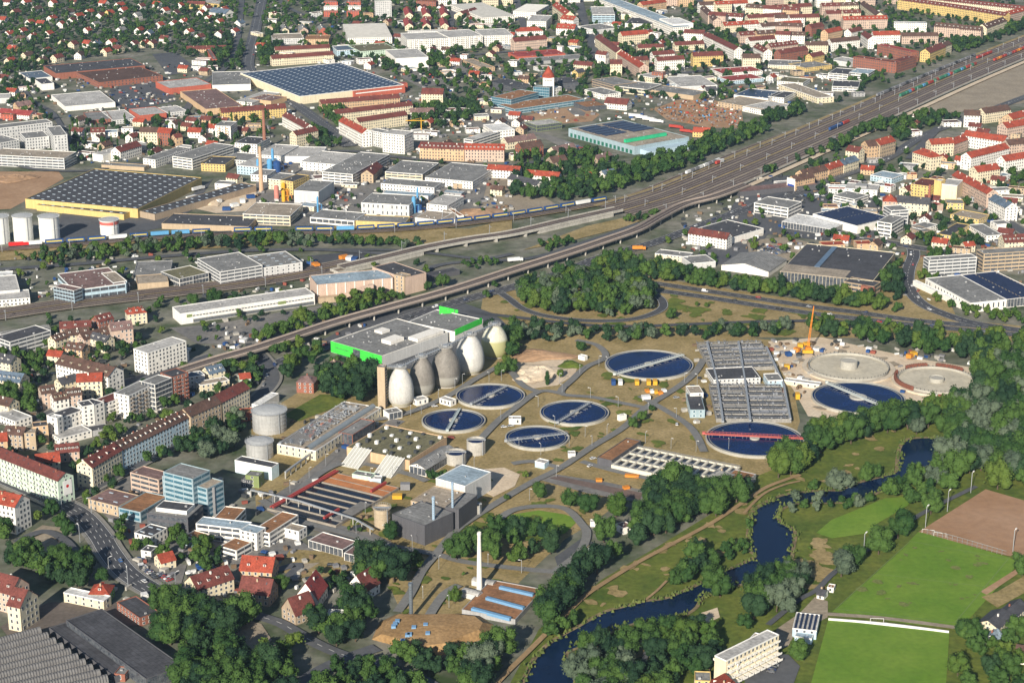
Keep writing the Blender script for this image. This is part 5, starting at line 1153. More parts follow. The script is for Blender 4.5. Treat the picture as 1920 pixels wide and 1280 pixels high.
# industrial quarter
DATA = [
 ('tan factory building with yellow window bands beside the freight line', (455, 401), (544, 405), (566, 383), 10, 'C', 't', {'win': 'b'}),
 ('yellow rendered tower like factory block', (526, 338), (549, 341), (564, 327), 14, 'Y', 'd', {}),
 ('cream old factory block behind the yellow tower', (500, 335), (530, 338), (535, 325), 11, 'C', 'g', {}),
 ('windowless pale grey warehouse block with flat roof', (551, 357), (597, 360), (629, 340), 13, 'L', 'g', {'win': None}),
 ('grey clad hall with flat roof beside the blue stacks', (677, 380), (767, 385), (777, 366), 12, 'L', 'g', {'win': 'n', 'st': 2}),
 ('white low office with blue mural along the freight line', (581, 407), (664, 414), (600, 392), 6, 'W', 'g', {'win': 'b', 'st': 1}),
 ('yellow low store right of the white low office', (665, 414), (760, 418), (690, 403), 5, 'Y', 'g', {'win': None}),
 ('long white storage hall with grey roof in the middle of the works', (714, 344), (814, 352), (725, 333), 7, 'W', 'g', {}),
 ('low white hall with blue grey roof below the long white storage hall', (717, 362), (806, 368), (724, 356), 5, 'W', 'u', {'win': None}),
 ('white workshop with pale roof and side windows', (800, 382), (838, 386), (850, 366), 9, 'W', 'l', {}),
 ('low beige sheds beside the freight line, left part', (778, 408), (825, 413), (802, 394), 5, 'L', 't', {'win': None}),
 ('low beige sheds beside the freight line, right part', (828, 412), (853, 412), (876, 392), 5, 'L', 't', {'win': None}),
 ('narrow shed with orange roof at the edge of the gravel yard', (861, 405), (870, 404), (892, 382), 5, 'W', 'e', {'win': None}),
 ('big white gabled hall pair with grey roofs', (797, 333), (886, 341), (910, 310), 8, 'W', 'g', {}),
 ('long flat hall with courtyard on its grey roof', (722, 322), (792, 327), (800, 304), 8, 'C', 'g', {'win': 'b'}),
 ('white four storey works office with long side facing left', (604, 322), (661, 327), (701, 287), 12, 'W', 'g', {'win': 'b', 'gear': 3}),
 ('pale grey roofed hall left of the works office', (563, 303), (632, 309), (640, 286), 9, 'W', 'l', {'win': 'n'}),
 ('white north hall behind the pale grey roofed hall', (528, 293), (600, 294), (620, 276), 7, 'W', 'l', {'win': None}),
 ('white hall with metal roof beside the brown chimney', (480, 290), (527, 293), (545, 272), 8, 'W', 'l', {}),
 ('pale blue process building among the stacks', (444, 310), (484, 314), (500, 296), 9, 'B', 'l', {}),
 ('white low factory office beside the blue process building', (470, 327), (500, 329), (510, 318), 7, 'W', 'g', {}),
 ('white house like office with dark roof behind the chimneys', (440, 268), (482, 271), (484, 257), 11, 'W', 'd', {}),
 ('grey roofed low workshop behind the yellow cube', (418, 298), (465, 302), (475, 288), 6, 'L', 'g', {}),
 ('yellow cube shaped office with dark flat roof', (377, 307), (422, 309), (428, 294), 8, 'Y', 'd', {}),
 ('white workshop hall with grey roof and blue doors', (268, 297), (291, 300), (330, 274), 9, 'W', 'g', {}),
 ('white three storey works with dark window bands', (323, 293), (360, 298), (404, 268), 12, 'W', 'g', {'win': 'b'}),
 ('narrow white shed with pale roof beside the brown roofed office', (173, 288), (193, 291), (236, 262), 8, 'W', 'l', {'win': None}),
 ('low tan wall and sheds along the street', (190, 309), (270, 314), (200, 304), 4, 'T', 'g', {'win': None}),
 ('white supermarket hall with pale roof and curved front', (122, 200), (216, 192), (95, 178), 6, 'W', 'l', {'win': None}),
 ('grey and brick low workshop row, left part', (166, 226), (210, 223), (145, 212), 5, 'R', 'g', {}),
 ('grey roofed middle part of the low workshop row', (212, 226), (256, 222), (195, 209), 5, 'L', 'l', {}),
 ('low building with vivid red front wall', (262, 217), (312, 212), (248, 204), 7, 'S', 'l', {'win': None}),
 ('grey roofed shed right of the vivid red front', (315, 212), (352, 208), (306, 201), 5, 'L', 'l', {}),
 ('store with orange red front wall and pale roof', (318, 166), (396, 158), (306, 152), 8, 'S', 'l', {'win': None}),
 ('large store with white roof edge behind the orange red front', (398, 160), (470, 158), (445, 134), 8, 'W', 'g', {'win': None}),
 ('mauve roofed garden hall with orange fence wall', (386, 205), (456, 199), (346, 171), 7, 'O', 'm', {'win': None}),
 ('small white annexes between mauve roofs', (440, 190), (472, 193), (425, 165), 6, 'W', 'l', {}),
 ('mauve flat roof right of the white annexes', (468, 185), (508, 190), (460, 172), 6, 'O', 'm', {'win': None}),
 ('brick shopping complex with dark roof, rear bar', (105, 138), (272, 123), (92, 123), 8, 'R', 'd', {'win': None}),
 ('brick shopping complex with brown roof, front part', (186, 155), (305, 142), (165, 128), 7, 'R', 'b', {'win': 'n'}),
 ('blue roofed exhibition hall beside the brick complex', (55, 148), (98, 144), (38, 136), 5, 'W', 'q', {'win': None}),
 ('small white church like hall with dark roof', (78, 158), (101, 156), (76, 147), 8, 'W', 'd', {'win': None}),
 ('grey tilted roof hall at the left edge below the car park', (-20, 186), (20, 184), (0, 176), 6, 'L', 'l', {'win': None}),
 ('large grey office complex, rear bar with long window row', (-20, 243), (98, 229), (97, 222), 17, 'L', 'g', {'win': 'w', 'st': 5}),
 ('large grey office complex, right wing with tower end', (100, 255), (126, 253), (85, 238), 19, 'L', 'g', {'win': 'w', 'st': 6}),
 ('large grey office complex, inner cross wing', (48, 260), (92, 256), (60, 247), 13, 'L', 'g', {'st': 4}),
 ('large grey office complex, left inner wing', (-20, 272), (36, 262), (0, 254), 13, 'L', 'g', {'st': 4}),
 ('large grey parking block in front of the grey office complex', (-20, 290), (120, 297), (110, 283), 12, 'L', 't', {'win': 'b', 'st': 4}),
 ('white six storey block with orange balconies beside the red roof house', (403, 236), (432, 237), (444, 228), 17, 'W', 'g', {'st': 6, 'balc': 'O'}),
 ('large solar roofed hall with cream and red walls', (562, 181), (757, 159), (497, 132), 10, 'C', 's', {'sky_': 2, 'win': None, 'gear': 0}),
 ('raised red loading front of the solar roofed hall', (688, 164), (764, 156), 8, 9, 'S', 's', {'win': None, 'gear': 0}),
 ('white cube shaped cold store behind the solar roofed hall', (742, 110), (803, 107), (720, 94), 14, 'W', 'l', {'win': None, 'gear': .3}),
 ('long white apartment complex, left block', (764, 75), (842, 72), (768, 62), 16, 'W', 'l', {'st': 6, 'balc': 1}),
 ('long white apartment complex, middle block', (843, 71), (905, 67), (848, 57), 17, 'W', 'l', {'st': 6, 'balc': 1}),
 ('long white apartment complex, right block', (905, 68), (962, 66), (910, 55), 15, 'W', 'l', {'st': 5, 'balc': 1}),
 ('white sawtooth factory with dark red roof stripes', (652, 72), (735, 70), (652, 46), 9, 'W', 'r', {'r': 'saw'}),
 ('white sawtooth hall beyond the long white apartments', (903, 34), (965, 30), (900, 6), 9, 'W', 'l', {'r': 'saw'}),
 ('pale stepped office with green roofs beside the white cold store', (676, 97), (745, 92), (672, 84), 9, 'M', 'n', {}),
 ('small blue and white works beside the cream bars', (632, 95), (672, 93), (636, 86), 8, 'B', 'q', {}),
 ('orange fronted low hall behind the cream apartment bars', (571, 74), (616, 74), (572, 66), 8, 'O', 'e', {}),
 ('white and tan low works left of the orange hall', (512, 74), (570, 72), (514, 64), 8, 'L', 't', {}),
 ('pale high rise slab cut by the top edge', (704, 4), (734, 3), 12, 24, 'L', 'l', {'st': 8}),
 ('flat tan roof shed beside the lorry yard', (865, 112), (905, 128), (872, 104), 5, 'O', 't', {}),
 ('white office with ribbon windows beside the solar carports', (886, 263), (940, 246), 12, 9, 'W', 'l', {'win': 'b'}),
 ('white dealership office at the right end of the carports', (925, 246), (965, 243), (930, 232), 10, 'W', 'w', {}),
 ('tall white apartment tower with stepped corners', (717, 250), (758, 254), (772, 246), 21, 'W', 'l', {'st': 7, 'balc': 1, 'sides': (0, 1, 3)}),
 ('grey balcony apartment block between the curved block and white tower', (691, 244), (716, 249), 13, 17, 'L', 'g', {'st': 6, 'balc': 'W'}),
 ('white industrial office with pale blue front near the top edge', (1111, 28), (1153, 28), (1110, 13), 13, 'B', 'l', {'win': 'b'}),
 ('slate roofed low hall in front of the pale blue fronted office', (1117, 57), (1160, 52), (1112, 46), 6, 'L', 'g', {'win': None}),
 ('tan flat roofed printing works near the top edge', (1165, 27), (1206, 28), (1163, 14), 8, 'C', 't', {'win': None}),
 ('white shed with charcoal roof below the printing works', (1172, 44), (1222, 46), (1170, 32), 8, 'W', 'd', {'win': 'n'}),
 ('long pale office slab running up to the top edge', (1263, 52), (1297, 50), (1246, -8), 13, 'W', 'u', {'st': 4}),
 ('white cube at the foot of the long pale office slab', (1262, 46), (1300, 44), (1262, 34), 15, 'W', 'w', {'win': None}),
 ('bright red flat roofed market hall', (970, 107), (1060, 101), (978, 97), 5, 'S', 'x', {'win': None}),
 ('grey flat hall in front of the bright red market roof', (988, 117), (1100, 109), (1000, 108), 4, 'G', 'g', {'win': None}),
 ('white industrial hall left of the red roofed town hall like building', (962, 22), (1005, 24), (982, 8), 9, 'W', 'u', {'r': 'saw'}),
 ('white stepped office below the sawtooth hall near the top', (988, 40), (1024, 41), (990, 28), 13, 'W', 'l', {}),
 ('dark long shed with rows of cars on its roof', (958, 163), (992, 158), (960, 146), 8, 'D', 'd', {'win': 'b'}),
 ('dark office block right of the white water tower', (1050, 157), (1085, 155), (1046, 146), 9, 'D', 'd', {'win': 'b'}),
 ('curved teal glass office beside the white water tower', (958, 187), (1010, 173), (1000, 161), 12, 'V', 'e', {'win': 'g', 'st': 4}),
 ('round fronted glass corner of the teal glass office', (1000, 163), (1030, 165), 12, 14, 'V', 'g', {'win': 'g', 'st': 4}),
 ('long curved building with rust brown roof on the plaza', (965, 205), (1096, 186), (1060, 178), 6, 'V', 'e', {'win': 'b'}),
 ('low pavilion with rust brown roof beside parked cars', (1099, 201), (1137, 197), (1088, 191), 5, 'D', 'e', {'win': 'g'}),
 ('old brick office with dark flat roof, rear block', (1110, 149), (1150, 160), (1170, 148), 9, 'J', 'g', {'win': 'b'}),
 ('cream hall with slate roof right of the old brick office', (1151, 161), (1213, 168), (1178, 151), 8, 'C', 'g', {'win': 'b', 'st': 2}),
 ('low white showroom with grey roof before the old brick office', (1096, 168), (1132, 178), (1147, 169), 6, 'W', 'g', {}),
 ('cream workshop with red brick side tower', (1196, 141), (1222, 146), (1212, 133), 9, 'C', 'l', {}),
 ('brick red tower block beside the cream workshop', (1222, 135), (1243, 137), 9, 13, 'R', 'g', {}),
 ('white gabled depot with black roof beside the grey sheds', (1322, 163), (1342, 162), 12, 7, 'W', 'd', {'r': 'gable'}),
 ('large grey corrugated shed roofs behind the scrap yard', (1276, 163), (1345, 160), (1272, 143), 6, 'L', 'l', {'win': None}),
 ('long grey sheds left of the corrugated roofs', (1200, 166), (1300, 180), (1205, 155), 5, 'T', 'g', {'win': None}),
 ('crimson roofed low store, rear one', (1353, 138), (1430, 133), (1350, 128), 5, 'W', 'x', {}),
 ('crimson roofed low store, front one with blue side', (1370, 152), (1432, 146), (1368, 142), 5, 'B', 'x', {}),
 ('black solar roofed hall near the scrap yard', (1376, 178), (1440, 185), (1400, 165), 6, 'W', 's', {'win': None}),
 ('tan flat roofed hall below the solar roofed hall', (1346, 191), (1432, 205), (1385, 180), 6, 'T', 't', {'win': 'n'}),
 ('grey low works with pale roof beside the railway near the crossing', (1434, 208), (1486, 197), (1430, 192), 6, 'W', 'l', {}),
 ('white office block with dark roof beside the car storage yard', (1553, 137), (1590, 140), (1578, 128), 9, 'W', 'd', {'win': 'b'}),
 ('grey roofed office block right of the white one by car storage yard', (1592, 136), (1628, 139), (1632, 130), 9, 'W', 'u', {'win': 'b'}),
 ('dark roofed car dealer hall beside the railway', (1560, 162), (1610, 164), (1628, 153), 6, 'W', 'd', {'win': 'b'}),
 ('tan roofed workshop bar beside the car storage yard', (1460, 158), (1533, 184), (1480, 152), 7, 'C', 't', {'win': 'n'}),
 ('teal grey roofed white workshop at the yard entrance', (1457, 152), (1505, 156), (1462, 143), 6, 'W', 'n', {}),
 ('dark roofed white works left of the tan workshop bar', (1440, 181), (1470, 184), (1440, 168), 6, 'W', 'd', {}),
 ('low cream garages below the old town blocks', (1440, 122), (1500, 124), (1446, 112), 5, 'C', 'g', {}),
 ('low white garages with yellow fronts beside the brick factory', (1510, 128), (1560, 122), (1512, 116), 5, 'Y', 'g', {}),
 ('grey arched shed beside the brick factory', (1555, 112), (1595, 118), (1555, 103), 6, 'L', 'l', {'win': None}),
 ('red brick factory, long front wing with arched windows', (1600, 107), (1680, 118), 13, 14, 'R', 'r', {'st': 4}),
 ('red brick factory, right wing along the railway', (1681, 118), (1719, 106), 13, 14, 'R', 'r', {'st': 4}),
 ('red brick factory, rear wing with roof lights', (1645, 84), (1710, 98), 13, 14, 'R', 'x', {'st': 4}),
 ('white wing with rows of windows and dark flat roof beside the long pink block', (1677, 43), (1738, 44), 12, 13, 'W', 'q', {'st': 4}),
 ('brown station roof beside the viaduct ramp', (1372, 352), (1388, 360), (1470, 316), 5, 'D', 'm', {'win': None, 'gear': 0}),
 ('dark flat roofed store behind the white block with red brown roof', (1371, 446), (1432, 428), (1335, 420), 6, 'W', 'd', {'win': None}),
 ('cream boundary building with walled yard beside the wood', (1228, 475), (1290, 482), (1238, 467), 5, 'C', 'g', {}),
 ('grey shed with ribbed roof beside the large dome like hall', (1296, 494), (1342, 490), (1325, 477), 5, 'L', 'g', {'win': None}),
 ('white edged car dealer building with glass front at the junction', (1414, 380), (1478, 390), (1502, 378), 10, 'W', 'g', {'win': 'b', 'st': 3}),
 ('long white petrol station like canopy in front of the striped roof', (1466, 415), (1560, 430), (1490, 400), 6, 'W', 'w', {'win': 'g', 'st': 1}),
 ('large showroom hall with dark blue striped roof', (1524, 401), (1608, 424), (1655, 404), 8, 'W', 'l', {'r': 'solar', 'win': None}),
 ('white square dealership pavilion with grey raised centre', (1584, 353), (1645, 357), (1570, 341), 8, 'W', 'l', {'win': 'n'}),
 ('small white office with brown flat roof before the square pavilion', (1562, 366), (1602, 374), (1622, 364), 8, 'W', 'g', {'win': 'b'}),
 ('blue edged car wash roof behind the square pavilion', (1632, 328), (1672, 335), (1690, 326), 6, 'B', 'u', {}),
 ('white four storey office block beside the striped showroom', (1645, 415), (1672, 419), (1684, 404), 14, 'W', 'g', {'win': 'b', 'st': 4}),
 ('grey and white rear office block taller than the four storey one', (1671, 395), (1704, 393), (1672, 385), 16, 'L', 'g', {'win': 'b', 'st': 5}),
 ('yellow modern office with flat roof beside the old brewery', (1708, 345), (1745, 350), (1755, 337), 14, 'Y', 'r', {}),
 ('cream blank walled building right of the yellow modern office', (1766, 345), (1795, 348), (1790, 336), 16, 'C', 'l', {'win': None}),
 ('pale yellow stair tower in the brewery yard', (1752, 338), (1765, 340), 10, 19, 'Y', 'w', {'win': None}),
 ('pink walled shed beside the brick chimney', (1742, 380), (1757, 385), 8, 7, 'P', 'x', {'win': None}),
 ('yellow low building with grey roof in the brewery yard', (1775, 381), (1808, 382), (1800, 374), 6, 'Y', 'g', {}),
 ('yellow kiosk like hall on the street corner', (1782, 402), (1835, 412), (1815, 395), 5, 'Y', 't', {}),
 ('grey garage roof with white wall, left one below the brewery', (1703, 424), (1728, 430), (1733, 415), 5, 'W', 'g', {}),
 ('grey garage roof with red shed below the brewery, right one', (1727, 435), (1748, 432), (1745, 420), 5, 'J', 'g', {}),
 ('yellow flat house with terrace behind trees', (1757, 438), (1782, 442), (1798, 418), 7, 'Y', 'd', {}),
 ('grey roofed hall with white walls near the right edge', (1850, 442), (1880, 440), (1832, 420), 6, 'W', 'g', {}),
 ('grey slatted office slab with white end beside the ramp road', (1742, 488), (1832, 482), (1738, 481), 15, 'L', 'g', {'win': 'b', 'st': 5}),
 ('tan banded office slab at the right edge', (1845, 476), (1940, 470), (1842, 467), 16, 'T', 'g', {'win': 'b', 'st': 5}),
 ('white walled production hall with grey roof at the right edge', (1820, 568), (1888, 561), (1770, 518), 8, 'W', 'g', {'win': 'n', 'st': 1}),
 ('low white strip roof on the left flank of the production hall', (1812, 572), (1819, 571), (1762, 519), 5, 'W', 'w', {'win': None}),
 ('white hall with four rows of solar panels at the right edge', (1872, 563), (1960, 553), (1850, 510), 7, 'W', 't', {'r': 'solar', 'win': 'g', 'st': 1}),
 ('big green and pale blue trade hall with solar arrays', (1066, 241), (1190, 275), (1292, 257), 9, 'V', 't', {'win': None, 'gear': 1.5}),
 ('small green and glass pavilion behind the trade hall', (1006, 236), (1054, 230), (1003, 226), 7, 'N', 'l', {'win': 'g', 'st': 2}),
]
XT = {}
for row in DATA:
 lab, p0, p1, p2, h, wl, rf, kw = row
 cat = 'office building' if 'office' in lab else 'hall' if ('hall' in lab or 'shed' in lab) else 'tower' if 'tower' in lab else 'apartment block' if 'apartment' in lab else 'building'
 nm = cat.replace(' ', '_')
 XT[lab] = F(lab, p0, p1, p2, h, wl, rf, cat=cat, name=nm, **kw)
X = XT['big green and pale blue trade hall with solar arrays']; w, d, h = X['_d']
m = MB()
for (x0, x1, y0, y1) in ((.05, .12, .12, .45), (.14, .21, .10, .5), (.23, .30, .10, .5), (.32, .39, .1, .5), (.41, .48, .12, .5), (.06, .13, .55, .95), (.15, .22, .55, .95), (.24, .31, .55, .98), (.33, .40, .58, .98), (.42, .5, .6, .98)):
 m.box(w * x0, d * y0, h - .3, w * x1, d * y1, h + .5)
m.build('solar_array', rmat('s'), X)
m = MB(); m.box(w * .80, d * .05, h, w * .83, d * .8, h + 3.4); m.build('green_fascia', mat('fascia_green', (.03, .42, .20), .6), X)
m = MB()
for k in range(16): m.box(w * (.03 + k * .06), -.1, .3, w * (.03 + k * .06) + w * .035, .02, 4.6)
m.build('window', mat('green_glass', (.03, .14, .10), .2), X, stuff=True)
m = MB(); m.box(w, d * .1, 0, w + 16, d * .98, 5.5); m.build('side_wing', wmat('B'), X)
X = XT['white square dealership pavilion with grey raised centre']; w, d, h = X['_d']; m = MB(); m.box(w * .3, d * .25, h - .3, w * .65, d * .7, h + 2); m.build('roof_lantern', wmat('G'), X)
X = XT['large solar roofed hall with cream and red walls']; w, d, h = X['_d']; m = MB(); m.box(w * .5, -3, .2, w + .3, .02, h - .6); m.build('red_loading_front', wmat('S'), X); m = MB(); m.box(w * .52, -3.1, h * .55, w * .97, -2.95, h * .68); m.build('white_band', TRIM, X)
# large dome-like and gabled sheds by the motorway
X = G('big gabled exhibition hall with black roof and cream glazed front', (1490, 489), (1598, 457), 62, 9, 'C', 'd', rh=5, chim=0, win=None, cat='hall', name='exhibition_hall') if False else F('big black roofed exhibition hall with cream glazed front beside the slip road', (1463, 508), (1637, 527), (1676, 473), 11, 'C', 'd', win='g', st=1, gear=.3, rimw='C', cat='hall', name='exhibition_hall')
w, d, h = X['_d']; m = MB(); m.quad([(w * .3, d * .25, h + .6), (w * .36, d * .25, h + .6), (w * .36, d * .97, h + .6), (w * .3, d * .97, h + .6)]); m.quad([(w * .3, d * .25, h - .3), (w * .36, d * .25, h - .3), (w * .36, d * .25, h + .6), (w * .3, d * .25, h + .6)]); m.build('glass_roof_strip', mat('strip_glass', (.10, .15, .22), .3, .15, .3), X)
m = MB(); m.box(-.2, -.3, h - .6, w * .70, d * .24, h + .25); m.build('front_roof_slope', rmat('t'), X)
F('brick and tan office corner of the big black roofed hall', (1583, 528), (1638, 537), 16, 11, 'T', 'd', win='b', st=3, cat='office building', name='office_building')
F('red brick panel end of the tan office corner', (1614, 535), (1637, 540), 3, 11.4, 'R', 'd', win=None, gear=0, cat='wall', name='brick_end_wall')
F('grey dome like low gabled hall beside the wood', (1368, 497), (1418, 512), (1450, 478), 7, 'W', 'g', r='gable', win=None, chim=0, cat='hall', name='low_hall') if False else G('grey low gabled hall with wide roof beside the wood', (1397, 494), (1432, 471), 44, 4.5, 'W', 'g', rh=4.5, chim=0, win=None, cat='hall', name='low_hall')
# white water tower with red cone roof
c = at(1028, 180); t = thing('water_tower', 'square white tower with pointed red cone roof', 'tower', (c.x, c.y, 0)); m = MB(); m.box(-7, -7, 0, 7, 7, 24); m.build('shaft', wmat('W'), t); m = MB(); m.lathe([(8, 24), (7.6, 26), (4, 32), (.2, 38)], 16); m.build('cone_roof', rmat('R', True), t); m = MB()
for k in range(5): m.box(-4 + k * 1.9, -7.1, 20, -3 + k * 1.9, -7, 22)
m.build('window', GLASS, t, stuff=True)
F('low white wing at the foot of the tower with cone roof', (1031, 168), (1053, 163), 9, 10, 'W', 'w')
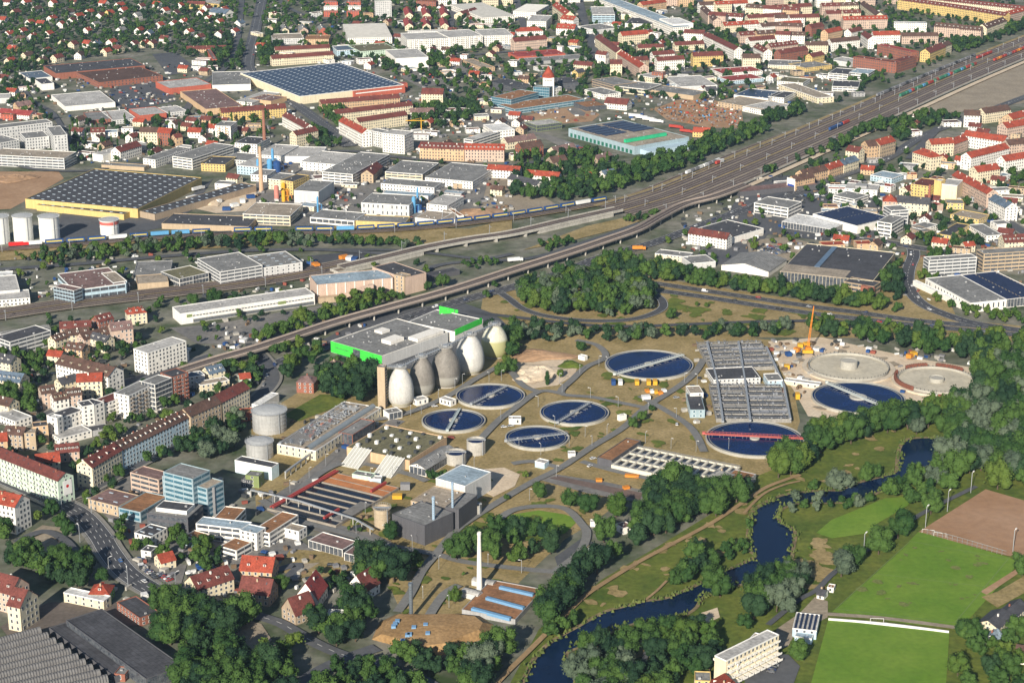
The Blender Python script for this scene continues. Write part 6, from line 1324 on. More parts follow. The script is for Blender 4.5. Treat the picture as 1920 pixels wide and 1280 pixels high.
# gabled housing, from left to right in the far town
GD = [
 ('cream apartment row with dark red roof beside the solar hall street', (413, 203), (534, 194), 12, 11, 'Y', 'r', 4), ('rear cream apartment bar with brown roof above the solar hall', (515, 88), (617, 83), 11, 9, 'C', 'r', 3),
 ('front cream apartment bar with brown roof above the solar hall', (508, 104), (623, 96), 11, 10, 'C', 'r', 3), ('peach apartment bar nearest the solar hall, first of three', (600, 187), (747, 176), 11, 10, 'O', 'r', 3),
 ('cream apartment bar, second of three below the solar hall', (626, 206), (770, 190), 11, 10, 'C', 'r', 3), ('cream apartment bar, third of three below the solar hall', (668, 221), (759, 208), 11, 12, 'C', 'r', 4),
 ('white apartment block with solar panels on red roof, bending to the tower', (644, 219), (688, 242), 12, 16, 'W', 'R', 5), ('white apartment house with dark red roof along the diagonal street', (537, 210), (580, 233), 11, 12, 'W', 'r', 4),
 ('yellow ended apartment house at the end of the diagonal street', (549, 246), (590, 237), 11, 13, 'C', 'r', 4), ('old cream villa with turrets and many chimneys', (792, 165), (832, 166), 16, 12, 'C', 'r', 4),
 ('white house with grey brown roof beside the old cream villa', (769, 203), (813, 202), 11, 8, 'W', 'm', 3), ('ornate peach palace front with red brown mansard roof, left part', (789, 266), (872, 269), 14, 13, 'O', 'r', 4),
 ('ornate brick and peach palace front, right part', (872, 269), (946, 270), 14, 13, 'P', 'R', 4), ('white office house with brown roof beside the narrow shed', (216, 276), (256, 264), 13, 10, 'W', 'r', 3),
 ('white gabled house with dark red dormer roof', (170, 240), (196, 239), 11, 8, 'W', 'r', 2), ('cream apartment house with brown roof beside the orange one', (264, 238), (297, 239), 12, 14, 'C', 'b', 4),
 ('brick apartment house attached to the cream one', (298, 239), (323, 241), 12, 14, 'R', 'R', 4), ('small orange house with gable right of the brick apartment house', (325, 252), (338, 250), 9, 11, 'O', 'r', 3),
 ('white house with vivid red roof in front of white six storey block', (354, 239), (378, 240), 11, 7, 'W', 'R', 2), ('tan brick gabled warehouse in the works', (688, 319), (706, 303), 13, 9, 'T', 'r', 3),
 ('white apartment house with red roof, rear one by the rail wood', (916, 308), (976, 312), 11, 9, 'W', 'R', 3), ('white apartment house with red roof, front one by the rail wood', (988, 318), (1050, 323), 11, 10, 'W', 'R', 3),
 ('long white house with dark slate roof in the rail wood', (959, 326), (1012, 339), 11, 8, 'W', 'd', 3), ('cream house with brown roof beside the gravel yard', (922, 347), (944, 349), 9, 6, 'C', 'b', 2),
 ('peach four storey block with red brown roof left of the red market roof', (961, 71), (1022, 66), 13, 14, 'P', 'r', 4), ('white house with red hipped roof behind the peach four storey block', (968, 52), (1016, 50), 14, 9, 'W', 'R', 3),
 ('red roofed office palace near the top edge, front gable', (1046, 44), (1080, 46), 16, 10, 'W', 'R', 3), ('red roofed office palace near the top edge, rear wing', (1044, 4), (1068, 22), 14, 16, 'C', 'R', 4),
 ('red roofed office palace near the top edge, middle pavilion', (1056, 28), (1080, 31), 14, 15, 'W', 'R', 4), ('long diagonal apartment row with red roof, upper part', (1124, 64), (1164, 92), 13, 14, 'C', 'r', 5),
 ('long diagonal apartment row with red roof, lower part', (1166, 94), (1208, 120), 13, 14, 'P', 'R', 5), ('apartment house with orange roof and yellow end wall', (1163, 60), (1212, 56), 13, 14, 'C', 'R', 4),
 ('tall white end house below the diagonal row', (1120, 95), (1139, 97), 11, 14, 'W', 'r', 2), ('cream gabled corner house by the tower with cone roof', (1144, 112), (1166, 112), 13, 15, 'C', 'r', 4),
 ('brown brick corner house at the foot of the diagonal row', (1187, 107), (1213, 105), 12, 13, 'J', 'r', 4), ('white apartment block with brown roof beside the yellow one', (1230, 107), (1281, 104), 12, 14, 'W', 'r', 4),
 ('rear white apartment block with red brown roof', (1222, 97), (1262, 94), 11, 10, 'W', 'r', 3), ('bright yellow apartment block with dark red roof', (1298, 98), (1354, 96), 13, 14, 'Y', 'r', 4),
 ('white and red balcony apartment slab along the long street', (1326, 60), (1385, 88), 12, 15, 'W', 'r', 5), ('cream and peach twin gabled block beside the parked cars', (1392, 101), (1425, 101), 13, 14, 'C', 'b', 4),
 ('cream house row with red brown roof behind the yellow block', (1264, 79), (1318, 76), 11, 8, 'C', 'r', 2), ('white row with red roof above the yellow block', (1284, 55), (1322, 57), 12, 13, 'W', 'r', 4),
 ('long white low row below the diagonal row', (1195, 84), (1243, 82), 11, 8, 'C', 'r', 2), ('cream house with gable and dark roof beside the tall white end house', (1078, 131), (1092, 128), 10, 8, 'Y', 'd', 2),
 ('white old house with brown roof before the tall white end house', (1078, 114), (1112, 117), 11, 9, 'C', 'r', 3), ('white gabled hall with brown roof on the gravel plaza', (1138, 182), (1180, 186), 16, 7, 'W', 'r', 2),
 ('yellow house with vivid orange roof beside the railway wood', (1301, 238), (1334, 240), 12, 6, 'Y', 'R', 2), ('brick gabled old house in the trees left of the trade hall', (972, 268), (1012, 262), 14, 12, 'R', 'b', 3),
 ('brown roofed low house behind the brick gabled old house', (1034, 276), (1074, 268), 13, 5, 'C', 'm', 1), ('dark roofed villa in the trees below the trade hall', (1030, 294), (1058, 290), 14, 9, 'J', 'b', 3),
 ('long low brown roofed building left of the brick gabled house', (945, 258), (1000, 250), 13, 8, 'C', 'm', 2), ('small mauve roofed house beside the trade hall yard', (1114, 292), (1142, 284), 10, 4, 'J', 'm', 1),
 ('long yellow apartment front with red roof along the top right, left part', (1688, -6), (1790, 8), 12, 15, 'Y', 'r', 5), ('long yellow apartment front with red roof along the top right, right part', (1790, 8), (1890, 24), 12, 15, 'Y', 'r', 5),
 ('second red roofed row behind the long yellow front', (1740, -8), (1925, 12), 12, 15, 'C', 'r', 5), ('pinkish red roofed block at the right edge by the rail trees', (1885, 22), (1925, 12), 12, 15, 'P', 'R', 5),
 ('long pink and white block with red roof above the brick factory', (1580, 31), (1662, 29), 13, 14, 'P', 'R', 4), ('white block with red roof and long window row above the brick factory', (1636, 59), (1686, 58), 13, 14, 'W', 'R', 4),
 ('white gabled left wing before the brick factory', (1622, 58), (1636, 68), 12, 14, 'W', 'r', 4), ('dark roofed wing behind the brick factory', (1690, 62), (1758, 61), 11, 11, 'P', 'b', 3),
 ('yellow gabled house with brown roof at the railway', (1735, 92), (1765, 80), 14, 13, 'Y', 'r', 4), ('cream wing with grey roof right of the yellow gabled house', (1762, 82), (1778, 76), 12, 13, 'C', 'b', 4),
 ('ornate pink apartment row with slate and brown roofs, left half', (1755, 42), (1802, 46), 14, 14, 'P', 'b', 5), ('ornate pink apartment row with slate and brown roofs, right half', (1802, 47), (1842, 50), 14, 15, 'P', 'b', 5),
 ('cream end block with brown roof right of the ornate pink row', (1842, 46), (1880, 32), 14, 16, 'C', 'b', 5), ('old block of brick houses with courtyard, left gable', (1516, 46), (1540, 42), 12, 13, 'R', 'r', 4),
 ('old block of brick houses with courtyard, right side', (1546, 56), (1574, 50), 12, 12, 'O', 'R', 4), ('white gable with dark roof beside the brick courtyard houses', (1590, 55), (1612, 50), 12, 10, 'W', 'r', 3),
 ('dark roofed white terrace near the brick factory', (1555, 73), (1608, 68), 12, 12, 'W', 'b', 4), ('brown roofed pink terrace near the railway offices', (1440, 82), (1492, 76), 12, 12, 'P', 'r', 4),
 ('brick terrace with many chimneys above the low garages', (1458, 94), (1510, 86), 12, 12, 'R', 'r', 4), ('yellow flat gabled house among the brick terraces', (1517, 101), (1540, 96), 11, 11, 'Y', 'r', 3),
 ('cream and dark roofed terrace at the turn of the street', (1510, 78), (1552, 78), 12, 12, 'C', 'b', 4),
 ('house row with peach fronts and mixed roofs along the main road, left part', (1500, 319), (1545, 309), 12, 10, 'O', 'b', 3), ('house row with peach fronts, middle part with bright red roof', (1546, 309), (1573, 300), 12, 10, 'O', 'R', 3),
 ('house row with peach fronts, right part with slate roof', (1574, 300), (1602, 291), 12, 10, 'C', 'q', 3), ('tower like cream corner house at the end of the house row', (1592, 272), (1616, 276), 13, 14, 'C', 'r', 4),
 ('ochre blank walled corner house with turret roof', (1622, 264), (1640, 262), 14, 15, 'O', 'b', 4), ('old apartment house with red roof right of the ochre blank wall', (1641, 262), (1670, 254), 14, 15, 'T', 'R', 4),
 ('white chapel like gable with brown roofs near the crossing', (1808, 206), (1838, 207), 14, 14, 'W', 'b', 4), ('brown multi gabled school like building right of the chapel like gable', (1840, 203), (1888, 196), 14, 12, 'C', 'b', 4),
 ('peach corner block with red hipped roof on the street junction', (1722, 275), (1756, 285), 15, 14, 'C', 'R', 4), ('cream block behind the peach corner block with solar roof', (1742, 261), (1784, 258), 13, 14, 'C', 'R', 4),
 ('red roofed link block toward the courtyard building', (1778, 262), (1806, 252), 13, 12, 'P', 'R', 4), ('courtyard building with red roof, rear wing', (1812, 244), (1888, 256), 13, 13, 'W', 'R', 4),
 ('courtyard building with red roof and white front, front wing', (1812, 286), (1884, 268), 13, 14, 'W', 'R', 5), ('red roofed corner house left of lower right rows', (1826, 312), (1868, 306), 13, 12, 'C', 'R', 4),
 ('red brick block behind the courtyard building', (1880, 230), (1925, 222), 14, 14, 'P', 'R', 4), ('orange roofed tall block at the right edge', (1890, 214), (1925, 205), 14, 15, 'O', 'R', 4),
 ('dark red roofed row at the right edge below the courtyard building', (1886, 262), (1925, 258), 13, 13, 'P', 'b', 4), ('white end house with red roof at the right edge by the trees', (1878, 292), (1925, 284), 13, 13, 'W', 'R', 4),
 ('long peach apartment row with bright red roof, upper part', (1796, 320), (1862, 355), 12, 15, 'P', 'R', 5), ('white balconied corner block with slate roof ending the peach row', (1866, 364), (1898, 380), 13, 14, 'W', 'q', 5),
 ('old brewery with dark roof and arched cream front', (1684, 366), (1744, 371), 14, 12, 'C', 'd', 4), ('square left tower of the old brewery with red hipped roof', (1656, 363), (1682, 364), 16, 13, 'P', 'R', 4),
 ('small red roofed house between pavilion and yellow office', (1695, 350), (1710, 345), 10, 8, 'C', 'r', 2), ('small white house with red gable roof on the lower road', (1806, 454), (1825, 452), 8, 6, 'C', 'R', 2),
 ('old cream villa with dark red mansard roof at the right edge', (1879, 440), (1925, 438), 15, 8, 'C', 'r', 3), ('white block with red brown roof beside the dark flat store', (1296, 426), (1368, 437), 12, 10, 'W', 'r', 4),
 ('row of peach row houses with billboard like white gable end', (1484, 330), (1520, 322), 12, 11, 'O', 'b', 4), ('small white house near the crossing trees', (1096, 324), (1110, 322), 9, 6, 'W', 'R', 2), ('small white house with blue roof near the crossing', (1128, 320), (1150, 316), 9, 6, 'W', 'q', 2)]
for lab, p0, p1, w, h, wl, rf, st in GD:
 hip = 'hipped' in lab
 cat = 'house' if ('house' in lab or 'villa' in lab) else 'apartment block' if ('apartment' in lab or 'block' in lab) else 'building'
 G(lab, p0, p1, w, h, wl, rf, st=st, cat=cat, name=cat.replace(' ', '_'), r='hip' if hip else 'gable', dorm=(int(abs(p1[0] - p0[0]) / 7) if ('mansard' in lab or 'dormer' in lab or 'pink' in lab or 'long yellow' in lab or 'palace' in lab) else 0))
# ornate gables on the peach palace and chimneys on the villa are parts of those houses
# ---- rows of small repeated houses
def hrow(lab, base, n, dx, dy, L, w, h, wall, roof, ang=0, grp=None):
 for k in range(n):
  x, y = base[0] + dx * k, base[1] + dy * k
  c = at(x, y, h); u = Vector((math.cos(R(ang)), math.sin(R(ang)), 0)) * L / 2
  a0 = proj(*(c - u)); a1 = proj(*(c + u))
  G(lab[k] if isinstance(lab, list) else lab, (a0[0], a0[1]), (a1[0], a1[1]), w, h, wall, roof, cat='house', name='terraced_house', grp=grp)
for i, (x, wd, nm) in enumerate(((620, 28, 'left'), (663, 28, 'right'))):
 for k, y in enumerate((4, 13, 22)):
  F('red and white terraced block near the top edge, %s column, %s bar' % (nm, ['rear', 'middle', 'front'][k]), (x - 13, y), (x + 13, y), 12, 8, 'S' if k % 2 == 0 else 'W', 'g', cat='house', name='terraced_block')
for i, (x, nm) in enumerate(((763, 'left'), (796, 'middle'), (830, 'right'))):
 for k, y in enumerate((12, 32)):
  G('narrow cream house with crimson roof, %s column, %s one' % (nm, ['rear', 'front'][k]), (x, y), (x + 4, y + 12), 12, 7, 'C', 'x', cat='house', name='terraced_house')
for k, x in enumerate((530, 566, 602)):
 G('short %s house bar in front of the car park near the avenue' % ['cream', 'peach', 'red'][k], (x, 45), (x + 4, 52), 12, 8, 'CPS'[k], 'g', cat='house', name='terraced_house')
F('brick block cut by the top edge right of the crimson roofs', (780, 2), (817, 4), 12, 12, 'R', 'r', st=4); G('cream gabled hall with brown roof near the top edge', (862, 22), (890, 14), 20, 7, 'C', 'r', rh=6)
F('low red roofed market behind the long white apartments', (868, 46), (922, 48), 12, 5, 'C', 'x'); F('white flat range behind the long white apartments', (765, 60), (840, 58), 11, 12, 'L', 'l', st=4)
G('cream apartment bar at top left beyond the houses, left part', (352, 2), (385, 3), 11, 8, 'Y', 'r'); G('cream apartment bar at top left beyond the houses, right part', (388, -1), (415, 2), 11, 8, 'Y', 'g')
G('large slate roofed hall among the houses at top left', (400, 14), (430, 18), 20, 7, 'W', 'q', rh=6)
G('peach low bar with brown roof beside the avenue trees', (350, 87), (424, 85), 10, 5, 'O', 'r'); F('narrow crimson walled bar beside the avenue trees', (386, 92), (399, 112), 6, 7, 'S', 'm', win=None)
G('red long market roof at the left edge', (-10, 202), (62, 208), 18, 5, 'W', 'x', rh=4); F('small orange red flat kiosk at the left edge', (0, 215), (24, 216), 12, 6, 'S', 'e')
G('brown roofed house left of the white supermarket hall', (28, 192), (56, 188), 12, 5, 'O', 'm'); F('red and white petrol station roof left of the supermarket hall', (36, 165), (62, 163), 8, 5, 'W', 'x')
# detached houses in the far left estate
rnd = random.Random(21)
HS = [(18, 66, 'W', 'R'), (43, 62, 'W', 'R'), (57, 44, 'W', 'R'), (78, 46, 'W', 'R'), (98, 37, 'W', 'R'), (115, 48, 'W', 'R'), (135, 42, 'W', 'r'), (148, 32, 'W', 'R'), (168, 25, 'W', 'R'), (190, 32, 'W', 'r'), (206, 27, 'Y', 'R'), (232, 22, 'W', 'R'), (265, 14, 'W', 'r'), (295, 10, 'W', 'R'), (338, 12, 'W', 'R'), (378, 27, 'W', 'R'), (392, 38, 'W', 'R'), (388, 17, 'W', 'r'), (25, 94, 'Y', 'R'), (52, 106, 'C', 'b'), (88, 99, 'W', 'R'), (108, 112, 'C', 'r'), (80, 116, 'C', 'b'), (138, 86, 'C', 'r'), (150, 106, 'W', 'b'), (165, 84, 'W', 'R'), (182, 86, 'W', 'q'), (210, 82, 'W', 'R'), (222, 95, 'C', 'r'), (252, 86, 'W', 'r'), (272, 84, 'C', 'R'), (286, 84, 'C', 'r'), (300, 50, 'W', 'R'), (310, 76, 'W', 'r'), (326, 48, 'W', 'R'), (345, 42, 'W', 'R'), (180, 48, 'W', 'g'), (232, 42, 'W', 'g'), (42, 76, 'W', 'b'), (120, 84, 'C', 'b'), (200, 100, 'C', 'R'), (164, 60, 'W', 'R'), (30, 26, 'C', 'r'), (50, 6, 'W', 'R'), (412, 44, 'W', 'R'), (15, 6, 'W', 'r'), (100, 8, 'W', 'R'), (140, 6, 'C', 'r'), (70, 20, 'W', 'b'), (195, 8, 'W', 'R'), (228, 60, 'W', 'g'), (262, 60, 'W', 'R'), (280, 66, 'W', 'q'), (355, 62, 'W', 'R'), (375, 72, 'W', 'r'), (412, 66, 'W', 'r'), (440, 62, 'W', 'R'), (450, 46, 'W', 'q'), (20, 118, 'C', 'R'), (10, 150, 'W', 'r'), (330, 28, 'W', 'r'), (258, 32, 'W', 'g'), (310, 22, 'W', 'R'), (62, 70, 'W', 'R'), (92, 66, 'W', 'R'), (225, 12, 'W', 'R'), (5, 40, 'W', 'R'), (130, 25, 'W', 'b'), (420, 20, 'W', 'R')]
for x, y, wl, rf in HS:
 c = at(x, y + 4, 0); ang = rnd.choice((R(62), R(62), R(-28), R(75))) + rnd.uniform(-.1, .1); L = rnd.uniform(11, 16); h = rnd.uniform(5, 6.5); u = Vector((math.cos(ang), math.sin(ang), 0)) * L / 2
 q = Vector((c.x, c.y, h + 4.2)); a0 = proj(*(q - u)); a1 = proj(*(q + u))
 lb = 'detached %s house with %s gable roof in the garden estate at the upper left' % (WALLN[wl], ROOFN[rf])
 G(lb, a0[:2], a1[:2], 10.5, h, wl, rf, rh=4.2, st=2, chim=1, cat='house', name='detached_house', grp='detached %s houses with %s roofs in the garden estate' % (WALLN[wl], ROOFN[rf]))
# dense old town at the top, right of centre: closed rows with courtyards
rows = [((1310, 4), (1400, 0)), ((1400, 8), (1500, 14)), ((1330, 22), (1395, 26)), ((1400, 28), (1470, 24)), ((1355, 42), (1420, 38)), ((1425, 44), (1500, 38)), ((1385, 60), (1450, 56)), ((1448, 10), (1520, 6)), ((1452, 28), (1535, 26)), ((1540, 6), (1608, 4)), ((1548, 20), (1612, 18)), ((1320, 10), (1345, 34)), ((1402, 70), (1450, 66)), ((1420, 82), (1440, 92)), ((1455, 58), (1510, 60)), ((1200, 4), (1245, -2)), ((1620, 2), (1650, 24)), ((905, -6), (960, -8)), ((1215, -8), (1300, -10)), ((1660, -14), (1760, -16)), ((1440, -8), (1520, -14)), ((1530, -8), (1640, -10)), ((1320, -12), (1430, -14)), ((820, -10), (890, -12)), ((1020, -14), (1120, -16)), ((1455, 42), (1505, 44))]
OT = 'WPCOWC'; OR_ = 'rRrRrb'
for i, (a0, a1) in enumerate(rows):
 A = Vector((*a0, 0)); B = Vector((*a1, 0)); n = max(1, int((B - A).length / 26))
 for k in range(n):
  p = A.lerp(B, k / n); q = A.lerp(B, (k + 1) / n); wl = rnd.choice(OT); rf = rnd.choice(OR_)
  G('%s terraced town house with %s roof in the dense quarter at the top' % (WALLN[wl], ROOFN[rf]), (p.x, p.y), (q.x, q.y), 12, rnd.choice((11, 12.5, 14)), wl, rf, st=4, cat='house', name='town_house', dorm=rnd.choice((0, 3)), grp='%s town houses with %s roofs in the dense upper quarter' % (WALLN[wl], ROOFN[rf]))
# low sheds and garages scattered in the gaps of the far town
SH = [(330, 275), (350, 290), (150, 268), (140, 285), (245, 250), (310, 225), (470, 240), (360, 222), (900, 190), (920, 205), (980, 140), (1010, 128), (1060, 128), (1140, 45), (1230, 20), (1190, 70), (1100, 60), (840, 140), (760, 130), (500, 50), (470, 60), (940, 85), (1000, 85), (1450, 142), (1490, 135), (1530, 140), (1600, 175), (1420, 165), (1240, 150), (1260, 160), (870, 30), (740, 40), (600, 110), (640, 115), (1600, 385), (1690, 310), (1630, 300), (1880, 330), (1460, 345), (1820, 370), (850, 345), (830, 360), (640, 345), (730, 395), (450, 350), (560, 385), (590, 335), (960, 350)]
for i, (x, y) in enumerate(SH):
 wl = rnd.choice('WLTGC'); rf = rnd.choice('lgdtmu'); s = proj(*at(x, y))[2]
 F('low %s shed with flat %s roof between buildings of the far town' % (WALLN[wl], ROOFN[rf]), (x, y), (x + rnd.uniform(9, 20) * s, y + rnd.uniform(-3, 4)), rnd.uniform(8, 16), rnd.uniform(3.5, 5.5), wl, rf, win='n', cat='shed', name='shed', grp='low %s sheds with %s roofs in the far town' % (WALLN[wl], ROOFN[rf]))
FZ = [((480, 20), (960, 130)), ((960, 20), (1240, 100)), ((1180, 130), (1350, 185)), ((140, 215), (480, 300)), ((0, 160), (120, 230)), ((1430, 120), (1560, 190)), ((740, 200), (1000, 300)), ((1540, 300), (1900, 470)), ((820, 95), (1000, 160)), ((330, 110), (470, 150)), ((1690, 225), (1900, 330)), ((380, 310), (480, 350))]
n_ = 0
for (x0, y0), (x1, y1) in FZ:
 for _ in range(int((x1 - x0) * (y1 - y0) / 420)):
  x, y = rnd.uniform(x0, x1), rnd.uniform(y0, y1); c = at(x, y)
  if blocked(c.x, c.y, 9): continue
  s = proj(c.x, c.y, 0)[2]; wl = rnd.choice('WWLCTOW'); rf = rnd.choice('lgrRmutb')
  if rnd.random() < .45:
   a_ = R(rnd.choice((-28, 62, -20, 70))); u = Vector((math.cos(a_), math.sin(a_), 0)) * 7; q = Vector((c.x, c.y, 9)); rf = rnd.choice('rRrb')
   G('small %s house with %s roof among the far works and yards' % (WALLN[wl], ROOFN[rf]), proj(*(q - u))[:2], proj(*(q + u))[:2], 10, 5.5, wl, rf, rh=3.5, cat='house', name='house', chim=1, grp='small %s houses with %s roofs among far yards' % (WALLN[wl], ROOFN[rf]))
  else:
   F('low %s building with flat %s roof among the far yards' % (WALLN[wl], ROOFN[rf]), (x, y), (x + rnd.uniform(9, 22) * s, y + rnd.uniform(-2, 3)), rnd.uniform(8, 15), rnd.uniform(3.5, 7), wl, rf, win='n', cat='building', name='low_building', grp='low %s buildings with %s roofs among far yards' % (WALLN[wl], ROOFN[rf]))
  n_ += 1
print('infill', n_)
# ================================================================== TREES
def leafmat(name, c1, c2, use_attr):
 m = bpy.data.materials.new(name); m.use_nodes = True; nt = m.node_tree; n = nt.nodes; l = nt.links; bs = n['Principled BSDF']
 bs.inputs['Roughness'].default_value = .75; bs.inputs['Specular IOR Level'].default_value = .15
 geo = n.new('ShaderNodeNewGeometry'); nz = n.new('ShaderNodeTexNoise'); nz.inputs['Scale'].default_value = .45; nz.inputs['Detail'].default_value = 4
 l.new(geo.outputs['Position'], nz.inputs['Vector'])
 if use_attr: a = n.new('ShaderNodeAttribute'); a.attribute_name = 'tint'; src = a.outputs['Fac']
 else: a = n.new('ShaderNodeObjectInfo'); src = a.outputs['Random']
 # mix noise and tree tint
 ad = n.new('ShaderNodeMath'); ad.operation = 'MULTIPLY_ADD'; ad.inputs[1].default_value = .55; l.new(src, ad.inputs[0])
 mm = n.new('ShaderNodeMath'); mm.operation = 'MULTIPLY'; mm.inputs[1].default_value = .55; l.new(nz.outputs['Fac'], mm.inputs[0]); l.new(mm.outputs[0], ad.inputs[2])
 r = n.new('ShaderNodeValToRGB'); r.color_ramp.elements[0].position = .15; r.color_ramp.elements[1].position = .85
 r.color_ramp.elements[0].color = (*c1, 1); r.color_ramp.elements[1].color = (*c2, 1); l.new(ad.outputs[0], r.inputs[0]); l.new(r.outputs[0], bs.inputs['Base Color'])
 return m
KINDS = {'leaf': ((.012, .042, .012), (.058, .108, .022)), 'willow': ((.045, .070, .045), (.095, .125, .080)), 'light': ((.030, .072, .012), (.085, .125, .022)), 'dark': ((.007, .025, .013), (.026, .058, .022))}
LM = {k: leafmat('foliage_' + k, *v, False) for k, v in KINDS.items()}; LMS = {k: leafmat('far_foliage_' + k, *v, True) for k, v in KINDS.items()}
BARK = mat('bark', (.09, .065, .045), .95, .3, .8)
def crown_geo(seed, n, hw, z0, z1, fs, lobes=9, poplar=False):
 """unit tree: height about 1; clumps of leaf sized faces over several lobes"""
 rn = np.random.RandomState(seed); V = []; Fc = []
 L = []
 for i in range(lobes):
  a = rn.uniform(0, 2 * math.pi); rr = rn.uniform(.20, .78) * hw if i else 0; zz = rn.uniform(z0 + .25 * (z1 - z0), z1 - .22 * (z1 - z0)) if i else (z0 + z1) / 2
  if poplar: rr *= .4; zz = z0 + (z1 - z0) * (i + .5) / lobes
  L.append((rr * math.cos(a), rr * math.sin(a), zz, rn.uniform(.30, .62) * hw * (1.0 if not poplar else 1.3), rn.uniform(.20, .30) * (z1 - z0)))
 for k in range(n):
  x, y, z, r, h = L[rn.randint(len(L))]
  d = rn.normal(size=3); d /= np.linalg.norm(d)
  if d[2] < -.35: d[2] *= -1
  q = rn.uniform(.72, 1.16); p = np.array([x + d[0] * r * q, y + d[1] * r * q, z + d[2] * h * q])
  nn = d * np.array([1, 1, 1.1]) + rn.normal(size=3) * .5; nn /= np.linalg.norm(nn)
  t = np.cross(nn, rn.normal(size=3)); t /= np.linalg.norm(t); u = np.cross(nn, t); s = fs * rn.uniform(.6, 1.3); i = len(V)
  V += [p - t * s - u * s * .6, p + t * s * .9 - u * s, p + t * s + u * s * .7, p - t * s * .7 + u * s]; Fc.append((i, i + 1, i + 2, i + 3))
 for (x, y, z, r, h) in L:           # inner mass
  i = len(V); r *= .86; h *= .86; seg = 6
  for zz, rr in ((-.7, .7), (.1, 1), (.72, .66)):
   for k in range(seg): a = 2 * math.pi * k / seg + zz; V.append(np.array([x + rr * r * math.cos(a), y + rr * r * math.sin(a), z + zz * h]))
  V.append(np.array([x, y, z + h])); top = len(V) - 1
  for q in range(2):
   for k in range(seg): j = (k + 1) % seg; Fc.append((i + q * seg + k, i + q * seg + j, i + (q + 1) * seg + j, i + (q + 1) * seg + k))
  for k in range(seg): Fc.append((i + 2 * seg + k, i + 2 * seg + (k + 1) % seg, top, top))
 return np.array(V), np.array(Fc)
def geo_mesh(name, V, Fc, m, tint=None, quad=True):
 me = bpy.data.meshes.new(name); nf = len(Fc); me.vertices.add(len(V)); me.vertices.foreach_set('co', V.astype(np.float32).ravel())
 tri = Fc[:, 2] == Fc[:, 3]; cnt = np.where(tri, 3, 4); st = np.concatenate([[0], np.cumsum(cnt)[:-1]])
 loops = np.empty(cnt.sum(), np.int32)
 for c in range(3): loops[st + c] = Fc[:, c]
 loops[st[~tri] + 3] = Fc[~tri, 3]
 me.loops.add(len(loops)); me.loops.foreach_set('vertex_index', loops); me.polygons.add(nf); me.polygons.foreach_set('loop_start', st.astype(np.int32))
 if tint is not None:
  a = me.attributes.new('tint', 'FLOAT', 'POINT'); a.data.foreach_set('value', tint.astype(np.float32))
 me.materials.append(m); me.update(calc_edges=True); me.validate(); return me
NP = {}
for kd in ('leaf', 'willow', 'light', 'dark'):
 NP[kd] = [crown_geo(i * 7 + hash_, 1900, .44, .10, 1.0, .020, 20) for i, hash_ in enumerate((1, 2, 3, 4))]
NP['poplar'] = [crown_geo(91 + i, 480, .17, .08, 1.0, .026, 9, True) for i in range(2)]
MP_ = {k: [crown_geo(60 + i * 3, 480, .44, .10, 1.0, .036, 13) for i in range(4)] for k in NP}; MP_['poplar'] = NP['poplar']
FP = {}
for kd in ('leaf', 'willow', 'light', 'dark'): FP[kd] = [crown_geo(40 + i, 120, .44, .10, 1.0, .070, 6) for i in range(4)]
FP['poplar'] = [crown_geo(80 + i, 90, .17, .08, 1.0, .055, 5, True) for i in range(2)]
TRUNKM = MB(); TRUNKM.lathe([(.030, 0), (.020, .10), (.014, .35), (.006, .7)], 7)
for k in range(5): a = k * 1.26; TRUNKM.beam((0, 0, .2 + .05 * k), (.2 * math.cos(a), .2 * math.sin(a), .42 + .07 * k), .012)
_t = TRUNKM.build('trunk', BARK); TRUNK = _t.data; bpy.data.objects.remove(_t)
TREES = []     # x, y, height, kind, label, group, category, squash
def wood(region, spacing, h0, h1, kinds='leaf', label='', grp=None, pad=2.0, dens=1.0, cat='tree', wfac=1.0, seed=1, avoid=True):
 rnd = random.Random(seed * 31 + len(TREES)); P = [at(x, y) for x, y in region]; xs = [p.x for p in P]; ys = [p.y for p in P]
 kinds = kinds if isinstance(kinds, (list, tuple)) else [kinds]
 x = min(xs); got = 0
 cand = []
 while x < max(xs):
  y = min(ys)
  while y < max(ys):
   px = x + rnd.uniform(-.42, .42) * spacing; py = y + rnd.uniform(-.42, .42) * spacing; y += spacing
   if rnd.random() > dens or not in_poly(P, px, py): continue
   if avoid and (blocked(px, py, pad) or in_poly(RIVER, px, py)): continue
   k_ = rnd.choice(kinds); lb = {'leaf': '', 'dark': 'darker green ', 'light': 'bright green ', 'willow': 'pale grey green ', 'poplar': 'slim pointed '}[k_] + label
   f = (px - min(xs)) / (max(xs) - min(xs)); q = ', left end' if f < .25 else ', right end' if f > .75 else ', left half' if f < .5 else ', right half'
   if len((lb + q).split()) <= 16: lb += q
   if len(lb.split()) > 16: lb = label
   TREES.append((px, py, rnd.uniform(h0, h1), k_, lb, lb if grp is None else grp, cat, wfac)); got += 1
  x += spacing
def one(x, y, h, kind, label, cat='tree', wfac=1.0):
 p = at(x, y); TREES.append((p.x, p.y, h, kind, label, None, cat, wfac))
